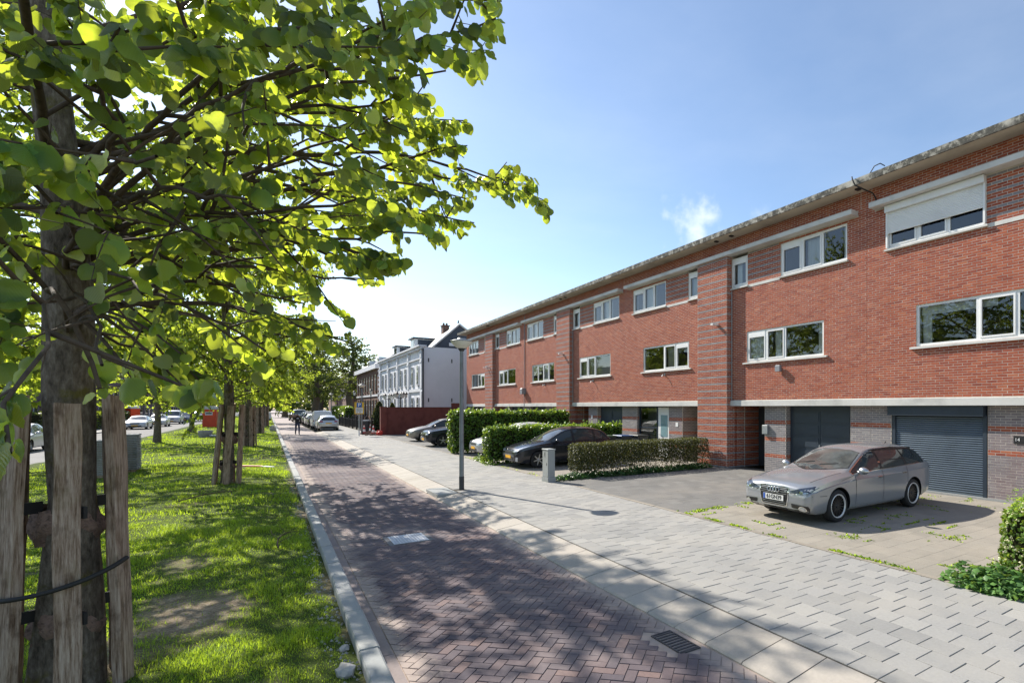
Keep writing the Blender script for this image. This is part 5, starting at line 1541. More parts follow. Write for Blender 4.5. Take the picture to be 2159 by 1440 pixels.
# ------------------------------------------------------------------ cars
def paint(name, c, metal=0.5, rough=0.28):
    m, nt, b = _bsdf(name)
    vec = coords(nt, 'obj')
    f = noise_node(nt, vec, 1.1, 3, 0.5)
    dustc = tuple(x*.85+.03 for x in c)
    nt.links.new(mixc(nt, rng_map(nt, f, .35, .75, 0, .5), c, dustc), b.inputs['Base Color'])
    b.inputs['Metallic'].default_value = metal
    b.inputs['Roughness'].default_value = rough
    b.inputs['Coat Weight'].default_value = 0.25; b.inputs['Coat Roughness'].default_value = 0.05
    return m
PT = {
 'silver': paint('silver_paint', (0.315,0.33,0.35), 0.42, 0.20), 'bronze': paint('bronze_paint', (0.26,0.24,0.215), 0.7, 0.32), 'navy': paint('navy_paint', (0.014,0.016,0.024), 0.2, 0.18),
 'black': paint('black_paint', (0.016,0.014,0.016), 0.25, 0.22), 'white': paint('white_car_paint', (0.66,0.67,0.68), 0.0, 0.3), 'grey': paint('grey_paint', (0.12,0.125,0.135), 0.6, 0.3), 'blue': paint('blue_paint', (0.06,0.10,0.18), 0.5, 0.3),
 'lightsilver': paint('light_silver_paint', (0.50,0.51,0.52), 0.6, 0.32), 'red': paint('red_paint', (0.35,0.03,0.02), 0.2, 0.3)}
MT['cglass'] = glass_mat('car_glass', (0.30,0.34,0.35), 0.10, 0.01, 1.1)
MT['cabin'] = mat('car_cabin', (0.06,0.058,0.055), 0.8, var=0.2, vscale=3, space='obj')
MT['tyre'] = mat('tyre_rubber', (0.018,0.018,0.019), 0.8, var=0.2, vscale=8, space='obj')
MT['rim'] = mat('alloy', (0.50,0.51,0.52), 0.3, metal=0.85, var=0.05, vscale=6, space='obj')
MT['rimdark'] = mat('black_alloy', (0.020,0.020,0.022), 0.35, metal=0.3, var=0.1, vscale=6, space='obj')
MT['liprim'] = mat('polished_lip', (0.62,0.62,0.60), 0.3, metal=0.25, var=0)
MT['chrome'] = mat('chrome', (0.72,0.73,0.74), 0.12, metal=1.0, var=0)
MT['grille'] = mat('grille_black', (0.010,0.010,0.011), 0.4, var=0)
MT['lampglass'] = mat('headlamp', (0.50,0.53,0.57), 0.08, metal=0.25, var=0.3, vscale=14, coat=1.0, space='obj')
MT['lampdark'] = mat('headlamp_dark', (0.05,0.065,0.09), 0.06, metal=0.4, var=0.3, vscale=12, coat=1.0, space='obj')
MT['tail'] = mat('tail_lamp', (0.28,0.012,0.010), 0.12, var=0.1, vscale=10, coat=1.0, space='obj')
MT['plate_y'] = mat('yellow_plate', (0.80,0.42,0.02), 0.45, var=0.05, vscale=8, space='obj')
MT['plate_w'] = mat('white_plate', (0.72,0.72,0.70), 0.45, var=0.05, vscale=8, space='obj')
MT['plate_b'] = mat('plate_blue', (0.03,0.10,0.42), 0.45, var=0)
MT['seam'] = mat('door_seam', (0.012,0.012,0.013), 0.7, var=0)

def pchip(xk, yk, x):
    xk, yk = np.array(xk, float), np.array(yk, float); h = np.diff(xk); dl = np.diff(yk)/h
    m = np.zeros(len(xk)); m[0], m[-1] = dl[0], dl[-1]
    for i in range(1, len(xk)-1):
        if dl[i-1]*dl[i] > 0:
            w1, w2 = 2*h[i]+h[i-1], h[i]+2*h[i-1]; m[i] = (w1+w2)/(w1/dl[i-1]+w2/dl[i])
    x = np.clip(x, xk[0], xk[-1]); i = np.clip(np.searchsorted(xk, x)-1, 0, len(xk)-2)
    t = (x-xk[i])/h[i]
    return (1+2*t)*(1-t)**2*yk[i]+t*(1-t)**2*h[i]*m[i]+t*t*(3-2*t)*yk[i+1]+t*t*(t-1)*h[i]*m[i+1]

CARS = {
 # keys: L length, W half width, wb (front axle x, rear axle x), rw wheel radius
 # top: centre line profile, belt: belt line / wing crest, xc cowl, xh header, xr roof end (rear header), xt tail glass foot
 'estate': dict(L=4.70, W=.912, ax=(.87, 3.68), rw=.325, bot=[(0,.30),(.25,.20),(.8,.19),(4.0,.20),(4.5,.27),(4.70,.36)],
    plan=[(0,.70),(.03,.79),(.10,.86),(.25,.897),(.55,.91),(1.2,.912),(3.4,.912),(4.1,.895),(4.45,.85),(4.62,.78),(4.70,.66)],
    top=[(0,.63),(.03,.72),(.08,.765),(.16,.80),(.5,.885),(1.0,.965),(1.24,.99),(1.37,1.03),(1.82,1.23),(2.18,1.375),(2.5,1.425),(2.95,1.436),(3.6,1.425),(4.05,1.385),(4.22,1.345),(4.42,1.16),(4.58,.98),(4.66,.93),(4.70,.80)],
    belt=[(0,.56),(.05,.66),(.16,.715),(.5,.80),(1.0,.865),(1.5,.905),(2.5,.935),(3.5,.965),(4.3,.985),(4.6,.93),(4.70,.74)],
    cowl=(1.24,.75), head=(2.25,.58), rear=(4.20,.55), tail=(4.58,.70), pil=[1.56,2.40,2.48,3.38,3.44,4.22]),
 'hatch': dict(L=4.28, W=.907, ax=(.86, 3.47), rw=.315, bot=[(0,.28),(.25,.19),(.8,.19),(3.6,.20),(4.1,.28),(4.28,.38)],
    plan=[(0,.58),(.03,.68),(.12,.80),(.3,.87),(.6,.902),(1.2,.907),(3.2,.907),(3.8,.885),(4.1,.83),(4.22,.76),(4.28,.64)],
    top=[(0,.55),(.04,.66),(.12,.74),(.3,.82),(.6,.90),(1.0,.985),(1.18,1.02),(1.6,1.22),(2.0,1.40),(2.3,1.475),(2.7,1.50),(3.2,1.475),(3.65,1.40),(3.82,1.34),(4.0,1.14),(4.14,.97),(4.22,.92),(4.28,.78)],
    belt=[(0,.50),(.06,.64),(.2,.72),(.6,.83),(1.0,.895),(1.5,.925),(2.5,.955),(3.4,.985),(3.9,1.0),(4.18,.92),(4.28,.72)],
    cowl=(1.10,.73), head=(2.12,.58), rear=(3.80,.54), tail=(4.14,.68), pil=[1.55,2.26,2.36,3.22,3.3,3.62]),
 'suv': dict(L=4.40, W=.92, ax=(.90, 3.55), rw=.345, bot=[(0,.34),(.25,.24),(.8,.23),(3.7,.24),(4.2,.32),(4.40,.42)],
    plan=[(0,.62),(.03,.73),(.1,.83),(.28,.89),(.6,.915),(1.2,.92),(3.3,.92),(3.95,.90),(4.25,.85),(4.36,.78),(4.40,.66)],
    top=[(0,.62),(.04,.76),(.10,.86),(.2,.93),(.6,1.0),(1.1,1.065),(1.3,1.10),(1.7,1.30),(2.1,1.50),(2.4,1.60),(2.8,1.635),(3.4,1.62),(3.85,1.57),(4.0,1.52),(4.2,1.28),(4.3,1.08),(4.36,1.02),(4.40,.85)],
    belt=[(0,.58),(.05,.72),(.15,.82),(.6,.92),(1.1,.98),(1.6,1.01),(2.6,1.04),(3.5,1.07),(4.1,1.08),(4.32,1.02),(4.40,.80)],
    cowl=(1.22,.76), head=(2.15,.62), rear=(3.98,.58), tail=(4.28,.70), pil=[1.65,2.35,2.45,3.25,3.32,3.75]),
 'van': dict(L=4.90, W=.95, ax=(.95, 3.95), rw=.335, bot=[(0,.32),(.2,.24),(.8,.23),(4.2,.24),(4.8,.30),(4.90,.40)],
    plan=[(0,.66),(.03,.76),(.1,.86),(.3,.92),(.6,.945),(1.2,.95),(4.3,.95),(4.75,.93),(4.86,.90),(4.90,.86)],
    top=[(0,.65),(.04,.80),(.12,.92),(.3,1.0),(.7,1.10),(.95,1.17),(1.3,1.45),(1.65,1.74),(1.85,1.84),(2.3,1.90),(3.5,1.92),(4.5,1.90),(4.74,1.86),(4.80,1.70),(4.86,1.2),(4.88,.9),(4.90,.7)],
    belt=[(0,.60),(.06,.75),(.2,.88),(.7,1.0),(1.2,1.07),(2.0,1.10),(4.6,1.10),(4.86,1.05),(4.90,.62)],
    cowl=(.92,.80), head=(1.78,.72), rear=(4.72,.74), tail=(4.86,.82), pil=[1.12,1.95]),
}
def car_data(kind):
    s = CARS[kind]; L = s['L']
    x = np.unique(np.round(np.concatenate([np.linspace(0, .3, 13), np.linspace(.3, L-.5, 44), np.linspace(L-.5, L, 18)]), 4))
    f = lambda k, xx: pchip([p[0] for p in s[k]], [p[1] for p in s[k]], xx)
    return s, L, x, f
_car_cache = {}
def car_shell(kind):
    """lofted body: returns (V, F, helper functions, bvh)"""
    if kind in _car_cache: return _car_cache[kind]
    s, L, X, f = car_data(kind)
    bot, plan, top, belt = f('bot', X), f('plan', X), f('top', X), f('belt', X)
    xc, yc = s['cowl']; xh, yh = s['head']; xr, yr = s['rear']; xt, yt = s['tail']
    # width of the top surface edge (bonnet edge, windscreen edge, cantrail, tailgate edge)
    ye = np.interp(X, [0, .15, .5, xc, xh, (xh+xr)/2, xr, xt, L], [plan[0]*.80, .64*s['W']/.91, .70*s['W']/.91, yc, yh, yh+.01, yr, yt, plan[-1]*.85])
    ye = np.minimum(ye, plan*.93)
    g = np.interp(X, [0, xc, xh, xr, xt, L], [0, 0, 1, 1, 0, 0])        # 1 inside the greenhouse
    ze = top-np.interp(X, [0, .2, xc, xh, xr, xt, L], [.03, .035, .045, .055, .06, .05, .04])
    ze = np.maximum(ze, belt+.004)
    top = np.maximum(top, ze+.006)
    secs = []
    for i in range(len(X)):
        P, b0, zb, zt, y1, z1 = plan[i], bot[i], belt[i], top[i], ye[i], ze[i]
        yb = P*(.965-.02*g[i])
        mid = b0+(zb-b0)*.52
        pts = [(0, b0), (P*.70, b0), (P*.90, b0+.015), (P*.965, b0+.07), (P*.985, b0+(zb-b0)*.28), (P, mid), (P*.992, b0+(zb-b0)*.74), (P*.995, b0+(zb-b0)*.845), (P*.975, b0+(zb-b0)*.87), (yb, zb)]
        for t in (.12, .4, .7, .92):
            bow = .035*g[i]*math.sin(math.pi*t)
            pts.append((yb+(y1-yb)*t+bow, zb+(z1-zb)*t))
        pts.append((y1, z1))
        for t in (.08, .22, .45, .72):
            pts.append((y1*(1-t), z1+(zt-z1)*(1-(1-t)**2.2)))
        pts.append((0, zt))
        secs.append(pts)
    S = np.array(secs)                       # (n, m, 2)
    n, m, _ = S.shape
    ring = np.concatenate([S, (S[:, -2:0:-1]*np.array([-1, 1]))], 1); k = ring.shape[1]
    V = np.concatenate([np.repeat(X[:, None], k, 1)[:, :, None], ring], 2).reshape(-1, 3)
    i = np.arange(n-1)[:, None]*k; j = np.arange(k)[None, :]; j2 = (j+1) % k
    F = np.stack([i+j, i+j2, i+k+j2, i+k+j], -1).reshape(-1, 4)
    faces = [tuple(q) for q in F]
    # end caps as strips so that they shade flat
    for base, flip in ((0, False), ((n-1)*k, True)):
        for a in range(m-1):
            b_ = (k-a) % k; c_ = (k-a-1) % k
            q = [base+a, base+a+1, base+c_, base+b_]
            q = list(dict.fromkeys(q))
            if len(q) >= 3: faces.append(tuple(q if flip else q[::-1]))
    bvh = BVHTree.FromPolygons([tuple(v) for v in V], faces)
    ycant = lambda xx: np.interp(xx, X, ye); zcant = lambda xx: np.interp(xx, X, ze); zbelt = lambda xx: np.interp(xx, X, belt); ztop = lambda xx: np.interp(xx, X, top)
    _car_cache[kind] = (V, faces, s, bvh, ycant, zcant, zbelt, ztop)
    return _car_cache[kind]
def conform(bvh, outline, view, off, L, grid=0.10):
    """thin panel with the given outline, draped over the body seen from a side"""
    pts = [Vector(p) for p in outline]; n = len(pts)
    # densify the outline
    dp = []
    for i in range(n):
        a, b_ = pts[i], pts[(i+1) % n]; k = max(1, int((b_-a).length/grid))
        for t in range(k): dp.append(a+(b_-a)*t/k)
    inner = []
    xs_ = [p.x for p in dp]; ys_ = [p.y for p in dp]
    gx = np.arange(min(xs_)+grid*.5, max(xs_), grid); gy = np.arange(min(ys_)+grid*.5, max(ys_), grid)
    U, W_ = np.meshgrid(gx, gy); U, W_ = U.ravel(), W_.ravel()
    if len(U):
        ins = pip(U, W_, [(p.x, p.y) for p in dp])
        inner = [Vector((a, b_)) for a, b_ in zip(U[ins], W_[ins])]
    nd = len(dp)
    vs_, es, fs, *_r = delaunay_2d_cdt(dp+inner, [(i, (i+1) % nd) for i in range(nd)], [list(range(nd))], 1, 1e-5)
    V = []
    for p in vs_:
        if view == 'front': o_, d_ = Vector((-2, p.x, p.y)), Vector((1, 0, 0))
        elif view == 'rear': o_, d_ = Vector((L+2, p.x, p.y)), Vector((-1, 0, 0))
        elif view == 'left': o_, d_ = Vector((p.x, -3, p.y)), Vector((0, 1, 0))
        elif view == 'right': o_, d_ = Vector((p.x, 3, p.y)), Vector((0, -1, 0))
        elif view == 'top': o_, d_ = Vector((p.x, p.y, 4)), Vector((0, 0, -1))
        hit, nr, idx, ds = bvh.ray_cast(o_, d_)
        if hit is None:
            hit, nr, idx, ds = bvh.find_nearest(o_+d_*2.5)
        if nr.dot(d_) > 0: nr = -nr
        V.append(hit+nr*off)
    return V, [tuple(f) for f in fs]
def cpart(name, bvh, outline, view, off, material, root, L, thick=0.0, grid=0.10):
    V, F = conform(bvh, outline, view, off, L, grid)
    me = bpy.data.meshes.new(name); me.from_pydata([tuple(v) for v in V], [], F); me.materials.append(material)
    # orient outwards
    d_ = {'front': Vector((-1, 0, 0)), 'rear': Vector((1, 0, 0)), 'left': Vector((0, -1, 0)), 'right': Vector((0, 1, 0)), 'top': Vector((0, 0, 1))}[view]
    me.update()
    if sum((p.normal.dot(d_) for p in me.polygons)) < 0: me.flip_normals()
    for p in me.polygons: p.use_smooth = True
    return put(name, me, root, True)
def mirror_poly(p): return [(-a, b_) for a, b_ in p]
def make_wheel(root, x, y, rw, side, rimmat, spokes=5, lip=None, width=.205, meshy=False):
    m = MB(); w = width
    prof = [(rw*.66, -w/2+.01), (rw*.80, -w/2), (rw*.95, -w/2+.012), (rw, -w/2+.045), (rw, w/2-.045), (rw*.95, w/2-.012), (rw*.80, w/2), (rw*.66, w/2-.01)]
    m.lathe(prof, 36, (0, 0, 0), 'y', 0, True, False)
    wo = m.build('wheel', MT['tyre'], root, True); wo.location = (x, y, rw)
    m = MB(); o = side*(w/2-.02)
    rr = rw*.70
    m.lathe([(rr*.97, o-side*.10), (rr*.94, o-side*.05), (rr, o)], 36, (0, 0, 0), 'y', 0, True, False)
    m.lathe([(rr*.20, o-side*.06), (rr*.19, o-side*.012), (rr*.08, o-side*.006)], 18, (0, 0, 0), 'y', 0, True, True)
    for k in range(spokes):
        a = 2*math.pi*k/spokes+.3
        for da in ((-.16, .16) if meshy else (0,)):
            a1 = a+da
            c0, s0 = math.cos(a), math.sin(a); c1, s1 = math.cos(a1), math.sin(a1); tx, tz = -s1, c1
            w0, w1 = rr*(.055 if meshy else .11), rr*(.04 if meshy else .075)
            v = []
            for (px, pz, ww, yy) in ((c0*rr*.12, s0*rr*.12, w0, o-side*.015), (c1*rr*.97, s1*rr*.97, w1, o-side*.008)):
                for sg in (-1, 1):
                    v += [(px+tx*ww*sg, yy, pz+tz*ww*sg), (px+tx*ww*sg, yy-side*.035, pz+tz*ww*sg)]
            m.add(v, [(0,2,6,4),(1,5,7,3),(0,4,5,1),(2,3,7,6)])
    ri = m.build('rim', rimmat, wo, True)
    m = MB(); m.lathe([(0.01, o-side*.075), (rr*.95, o-side*.075)], 28, (0, 0, 0), 'y', 0, True, False); m.build('brake_disc', MT['grille'], wo, True)
    if lip:
        m = MB(); m.lathe([(rr*.92, o+side*.004), (rr*.97, o+side*.024), (rr*1.03, o+side*.026), (rr*1.05, o+side*.01)], 40, (0, 0, 0), 'y', 0, True, False); m.build('rim_lip', lip, wo, True)
    return wo
def build_car(kind, name, label, col, loc, rz, plate='y', group=None, rimmat=None, spokes=5, lip=None, meshy=False, face='plain', steer=0, detail=True, rear=True, panelvan=False, glass=None):
    V, faces, s, bvh, yc, zc, zb, ztop = car_shell(kind); L = s['L']
    root = empty(name, loc, rz, label, 'van' if kind == 'van' else 'car', group)
    # body with the four wheel arches cut out
    me = bpy.data.meshes.new('body'); me.from_pydata([tuple(v) for v in V], [], faces)
    bm = bmesh.new(); bm.from_mesh(me); bmesh.ops.recalc_face_normals(bm, faces=bm.faces); bm.to_mesh(me); bm.free()
    body = put('body', me, root, True)
    cut = MB()
    for ax in s['ax']:
        for sd in (-1, 1):
            r_c = s['rw']+.055
            a0, a1 = sorted((sd*(s['W']-.27), sd*(s['W']+.2)))
            cut.lathe([(r_c, a0), (r_c, a1)], 40, (ax, 0, s['rw']-.005), 'y', 0, True, True)
    cm = cut.mesh('cutter', MT['black']); 
    bmx = bmesh.new(); bmx.from_mesh(cm); bmesh.ops.remove_doubles(bmx, verts=bmx.verts, dist=1e-5); bmesh.ops.recalc_face_normals(bmx, faces=bmx.faces); bmx.to_mesh(cm); bmx.free()
    me.materials.append(PT[col]); me.materials.append(MT['black'])
    cm.materials.clear(); cm.materials.append(PT[col]); cm.materials.append(MT['black']); cm.polygons.foreach_set('material_index', np.ones(len(cm.polygons), dtype=np.int32))
    co = bpy.data.objects.new('cutter', cm); COL.objects.link(co); co.parent = root
    # the boolean runs in the car's own frame
    bt = bpy.data.objects.new('tmp_body', me); COL.objects.link(bt); co.parent = None
    md = bt.modifiers.new('b', 'BOOLEAN'); md.object = co; md.operation = 'DIFFERENCE'; md.solver = 'EXACT'; md.use_hole_tolerant = True
    bpy.context.view_layer.update()
    dgr = bpy.context.evaluated_depsgraph_get()
    nm = bpy.data.meshes.new_from_object(bt.evaluated_get(dgr))
    bpy.data.objects.remove(bt, do_unlink=True); bpy.data.objects.remove(co, do_unlink=True)
    nm.polygons.foreach_set('use_smooth', np.ones(len(nm.polygons), dtype=bool)); nm.set_sharp_from_angle(angle=R(38))
    body.data = nm; nm.name = 'body'
    W = s['W']; xcw, ycw = s['cowl']; xh, yh = s['head']; xr, yr = s['rear']; xt, yt = s['tail']
    GL = glass or MT['cglassop']
    P = lambda nm_, ol, vw, off, mt, par=None, g=.10: cpart(nm_, bvh, ol, vw, off, mt, par or root, L, grid=g)
    # windscreen and rear window
    z0, z1 = zc(xcw)+.05, zc(xh)-.015
    ws = [(-ycw*.93, z0+.02), (-ycw*.5, z0-.015), (0, z0-.03), (ycw*.5, z0-.015), (ycw*.93, z0+.02), (yh*.965, z1-.03), (yh*.6, z1+.012), (0, z1+.025), (-yh*.6, z1+.012), (-yh*.965, z1-.03)]
    sc = lambda q, k: [(a*(1+k), z0+(z1-z0)/2+(b_-z0-(z1-z0)/2)*(1+k*1.2)) for a, b_ in q]
    P('windscreen_seal', sc(ws, .025), 'front', .002, MT['black'])
    wsn = P('windscreen', ws, 'front', .005, MT['screenglass'])
    if not panelvan:
        za, zb_ = zc(xt)+.06, zc(xr)-.02
        rw_ = [(-yt*.90, za), (yt*.90, za), (yr*.92, zb_-.03), (yr*.5, zb_), (-yr*.5, zb_), (-yr*.92, zb_-.03)]
        P('rear_window', rw_, 'rear', .005, GL)
    # side windows
    pil = s['pil']
    for vw in ('left', 'right'):
        xa, xd = pil[0], pil[-1]
        def dlo(x0, x1, ins=0.0):
            lo = [(x, float(zb(x))+.025+ins) for x in np.linspace(x0, x1, 10)]
            hi = []
            for x in np.linspace(x1, x0, 14):
                z = float(zc(x))-.045-ins
                hi.append((x, max(z, float(zb(x))+.026+ins)))
            return lo+[p for p in hi if p[1] > float(zb(p[0]))+.03+ins]
        if kind == 'van': segs = [(pil[0], pil[1])]
        elif kind in ('estate', 'hatch', 'suv'):
            segs = [(pil[0]-.16, pil[1]), (pil[2], pil[3]), (pil[4], pil[5])]
        P('window_trim', dlo(segs[0][0]-.03, segs[-1][1]+.03, -.018), vw, .0025, MT['chrome'] if face == 'audi' else MT['black'], g=.08)
        P('window_surround', dlo(segs[0][0]-.005, segs[-1][1]+.005, -.003), vw, .004, MT['black'], g=.08)
        for a_, b_ in segs: P('side_window', dlo(a_, b_, .006), vw, .0065, GL, g=.08)
        if detail:
            xs_ = [pil[0]-.12, (pil[1]+pil[min(2, len(pil)-1)])/2]+([(pil[3]+pil[4])/2] if len(pil) > 4 else [])
            for xx in xs_:
                P('door_seam', [(xx-.006, .30), (xx+.006, .30), (xx+.006, float(zb(xx))+.01), (xx-.006, float(zb(xx))+.01)], vw, .0025, MT['seam'], g=.12)
            for xx in xs_[1:]:
                zz = float(zb(xx))-.13; sd = -1 if vw == 'left' else 1
                hit, nr, _i, _d = bvh.ray_cast(Vector((xx-.16, sd*3, zz)), Vector((0, -sd, 0)))
                if hit:
                    m = MB(); m.box(-.09, .09, -.014, .014, -.014, .014, ch=.006); h = m.build('door_handle', PT[col] if face != 'audi' else MT['chrome'], root, True); h.location = hit+Vector((0, sd*.014, 0))
            P('sill_trim', [(s['ax'][0]+s['rw']+.1, .225), (s['ax'][1]-s['rw']-.1, .235), (s['ax'][1]-s['rw']-.1, .30), (s['ax'][0]+s['rw']+.1, .29)], vw, .004, MT['black'] if face != 'audi' else PT[col])
    if detail:
        for sg_ in (-1, 1):
            ol = [(x, sg_*(float(yc(x))-.012)) for x in np.linspace(.30, xcw-.06, 8)]+[(x, sg_*(float(yc(x))-.026)) for x in np.linspace(xcw-.06, .30, 8)]
            P('bonnet_seam', ol, 'top', .002, MT['seam'], g=.2)
        for vw in ('left', 'right'):
            P('bumper_seam', [(.10, float(zb(.12))-.13), (s['ax'][0]-s['rw']-.06, float(zb(.3))-.20), (s['ax'][0]-s['rw']-.06, float(zb(.3))-.191), (.10, float(zb(.12))-.121)], vw, .0025, MT['seam'], g=.15)
            P('wing_seam', [(pil[0]-.14, float(zb(pil[0]-.14))-.004), (s['ax'][0]+.1, float(zb(s['ax'][0]))-.035), (s['ax'][0]+.1, float(zb(s['ax'][0]))-.042), (pil[0]-.14, float(zb(pil[0]-.14))-.012)], vw, .0025, MT['seam'], g=.15)
    # mirrors
    xm = pil[0]+.03
    for sd in (-1, 1):
        y = sd*(float(np.interp(xm, [p[0] for p in s['plan']], [p[1] for p in s['plan']]))*.95); z = float(zb(xm))+.07
        bm = bmesh.new(); bmesh.ops.create_uvsphere(bm, u_segments=14, v_segments=10, radius=1)
        for v in bm.verts:
            q = v.co; v.co = Vector((q.x*.085*(1 if q.x < 0 else .55), q.y*.115, q.z*.075*(1+.15*q.y)))
        bmesh.ops.translate(bm, verts=bm.verts, vec=Vector((xm-.02, y+sd*.13, z)))
        bmesh.ops.create_cone(bm, segments=8, radius1=.03, radius2=.03, depth=.12, cap_ends=True, matrix=Matrix.Translation((xm, y+sd*.03, z-.045)) @ Matrix.Rotation(R(80)*sd, 4, 'X'))
        mm = bpy.data.meshes.new('mirror'); bm.to_mesh(mm); bm.free(); mm.materials.append(PT[col] if face != 'audi' else MT['rim'])
        for p in mm.polygons: p.use_smooth = True
        put('mirror', mm, root, True)
    # wheels
    rm = rimmat or MT['rim']
    for i, ax in enumerate(s['ax']):
        for sd in (-1, 1):
            w = make_wheel(root, ax, sd*(W-.125), s['rw'], sd, rm, spokes, lip, meshy=meshy)
            if i == 0 and steer: w.rotation_euler = (0, 0, steer)
    # lamps, grille, plates
    zf = float(zb(.12))
    if face == 'audi':
        hl = [(.385, .63), (.42, .588), (.60, .592), (.83, .635), (.872, .735), (.82, .752), (.60, .70)]
        for q in (hl, mirror_poly(hl)):
            lp = P('headlamp', q, 'front', .006, MT['lampdark'], g=.05)
            strip = [(a*.99+(.004 if a > 0 else -.004), b_) for a, b_ in ([(.45,.580),(.58,.588),(.66,.600),(.80,.635),(.80,.648),(.66,.614),(.58,.602),(.45,.594)] if q is hl else mirror_poly([(.45,.580),(.58,.588),(.66,.600),(.80,.635),(.80,.648),(.66,.614),(.58,.602),(.45,.594)]))]
            P('light_strip', strip, 'front', .009, MT['chrome'], lp, .05)
            cxl = .66 if q is hl else -.66
            P('lens', [(cxl+.035*math.cos(a), .638+.026*math.sin(a)) for a in np.linspace(0, 6.283, 13)[:-1]], 'front', .0095, MT['chrome'], lp, .03)
        gr = [(-.355,.665),(-.30,.695),(.30,.695),(.355,.665),(.345,.50),(.30,.285),(.24,.245),(-.24,.245),(-.30,.285),(-.345,.50)]
        P('grille_frame', [(a*1.06, .47+(b_-.47)*1.055) for a, b_ in gr], 'front', .006, MT['chrome'], g=.06)
        gg = P('grille', gr, 'front', .009, MT['grille'], g=.06)
        for z in (.275, .315, .355, .395, .565, .605, .645, .675):
            hw = float(np.interp(z, [.245, .285, .5, .665, .695], [.24, .30, .345, .355, .30]))*.95
            P('grille_bar', [(-hw, z-.004), (hw, z-.004), (hw, z+.004), (-hw, z+.004)], 'front', .015, MT['metal'], gg, .08)
        # four linked rings
        for k in range(4):
            cy = -.105+k*.07; pts = []
            for a in np.linspace(0, 2*math.pi, 25)[:-1]:
                hit, nr, _i, _d = bvh.ray_cast(Vector((-2, cy+.045*math.cos(a), .632+.045*math.sin(a))), Vector((1, 0, 0)))
                pts.append(tuple(hit+Vector((-.026-.003*(k % 2), 0, 0))))
            m = MB(); m.tube(pts+[pts[0], pts[1]], .0085, 6, cap=False); m.build('emblem_ring', MT['chrome'], gg, True)
        it = [(.44,.40),(.80,.385),(.82,.34),(.78,.25),(.46,.265)]
        for q in (it, mirror_poly(it)):
            P('air_intake', q, 'front', .006, MT['grille'], g=.05)
            cxl = .69 if q is it else -.69
            P('fog_ring', [(cxl+.075*math.cos(a), .32+.058*math.sin(a)) for a in np.linspace(0, 6.283, 17)[:-1]], 'front', .010, MT['chrome'], g=.04)
            P('fog_lamp', [(cxl+.060*math.cos(a), .32+.045*math.sin(a)) for a in np.linspace(0, 6.283, 17)[:-1]], 'front', .013, MT['lampglass'], g=.04)
        P('front_lip', [(-.62,.195),(.62,.195),(.66,.225),(-.66,.225)], 'front', .008, MT['grille'], g=.08)
        m = MB(); m.box(-.028, -.022, -.26, .26, .425, .535); pl = m.build('number_plate', MT['plate_w'], root, True)
        m = MB(); m.box(-.0305, -.0275, -.0001+.205, .255, .427, .533)
        m.build('plate_band', MT['plate_b'], pl, True)
        t = put('plate_text', text_mesh('61GN39', .112, MT['ink'], .0012, .0022), pl, True)
        t.rotation_euler = (R(90), 0, R(-90)); t.location = (-.0302, -.022, .480); t.scale = (.98, 1, 1)
        P('roof_rail', [(2.35,float(zc(2.35))-.022),(4.1,float(zc(4.1))-.022),(4.1,float(zc(4.1))-.004),(3.2,float(zc(3.2))+.0),(2.35,float(zc(2.35))-.006)], 'left', .012, MT['black'], g=.1)
        P('roof_rail', [(2.35,float(zc(2.35))-.022),(4.1,float(zc(4.1))-.022),(4.1,float(zc(4.1))-.004),(3.2,float(zc(3.2))+.0),(2.35,float(zc(2.35))-.006)], 'right', .012, MT['black'], g=.1)
        m = MB(); m.tube([(4.0,0,float(ztop(4.0))-.01),(4.06,0,float(ztop(4.0))+.05)], [.02,.006], 6); m.build('aerial', MT['black'], root, True)
        m = MB()
        for sd in (-1, 1): m.tube([(1.40, sd*.30+.25, float(ztop(1.40))+.012), (1.50, sd*.30-.15, float(ztop(1.45))+.035)], .008, 5)
        m.build('wiper', MT['black'], root, True)
    elif face == 'peugeot':
        hl = [(.36,.62),(.50,.60),(.72,.64),(.80,.76),(.80,.84),(.70,.80),(.52,.70)]
        for q in (hl, mirror_poly(hl)): P('headlamp', q, 'front', .006, MT['lampglass'], g=.06)
        P('grille', [(-.36,.56),(.36,.56),(.32,.64),(-.32,.64)], 'front', .006, MT['grille'], g=.06)
        P('bumper_band', [(-.58,.44),(.58,.44),(.56,.54),(-.56,.54)], 'front', .010, PT['grey'], g=.06)
        P('air_intake', [(-.40,.24),(.40,.24),(.46,.42),(-.46,.42)], 'front', .006, MT['grille'], g=.06)
        fg = [(.62,.28),(.72,.28),(.76,.42),(.68,.44)]
        for q in (fg, mirror_poly(fg)): P('fog_lamp', q, 'front', .008, MT['lampglass'], g=.05)
        m = MB(); m.tube([(-.02,-.05,.66),(-.025,0,.70),(-.02,.05,.66)], .010, 6); m.build('emblem', MT['chrome'], root, True)
    else:
        hz = zf-.10
        hl = [(.42, hz-.02), (.60, hz-.04), (.80*W/.91, hz), (.83*W/.91, hz+.09), (.66, hz+.07), (.44, hz+.05)]
        for q in (hl, mirror_poly(hl)): P('headlamp', q, 'front', .006, MT['lampglass'], g=.06)
        P('grille', [(-.36, hz-.035), (.36, hz-.035), (.38, hz+.05), (-.38, hz+.05)], 'front', .006, MT['grille'], g=.06)
        P('air_intake', [(-.55, .28), (.55, .28), (.50, .40), (-.50, .40)], 'front', .006, MT['grille'], g=.06)
        if face == 'vw':
            for z in (hz-.01, hz+.02): P('grille_bar', [(-.36, z), (.36, z), (.36, z+.010), (-.36, z+.010)], 'front', .010, MT['chrome'], g=.08)
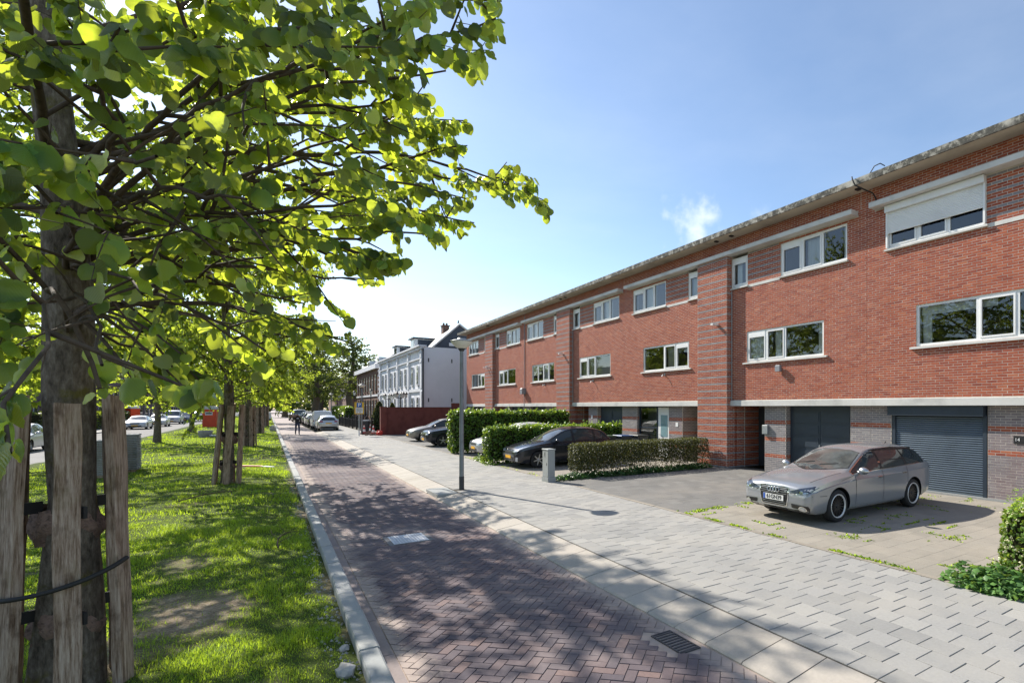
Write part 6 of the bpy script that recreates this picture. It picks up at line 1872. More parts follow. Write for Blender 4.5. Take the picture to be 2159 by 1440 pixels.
    if plate == 'y' and face != 'audi':
        hit = bvh.ray_cast(Vector((-2, 0, .42)), Vector((1, 0, 0)))[0]
        m = MB(); m.box(hit.x-.016, hit.x-.008, -.26, .26, .37, .48); m.build('number_plate', MT['plate_y'], root, True)
    if rear:
        zt = float(zb(L-.35)); tw = .86*W
        tl = [(.46, zt-.16), (tw, zt-.17), (tw, zt-.03), (.50, zt-.02)] if kind != 'van' else [(.80, .75), (.90, .75), (.90, 1.25), (.82, 1.25)]
        for q in (tl, mirror_poly(tl)): P('tail_lamp', q, 'rear', .006, MT['tail'], g=.05)
        hit = bvh.ray_cast(Vector((L+2, 0, zt-.25)), Vector((-1, 0, 0)))[0]
        m = MB(); m.box(hit.x+.008, hit.x+.016, -.26, .26, zt-.32, zt-.21); m.build('rear_plate', MT['plate_y'], root, True)
        P('rear_bumper_trim', [(-.70*W/.91, .34), (.70*W/.91, .34), (.66*W/.91, .42), (-.66*W/.91, .42)], 'rear', .006, MT['grille'], g=.08)
    return root
def opglass(name, c, rough=.03):
    m, nt, b = _bsdf(name)
    b.inputs['Base Color'].default_value = col4(c); b.inputs['Roughness'].default_value = rough
    b.inputs['Specular IOR Level'].default_value = 0.55; b.inputs['Coat Weight'].default_value = .15; b.inputs['Coat Roughness'].default_value = .02
    return m
MT['cglassop'] = opglass('tinted_car_glass', (0.040, 0.050, 0.053))
def screen_mat():
    m, nt, b = _bsdf('windscreen_glass')
    vec = coords(nt, 'obj'); f = noise_node(nt, vec, 1.6, 4, .5)
    nt.links.new(ramp(nt, f, [(.35, (0.045,0.05,0.05)), (.6, (0.13,0.135,0.13))]), b.inputs['Base Color'])
    b.inputs['Roughness'].default_value = .05; b.inputs['Specular IOR Level'].default_value = .7; b.inputs['Coat Weight'].default_value = .2; b.inputs['Coat Roughness'].default_value = .02
    return m
MT['screenglass'] = screen_mat()

build_car('estate', 'estate_car', 'silver grey estate car with black wheels parked nose out on the near driveway', 'silver', (8.33, 7.29, 0), 0, plate='w', rimmat=MT['rimdark'], spokes=10, lip=MT['liprim'], meshy=True, face='audi')
build_car('hatch', 'hatchback_car', 'dark blue black hatchback between the yew hedge and laurel hedge', 'navy', (7.40, 19.42, 0), 0, face='peugeot', steer=R(-6), spokes=6)
build_car('hatch', 'hatchback_car', 'bronze grey hatchback parked nose out before the red garden wall', 'bronze', (7.62, 38.3, 0), 0, spokes=10)
build_car('suv', 'crossover_car', 'dark crossover car peeping out left of the tall hedge', 'navy', (7.35, 32.75, 0), 0, face='vw', spokes=5)
# the covered car: only its nose shows under the tarpaulin
cc = build_car('hatch', 'covered_car', 'small silver car under a grey tarpaulin with only its nose showing', 'lightsilver', (7.68, 24.55, 0), 0, spokes=5, rear=False)
def tarp():
    V, faces, s, bvh, *_r = car_shell('hatch')
    from mathutils import noise
    out = []
    for v in V:
        p = Vector(v); c = Vector((p.x, 0, .75)); d = (p-c).normalized()
        fold = abs(noise.noise(Vector((p.x*7+p.z*9, p.y*2, p.z*3))))*.05+noise.noise(Vector((p.x*2.5, p.y*2.5, p.z*14+p.x*8)))*.02
        q = p+d*(.03+fold)
        if q.z < .28: q.z = .28-(.28-q.z)*.3
        out.append(q)
    keep = [f for f in faces if min(out[i].x-.35*max(0, .9-out[i].z)*0 for i in f) > .80+.10*math.sin(out[f[0]].z*9)]
    me = bpy.data.meshes.new('tarpaulin'); me.from_pydata([tuple(q) for q in out], [], keep); me.materials.append(MT['tarp'])
    for p in me.polygons: p.use_smooth = True
    o = put('tarpaulin', me, cc, True)
MT['tarp'] = mat('grey_tarpaulin', (0.36,0.36,0.345), .55, var=.12, vscale=3, bmp=.5, bscale=18, space='obj', bdist=.03)
tarp()
G1 = 'cars parked along the street'
def parked(kind, col, x, y, label, away=True, grp=G1, **k):
    rz = R(-90) if away else R(90)           # away: nose points up the street
    s = CARS[kind]
    loc = (x, y+s['L'], ZR if x < 4 else -.02) if away else (x, y, ZR)
    return build_car(kind, 'parked_van' if kind == 'van' else 'parked_car', label, col, loc, rz, group=grp, detail=False, **k)
parked('hatch', 'lightsilver', 4.78, 59.6, 'silver hatchback seen from behind, first in the line along the street')
parked('van', 'white', 4.75, 65.6, 'pale delivery van parked in front of the silver hatchback', panelvan=True)
parked('hatch', 'grey', 4.65, 72.0, 'grey hatchback just beyond the pale van')
parked('hatch', 'white', 4.65, 77.6, 'white hatchback second beyond the pale van')
parked('suv', 'grey', 4.65, 83.2, 'dark grey crossover third beyond the pale van')
parked('suv', 'blue', 4.7, 89.5, 'dark blue crossover further up the street')
parked('van', 'lightsilver', 4.0, 99, 'boxy pale van far up the street near the walking man')
parked('hatch', 'navy', 3.9, 112, 'dark car furthest up the street')
G2 = 'cars along the side road'
LZ = -.085
def lcar(kind, col, x, y, label, toward=True):
    s = CARS[kind]; rz = R(90) if toward else R(-90)
    return build_car(kind, 'parked_van' if kind == 'van' else 'parked_car', label, col, (x, y, LZ) if toward else (x, y+s['L'], LZ), rz, group=G2, detail=False)
lcar('estate', 'white', -11.4, 76.5, 'white car facing the camera left of the slim tree on the side road')
lcar('hatch', 'white', -10.9, 85.5, 'white car behind the slim tree trunk on the side road')
lcar('van', 'white', -10.9, 97.5, 'white van facing the camera on the side road')
lcar('hatch', 'grey', -10.6, 108, 'grey car right of the white van on the side road')
lcar('suv', 'blue', -9.6, 117, 'blue car at the left edge of the red toilet cabin')
lcar('hatch', 'white', -11.0, 40.5, 'white car half hidden behind the stakes at the left edge')
lcar('hatch', 'lightsilver', -8.5, 24.4, 'silver car cut off by the left edge of the picture')

# ------------------------------------------------------------------ stake cages round the lindens
def wood_mat():
    m, nt, b = _bsdf('weathered_stake')
    vec = coords(nt, 'obj')
    f = noise_node(nt, vec, 55, 8, .72, (1, 1, .07)); f2 = noise_node(nt, vec, 2.2, 4, .6); f3 = noise_node(nt, vec, 7, 5, .6, (1, 1, .5))
    c = ramp(nt, f, [(.32, (0.06,0.034,0.022)), (.44, (0.24,0.165,0.115)), (.57, (0.40,0.305,0.235)), (.78, (0.56,0.46,0.37))])
    c = mixc(nt, rng_map(nt, f2, .5, .72, 0, .55), c, (0.115,0.105,0.03))
    c = mixc(nt, rng_map(nt, f3, .50, .70, 0, .75), c, (0.075,0.042,0.026))
    nt.links.new(c, b.inputs['Base Color']); b.inputs['Roughness'].default_value = .9; b.inputs['Specular IOR Level'].default_value = .2
    bump(nt, b, f, .7, .006)
    return m
MT['stake'] = wood_mat()
MT['strap'] = mat('rubber_strap', (0.020,0.018,0.017), .7, var=.3, vscale=8, space='obj')
MT['burlap'] = mat('coconut_fibre', (0.26,0.17,0.13), .95, var=.4, vscale=30, bmp=.9, bscale=50, space='obj', bdist=.02)
def board(w, t, h, seed, lean=0.0):
    r = random.Random(seed); m = MB(); n = 9; v = []
    for k in range(n):
        z = h*k/(n-1); dx = lean*z/h+.006*math.sin(k*1.3+seed); ww = w*(1+.02*math.sin(k*2.1+seed))
        e = .004*math.sin(k*1.7+seed*2)
        v += [(-ww/2+dx, -t/2+e, z), (-ww/2+.008+dx, -t/2-.006+e, z), (ww/2-.008+dx, -t/2-.006+e, z), (ww/2+dx, -t/2+e, z), (ww/2+dx, t/2+e, z), (-ww/2+dx, t/2+e, z)]
    v2 = [list(p) for p in v]
    for i in range(6): v2[-6+i][2] += r.uniform(-.015, .012)
    f = [(5,4,3,2,1,0), tuple(range(len(v)-6, len(v)))]
    for k in range(n-1):
        for i in range(6): f.append((k*6+i, k*6+(i+1) % 6, k*6+6+(i+1) % 6, k*6+6+i))
    m.add([tuple(p) for p in v2], f)
    return m.mesh('stake', MT['stake'])
def guard(loc, label, rot, near=False):
    root = empty('tree_guard', loc, 0, label, 'tree guard', 'stake cages round the lindens')
    # eight weathered boards on edge in a ring, wider at the foot
    for k in range(6):
        a = rot+k*2*math.pi/6
        o = bpy.data.objects.new('stake', board(.160+.012*((k*5) % 3-1), .055, 2.36+.02*((k*3) % 4-1.5), k+int(loc[1])*3)); COL.objects.link(o); o.parent = root
        rr = .365
        o.location = (rr*math.cos(a), rr*math.sin(a), -.02)
        o.rotation_euler = (0, 0, a+math.pi/2)
        o.rotation_euler.rotate_axis('X', R(-1.6))
    for z, rad in ((1.45, .025), (.62, .025)):
        for k in range(4):
            a = rot+k*math.pi/2+.35
            m = MB(); m.box(.14, .285, -.012, .012, -.045, .045); st = m.build('strap', MT['strap'], root, True)
            st.location = (0, 0, z+.05*(k % 2)); st.rotation_euler = (0, 0, a)
    for k, z in enumerate((.55, 1.35)):
        m = MB(); n = 20; r = random.Random(k+int(loc[1])); v = []
        for j in range(6):
            for i in range(n):
                a = 2*math.pi*i/n; q = .195+.03*math.sin(i*1.7+j)+.03*r.random()-.05*abs(j-2.5)/2.5
                v.append((q*math.cos(a), q*math.sin(a), z+(j-2.5)*.055+.02*math.sin(i*.9)))
        f = [(j*n+i, j*n+(i+1) % n, (j+1)*n+(i+1) % n, (j+1)*n+i) for j in range(5) for i in range(n)]
        m.add(v, f, 0, True); m.build('fibre_wrap', MT['burlap'], root, True)
    if near:
        pts = []
        for t in np.linspace(0, 1, 26):
            a = -2.75+t*2.25; pts.append((.435*math.cos(a), .435*math.sin(a), .86+.20*t-.05*math.sin(t*3.1)))
        m = MB(); m.tube(pts, .018, 6); m.build('tie_band', MT['strap'], root, True)
        pts = [(-.46, -.18, .86), (-.62, -.20, .90), (-.78, -.15, .78), (-.86, -.05, .55), (-.90, .05, .30)]
        m = MB(); m.tube(pts, .022, 7); m.build('hose_end', MT['strap'], root, True)
    return root
guard((-1.32, 6.20, 0), 'cage of tall weathered boards round the nearest trunk at the left edge', -1.361, True)
g2_ = guard((-1.0, 20.0, 0), 'stake cage of the second linden beside the sunlit lawn', .5)
g2_.rotation_euler = (0, R(3.2), 0); g2_.scale = (.92, .92, 1)
guard((-0.92, 38.4, 0), 'stake cage of the third linden just behind the second cage', .9)
guard((-0.64, 57.2, 0), 'stake cage of the fourth linden, half hidden further back', .2)
guard((-0.27, 77.6, 0), 'smallest, furthest stake cage along the verge', .6)

# ------------------------------------------------------------------ street lamps
MT['lampbowl'] = mat('lamp_bowl', (0.72,0.70,0.60), .35, var=.08, vscale=6, space='obj')
MT['lamppole'] = mat('lamp_pole', (0.21,0.225,0.235), .5, metal=.3, var=.2, vscale=5, space='obj')
MT['lampsleeve'] = mat('lamp_sleeve', (0.045,0.045,0.048), .6, var=.2, vscale=6, space='obj')
def lamp(loc, label, h=4.18):
    root = empty('street_lamp', loc, 0, label, 'street lamp', 'street lamps along the pavement')
    s = h/4.18
    m = MB(); m.lathe([(.062, .30), (.060, 1.2), (.050, 3.0*s), (.046, 3.84*s)], 18); m.build('pole', MT['lamppole'], root, True)
    m = MB(); m.lathe([(.068, -.02), (.068, .36), (.062, .37)], 18); m.build('base_sleeve', MT['lampsleeve'], root, True)
    m = MB(); m.lathe([(.055, 3.82*s), (.085, 3.87*s), (.10, 3.89*s), (.098, 3.90*s)], 20); m.build('collar', MT['lampsleeve'], root, True)
    m = MB(); m.lathe([(.095, 3.895*s), (.15, 3.93*s), (.215, 3.985*s), (.262, 4.04*s), (.282, 4.085*s)], 32, cap=False); m.build('bowl', MT['lampbowl'], root, True)
    m = MB(); m.lathe([(.284, 4.083*s), (.292, 4.09*s), (.290, 4.10*s), (.20, 4.13*s), (.11, 4.15*s), (.10, 4.185*s), (.02, 4.19*s)], 32); m.build('cap', MT['lamppole'], root, True)
    return root
lamp((4.37, 14.98, 0), 'nearest street lamp standing on the pavement before the tall hedge')
lamp((6.36, 49.7, 0), 'street lamp behind the yellow parking sign')
lamp((7.2, 86, 0), 'street lamp in front of the clipped far hedge')
lamp((7.4, 116, 0), 'most distant street lamp in front of the old tree trunk')
# ------------------------------------------------------------------ grey service cabinet
MT['cabinet'] = mat('cabinet_grey', (0.30,0.315,0.31), .6, var=.1, vscale=3, bmp=.15, bscale=40)
ub = empty('service_cabinet', (7.04, 15.1, 0), 0, 'narrow grey service cabinet on the pavement edge before the yew hedge', 'cabinet')
m = MB(); m.box(-.11, .11, -.205, .205, .14, .97, ch=.0); m.build('body', MT['cabinet'], ub, True)
m = MB(); m.box(-.13, .13, -.225, .225, -.02, .139); m.build('plinth', MT['cabinet'], ub, True)
m = MB(); m.box(-.13, .13, -.225, .225, .971, 1.0, ch=.008); m.build('lid', MT['cabinet'], ub, True)
m = MB(); m.box(-.116, -.11, -.19, .19, .155, .955); dr = m.build('door', MT['cabinet'], ub, True)
m = MB(); m.add([(-.119,.0,.90),(-.119,.045,.90),(-.119,.045,.80),(-.119,.0,.72)], [(0,1,2,3)]); m.build('sticker', MT['ink'], dr, True)
m = MB(); m.box(-.121, -.116, -.12, -.09, .50, .58); m.build('lock', MT['iron'], dr, True)
# ------------------------------------------------------------------ wheelie bins
MT['bin'] = mat('bin_plastic', (0.035,0.04,0.038), .55, var=.15, vscale=4, space='obj')
MT['binblue'] = mat('bin_lid_blue', (0.03,0.08,0.20), .5, var=.1, vscale=4, space='obj')
MT['bingreen'] = mat('bin_lid_green', (0.03,0.07,0.035), .5, var=.1, vscale=4, space='obj')
for k, (x, lab, lm_) in enumerate(((12.0, 'wheelie bin with grey green lid behind the yew hedge', 'bingreen'), (12.75, 'wheelie bin with blue lid, middle of the three', 'binblue'), (13.5, 'wheelie bin with black lid nearest the glazed front', 'bin'))):
    root = empty('wheelie_bin', (x, 19.9-.15*k, 0), 0, lab, 'bin', 'wheelie bins behind the hedge')
    m = MB(); v = []
    for z, w, d in ((.06, .21, .24), (1.0, .28, .34)): v += [(-w,-d,z),(w,-d,z),(w,d,z),(-w,d,z)]
    m.add(v, [(3,2,1,0),(4,5,6,7),(0,1,5,4),(1,2,6,5),(2,3,7,6),(3,0,4,7)]); m.build('body', MT['bin'], root, True)
    m = MB(); m.box(-.31, .31, -.38, .37, 1.0, 1.05, ch=.02); m.build('lid', MT[lm_], root, True)
    for s in (-1, 1):
        m = MB(); m.lathe([(.10, -.025), (.10, .025)], 16, (s*.24, .26, .10), 'x'); m.build('wheel', MT['tyre'], root, True)
    m = MB(); m.tube([(-.2, .40, 1.0), (.2, .40, 1.0)], .015, 6); m.build('handle', MT['bin'], root, True)
# ------------------------------------------------------------------ parking sign
MT['signyellow'] = mat('sign_yellow', (0.72,0.42,0.02), .4, var=.06, vscale=4, space='obj')
MT['signblue'] = mat('sign_blue', (0.012,0.12,0.42), .4, var=.05, vscale=4, space='obj')
sg = empty('parking_sign', (5.87, 47.4, 0), 0, 'yellow bordered parking sign with white P on blue', 'sign')
m = MB(); m.lathe([(.045, -.02), (.045, 2.68)], 12); m.build('post', MT['metal'], sg, True)
m = MB(); m.lathe([(.055, -.02), (.055, .45)], 12); m.build('post_foot', MT['paintwhite'], sg, True)
m = MB(); m.box(-.335, .335, -.075, -.05, 1.73, 2.66); bd = m.build('board', MT['signyellow'], sg, True)
m = MB(); m.box(-.25, .25, -.080, -.0755, 1.80, 2.22); m.build('white_field', MT['paintwhite'], bd, True)
m = MB(); m.box(-.18, .18, -.081, -.0755, 2.25, 2.62); m.build('blue_field', MT['signblue'], bd, True)
t = put('letter', text_mesh('P', .38, MT['paintwhite'], .001, .006), bd, True); t.rotation_euler = (R(90), 0, 0); t.location = (0, -.0835, 2.435)
m = MB()
for k in range(4): m.box(-.20, .20-.05*(k % 2), -.083, -.0805, 2.14-k*.07, 2.165-k*.07)
m.box(-.20, -.12, -.083, -.0805, 1.83, 1.87); m.box(.0, .12, -.083, -.0805, 1.83, 1.87)
m.build('small_print', MT['lampsleeve'], bd, True)
# ------------------------------------------------------------------ stacked slabs, cabin, planter, tools on the verge
MT['slabgrey'] = mat('stacked_slab', (0.30,0.305,0.30), .85, var=.2, vscale=5, bmp=.2, bscale=60)
MT['slabface'] = mat('plastic_sheet', (0.42,0.45,0.47), .4, var=.1, vscale=3)
for (x, y, h, lab) in ((-4.3, 24.3, 1.22, 'nearer stack of thin grey paving slabs beside the first tree cage'), (-4.05, 25.7, 1.33, 'rear stack of thin grey paving slabs, slightly taller')):
    z0 = float(verge_h(np.array(x), np.array(y)))-.02
    root = empty('slab_stack', (x, y, z0), .0, lab, 'slab stack', 'stacks of paving slabs on the grass')
    m = MB(); m.box(-.30, .30, -.42, .42, 0, .09); m.box(-.22, .22, -.34, .34, .09, h-.03); m.build('pallet', MT['stake'], root, True)
    n = 20; r = random.Random(int(y))
    for k in range(n):
        z = .09+k*(h-.1)/n; m = MB(); dx, dy = r.uniform(-.008, .008), r.uniform(-.008, .008)
        m.box(-.34+dx, .34+dx, -.40+dy, .40+dy, z+.016, z+(h-.1)/n, ch=.006); m.build('slab', MT['slabgrey'], root, True)
MT['toilet'] = mat('red_plastic', (0.80,0.075,0.018), .45, var=.15, vscale=1.2, space='obj')
MT['toiletroof'] = mat('cabin_roof', (0.62,0.62,0.60), .5, var=.08, vscale=2, space='obj')
tl = empty('toilet_cabin', (-5.35, 78.2, -.05), R(-6), 'red portable toilet cabin with pale domed roof on the verge', 'toilet cabin')
m = MB(); m.box(-.62, .62, -.58, .58, .02, 2.12); m.build('wall', MT['toilet'], tl, True)
m = MB()
for x0, x1, y in ((-.48, .48, -.60),): m.box(x0, x1, y, -.581, .14, 2.0)
dr = m.build('door', MT['toilet'], tl, True)
m = MB(); m.box(-.36, .30, -.612, -.6005, 1.42, 1.78); m.build('notice', MT['paintwhite'], dr, True)
m = MB(); m.box(-.30, .24, -.616, -.6125, 1.58, 1.70); m.box(-.28, .22, -.616, -.6125, 1.48, 1.52); m.build('notice_print', MT['lampsleeve'], dr, True)
m = MB(); v = []
for k in range(9):
    t = k/8; a = math.pi*t; v += [(-.66*math.cos(a), -.62, 2.12+.02+.33*math.sin(a)**.8), (-.66*math.cos(a), .62, 2.12+.02+.33*math.sin(a)**.8)]
f = [(2*k, 2*k+2, 2*k+3, 2*k+1) for k in range(8)]+[tuple(range(0, 18, 2))[::-1], tuple(range(1, 18, 2))]
m.add(v, f); m.box(-.67, .67, -.63, .63, 2.07, 2.14); m.build('roof', MT['toiletroof'], tl, True)
t2_ = copy_tree(tl); t2_.location = (-14.2, 93, 0); t2_.rotation_euler = (0, 0, R(-40)); t2_['label'] = 'second red toilet cabin behind the white cars across the side road'
for q in (tl, t2_): q['group'] = 'red toilet cabins'
MT['pot'] = mat('concrete_pot', (0.33,0.31,0.28), .9, var=.2, vscale=6, bmp=.3, bscale=40, space='obj')
pz = float(verge_h(np.array(-3.8), np.array(51.3)))
pl_ = empty('concrete_ring', (-3.8, 51.3, pz), 0, 'round concrete pot standing on the grass by the second cage', 'pot')
m = MB(); m.lathe([(.36, -.03), (.42, .25), (.44, .50), (.38, .50), (.34, .12)], 24, cap=False); m.build('ring_wall', MT['pot'], pl_, True)
m = MB(); m.lathe([(.34, .28), (.02, .30)], 24); m.build('soil', MT['core'], pl_, True)
o = empty('rain_pipe', (-2.9, 50.6, pz), 0, 'short grey pipe lying on the grass beside the concrete pot', 'pipe')
m = MB(); m.tube([(-.55, 0, .10), (.55, .15, .10)], .09, 12); m.build('barrel', MT['metal'], o, True)
m = MB(); m.tube([(-.62, -.01, .10), (-.45, .015, .10)], .115, 12); m.build('socket', MT['metal'], o, True)
rb = empty('red_spade', (-0.35, 24.5, float(verge_h(np.array(-.35), np.array(24.5)))), R(-38), 'red handled shovel lying in the grass beyond the second cage', 'shovel')
m = MB(); m.tube([(-.75, 0, .06), (.25, 0, .05)], .028, 8); m.build('handle', MT['toilet'], rb, True)
m = MB(); m.add([(.25,-.12,.05),(.62,-.10,.03),(.68,0,.02),(.62,.10,.03),(.25,.12,.05),(.25,-.12,.06),(.62,-.10,.04),(.68,0,.03),(.62,.10,.04),(.25,.12,.06)], [(0,1,2,3,4)[::-1],(5,6,7,8,9),(0,1,6,5),(1,2,7,6),(2,3,8,7),(3,4,9,8),(4,0,5,9)]); m.build('blade', MT['metal'], rb, True)
# fallen twigs on the grass
for k, (x, y, a, ln, lab) in enumerate(((-1.0, 16.2, .4, 1.5, 'long bare fallen branch in front of the second cage'), (.25, 10.6, 1.3, .9, 'thin fallen twig standing up near the kerb'), (-.2, 26.6, .2, .8, 'pale stick lying near the kerb beyond the shovel'))):
    r = random.Random(k); root = empty('fallen_branch', (x, y, float(verge_h(np.array(x), np.array(y)))+.05), a, lab, 'branch')
    m = MB(); pts = [(ln*t-.5*ln, .08*math.sin(t*4), .05+.10*math.sin(t*2.5)) for t in np.linspace(0, 1, 7)]; m.tube(pts, np.linspace(.014, .004, 7), 5); m.build('stick', MT['twig'], root, True)
    for j in range(4):
        p = pts[1+j]; m = MB(); m.tube([p, (p[0]+.18, p[1]+(.14 if j % 2 else -.14), p[2]+.06), (p[0]+.36, p[1]+(.2 if j % 2 else -.22), p[2]+.10)], [.006, .004, .002], 4); m.build('twig', MT['twig'], root, True)
# white caravan like cart and boulder far along the verge
bx = empty('site_box', (-.1, 112, 0), 0, 'small white site box at the far end of the verge', 'box')
m = MB(); m.box(-.55, .55, -.4, .4, .25, 1.35, ch=.03); m.build('box_body', MT['paintwhite'], bx, True)
m = MB(); m.box(-.6, .6, -.45, .45, 0, .25); m.build('skid', MT['black'], bx, True)
o = pebble(.28, .26, .34, 77, MT['stone'], 'boulder', (.40, 62.7, .16)); tag(o, 'pale squat stone on the grass edge beside the kerb', 'stone')

# ------------------------------------------------------------------ the walking man
def man():
    root = empty('person', (2.06, 54.7, ZR), R(8), 'man in dark jacket and jeans walking down the road carrying a sack', 'person')
    J = {'pel': (0,0,.98), 'spi': (0,.0,1.2), 'che': (0,-.01,1.42), 'nek': (0,-.02,1.55), 'hed': (0,-.04,1.68), 'top': (0,-.03,1.80),
         'sl': (.19,0,1.48), 'el': (.27,.06,1.20), 'hl': (.30,-.03,.97), 'fl': (.305,-.06,.87), 'sr': (-.19,0,1.48), 'er': (-.33,-.10,1.30), 'hr': (-.27,-.16,1.55), 'fr': (-.25,-.17,1.63),
         'pl': (.10,0,.93), 'kl': (.11,-.14,.53), 'al': (.11,-.10,.10), 'tl': (.12,-.26,.035), 'pr': (-.10,0,.93), 'kr': (-.10,.02,.52), 'ar': (-.10,.22,.14), 'tr': (-.10,.12,.03)}
    rad = {'pel': (.16,.12), 'spi': (.155,.115), 'che': (.19,.13), 'nek': (.062,.062), 'hed': (.082,.10), 'top': (.06,.07), 'sl': (.075,.075), 'el': (.052,.052), 'hl': (.036,.04), 'fl': (.03,.045), 'sr': (.075,.075), 'er': (.052,.052), 'hr': (.036,.04), 'fr': (.03,.045),
           'pl': (.098,.10), 'kl': (.066,.07), 'al': (.045,.05), 'tl': (.045,.035), 'pr': (.098,.10), 'kr': (.066,.07), 'ar': (.045,.05), 'tr': (.045,.035)}
    names = list(J); E_ = [('pel','spi'),('spi','che'),('che','nek'),('nek','hed'),('hed','top'),('che','sl'),('sl','el'),('el','hl'),('hl','fl'),('che','sr'),('sr','er'),('er','hr'),('hr','fr'),('pel','pl'),('pl','kl'),('kl','al'),('al','tl'),('pel','pr'),('pr','kr'),('kr','ar'),('ar','tr')]
    me = bpy.data.meshes.new('body'); me.from_pydata([J[n] for n in names], [(names.index(a), names.index(b_)) for a, b_ in E_], [])
    o = bpy.data.objects.new('body', me); COL.objects.link(o)
    o.modifiers.new('s', 'SKIN'); sd = o.modifiers.new('d', 'SUBSURF'); sd.levels = 2; sd.render_levels = 2
    for i, n in enumerate(names):
        me.skin_vertices[0].data[i].radius = rad[n]; me.skin_vertices[0].data[i].use_root = (n == 'pel')
    bpy.context.view_layer.update()
    nm = bpy.data.meshes.new_from_object(o.evaluated_get(bpy.context.evaluated_depsgraph_get()))
    bpy.data.objects.remove(o, do_unlink=True)
    mats = [mat('dark_jacket', (0.022,0.022,0.025), .85, var=.2, vscale=6, space='obj'), mat('blue_jeans', (0.035,0.045,0.085), .85, var=.25, vscale=8, space='obj'), mat('skin', (0.42,0.24,0.17), .6, var=.1, vscale=8, space='obj'), mat('dark_shoe', (0.03,0.026,0.024), .6, var=.1), mat('brown_hair', (0.07,0.045,0.03), .7, var=.2, vscale=20, space='obj')]
    nm.materials.clear()
    for q in mats: nm.materials.append(q)
    for p in nm.polygons:
        c = p.center; p.use_smooth = True; k = 0
        if c.z < .13: k = 3
        elif c.z < 1.0 and abs(c.x) < .23: k = 1
        elif c.z > 1.575 and abs(c.x) < .16: k = 4 if (c.z > 1.735 or (c.y > -.01 and c.z > 1.62)) else 2
        elif abs(c.x) > .24 and (c.z < 1.0 or (c.x < -.2 and c.z > 1.52)): k = 2
        p.material_index = k
    put('body', nm, root, True)
    # face: nose and ears, logo on the chest
    m = MB(); m.add([(-.015,-.125,1.665),(.015,-.125,1.665),(0,-.155,1.668),(0,-.12,1.71)], [(0,1,2),(1,3,2),(3,0,2)]); m.build('nose', mats[2], root, True)
    m = MB(); m.box(-.08, .08, -.152, -.146, 1.38, 1.43); m.build('chest_print', MT['paintwhite'], root, True)
    b = empty('carried_sack', (2.06-.30, 54.62, ZR+1.62), R(20), 'brown sack carried on the shoulder of the walking man', 'sack')
    q = pebble(.22, .30, .15, 91, MT['burlap'], 'sack_cloth', (0, 0, .0), sub=3); q.parent = b
    return root
man()

# ------------------------------------------------------------------ garden wall, white villa, brown villa
MT['redwall'] = mat('red_wall_brick', (0.17,0.058,0.048), .85, spec=.2, var=.2, vscale=2.0, bmp=.35, bscale=24)
rw = empty('garden_wall', (10.6, 48.15, 0), 0, 'plain red brick garden wall between the terrace and the white villa', 'wall')
m = MB(); m.box(7.95, 14.2, 48.05, 48.30, -.02, 2.20); m.build('wall_panel', MT['redwall'], rw)
for x0 in np.arange(7.95, 14.2, .5):
    m = MB(); m.box(x0+.003, min(x0+.497, 14.2), 48.02, 48.33, 2.20, 2.27); m.build('coping_stone', MT['redwall'], rw)
m = MB(); m.box(7.50, 7.95, 47.95, 48.40, -.02, 2.24); m.box(7.48, 7.97, 47.93, 48.42, 2.24, 2.31); m.build('end_pier', MT['redwall'], rw)
m = MB(); m.box(13.1, 14.1, 47.75, 48.0, 0, 2.62); m.build('tall_pier', MT['redwall'], rw)
wv = empty('white_villa', (11.7, 52, 0), 0, 'white painted villa with dark slate gable and arched windows', 'house')
VX, VY0, VY1, VZ = 11.7, 52.0, 75.0, 7.85
m = MB(); m.box(VX, VX+10, VY0, VY1, 0, VZ); m.build('wall', MT['whitewall'], wv)
# gable roof, ridge along Y
m = MB(); ax = 14.95
m.prism([(VX+.9, VZ), (ax, 10.15), (18.2, VZ)], VY0+.05, VY1-.05, lambda a, b_, h: (a, h, b_)); rf = m.build('roof', MT['slate'], wv)
m = MB()
for k in range(14):
    z = VZ+.02+k*.165; w0 = VX+.9+(z-VZ)*(ax-VX-.9)/2.3; w1 = 18.2-(z-VZ)*(18.2-ax)/2.3
    if w1-w0 > .2: m.add([(w0, VY0+.05, z), (w1, VY0+.05, z), (w1-.15, VY0+.02, z+.155), (w0+.15, VY0+.02, z+.155), (w1, VY0+.0, z), (w0, VY0+.0, z)], [(5,4,2,3),(0,1,4,5)])
m.build('gable_boards', MT['slate'], rf)
m = MB(); m.tube([(VX+.75, VY0-.02, VZ-.02), (ax, VY0-.02, 10.2)], .10, 4); m.tube([(18.4, VY0-.02, VZ-.05), (ax, VY0-.02, 10.2)], .10, 4); m.build('verge_board', MT['paintwhite'], rf)
m = MB(); m.box(14.5, 15.1, 56, 56.8, 9.4, 10.5); m.box(14.43, 15.17, 55.93, 56.87, 10.5, 10.6); m.build('chimney', MT['dullbrick'], rf)
for q in (0, 1):
    m = MB(); m.lathe([(.11, 10.6), (.09, 10.85)], 12, (14.65+.3*q, 56.4, 0)); m.build('chimney_pot', MT['dullbrick'], rf)
m = MB(); m.lathe([(.10, 10.15), (.05, 10.6)], 8, (ax, VY0+.3, 0)); m.build('finial', MT['slate'], rf)
m = MB(); m.box(14.0, 14.9, VY0-.06, VY0+.01, 8.05, 8.35); m.build('gable_light', MT['paintwhite'], rf)
m = MB(); m.tube([(VX-.05, VY0-.10, 7.7), (VX-.05, VY0-.10, 0)], .07, 8); m.build('rain_pipe', MT['lampsleeve'], wv)
m = MB()
m.box(VX-.45, VX+.25, VY0-.15, VY1+.1, VZ, VZ+.14); m.box(VX-.28, VX, VY0-.08, VY1, VZ-.22, VZ-.002); m.build('cornice', MT['whitewall'], wv)
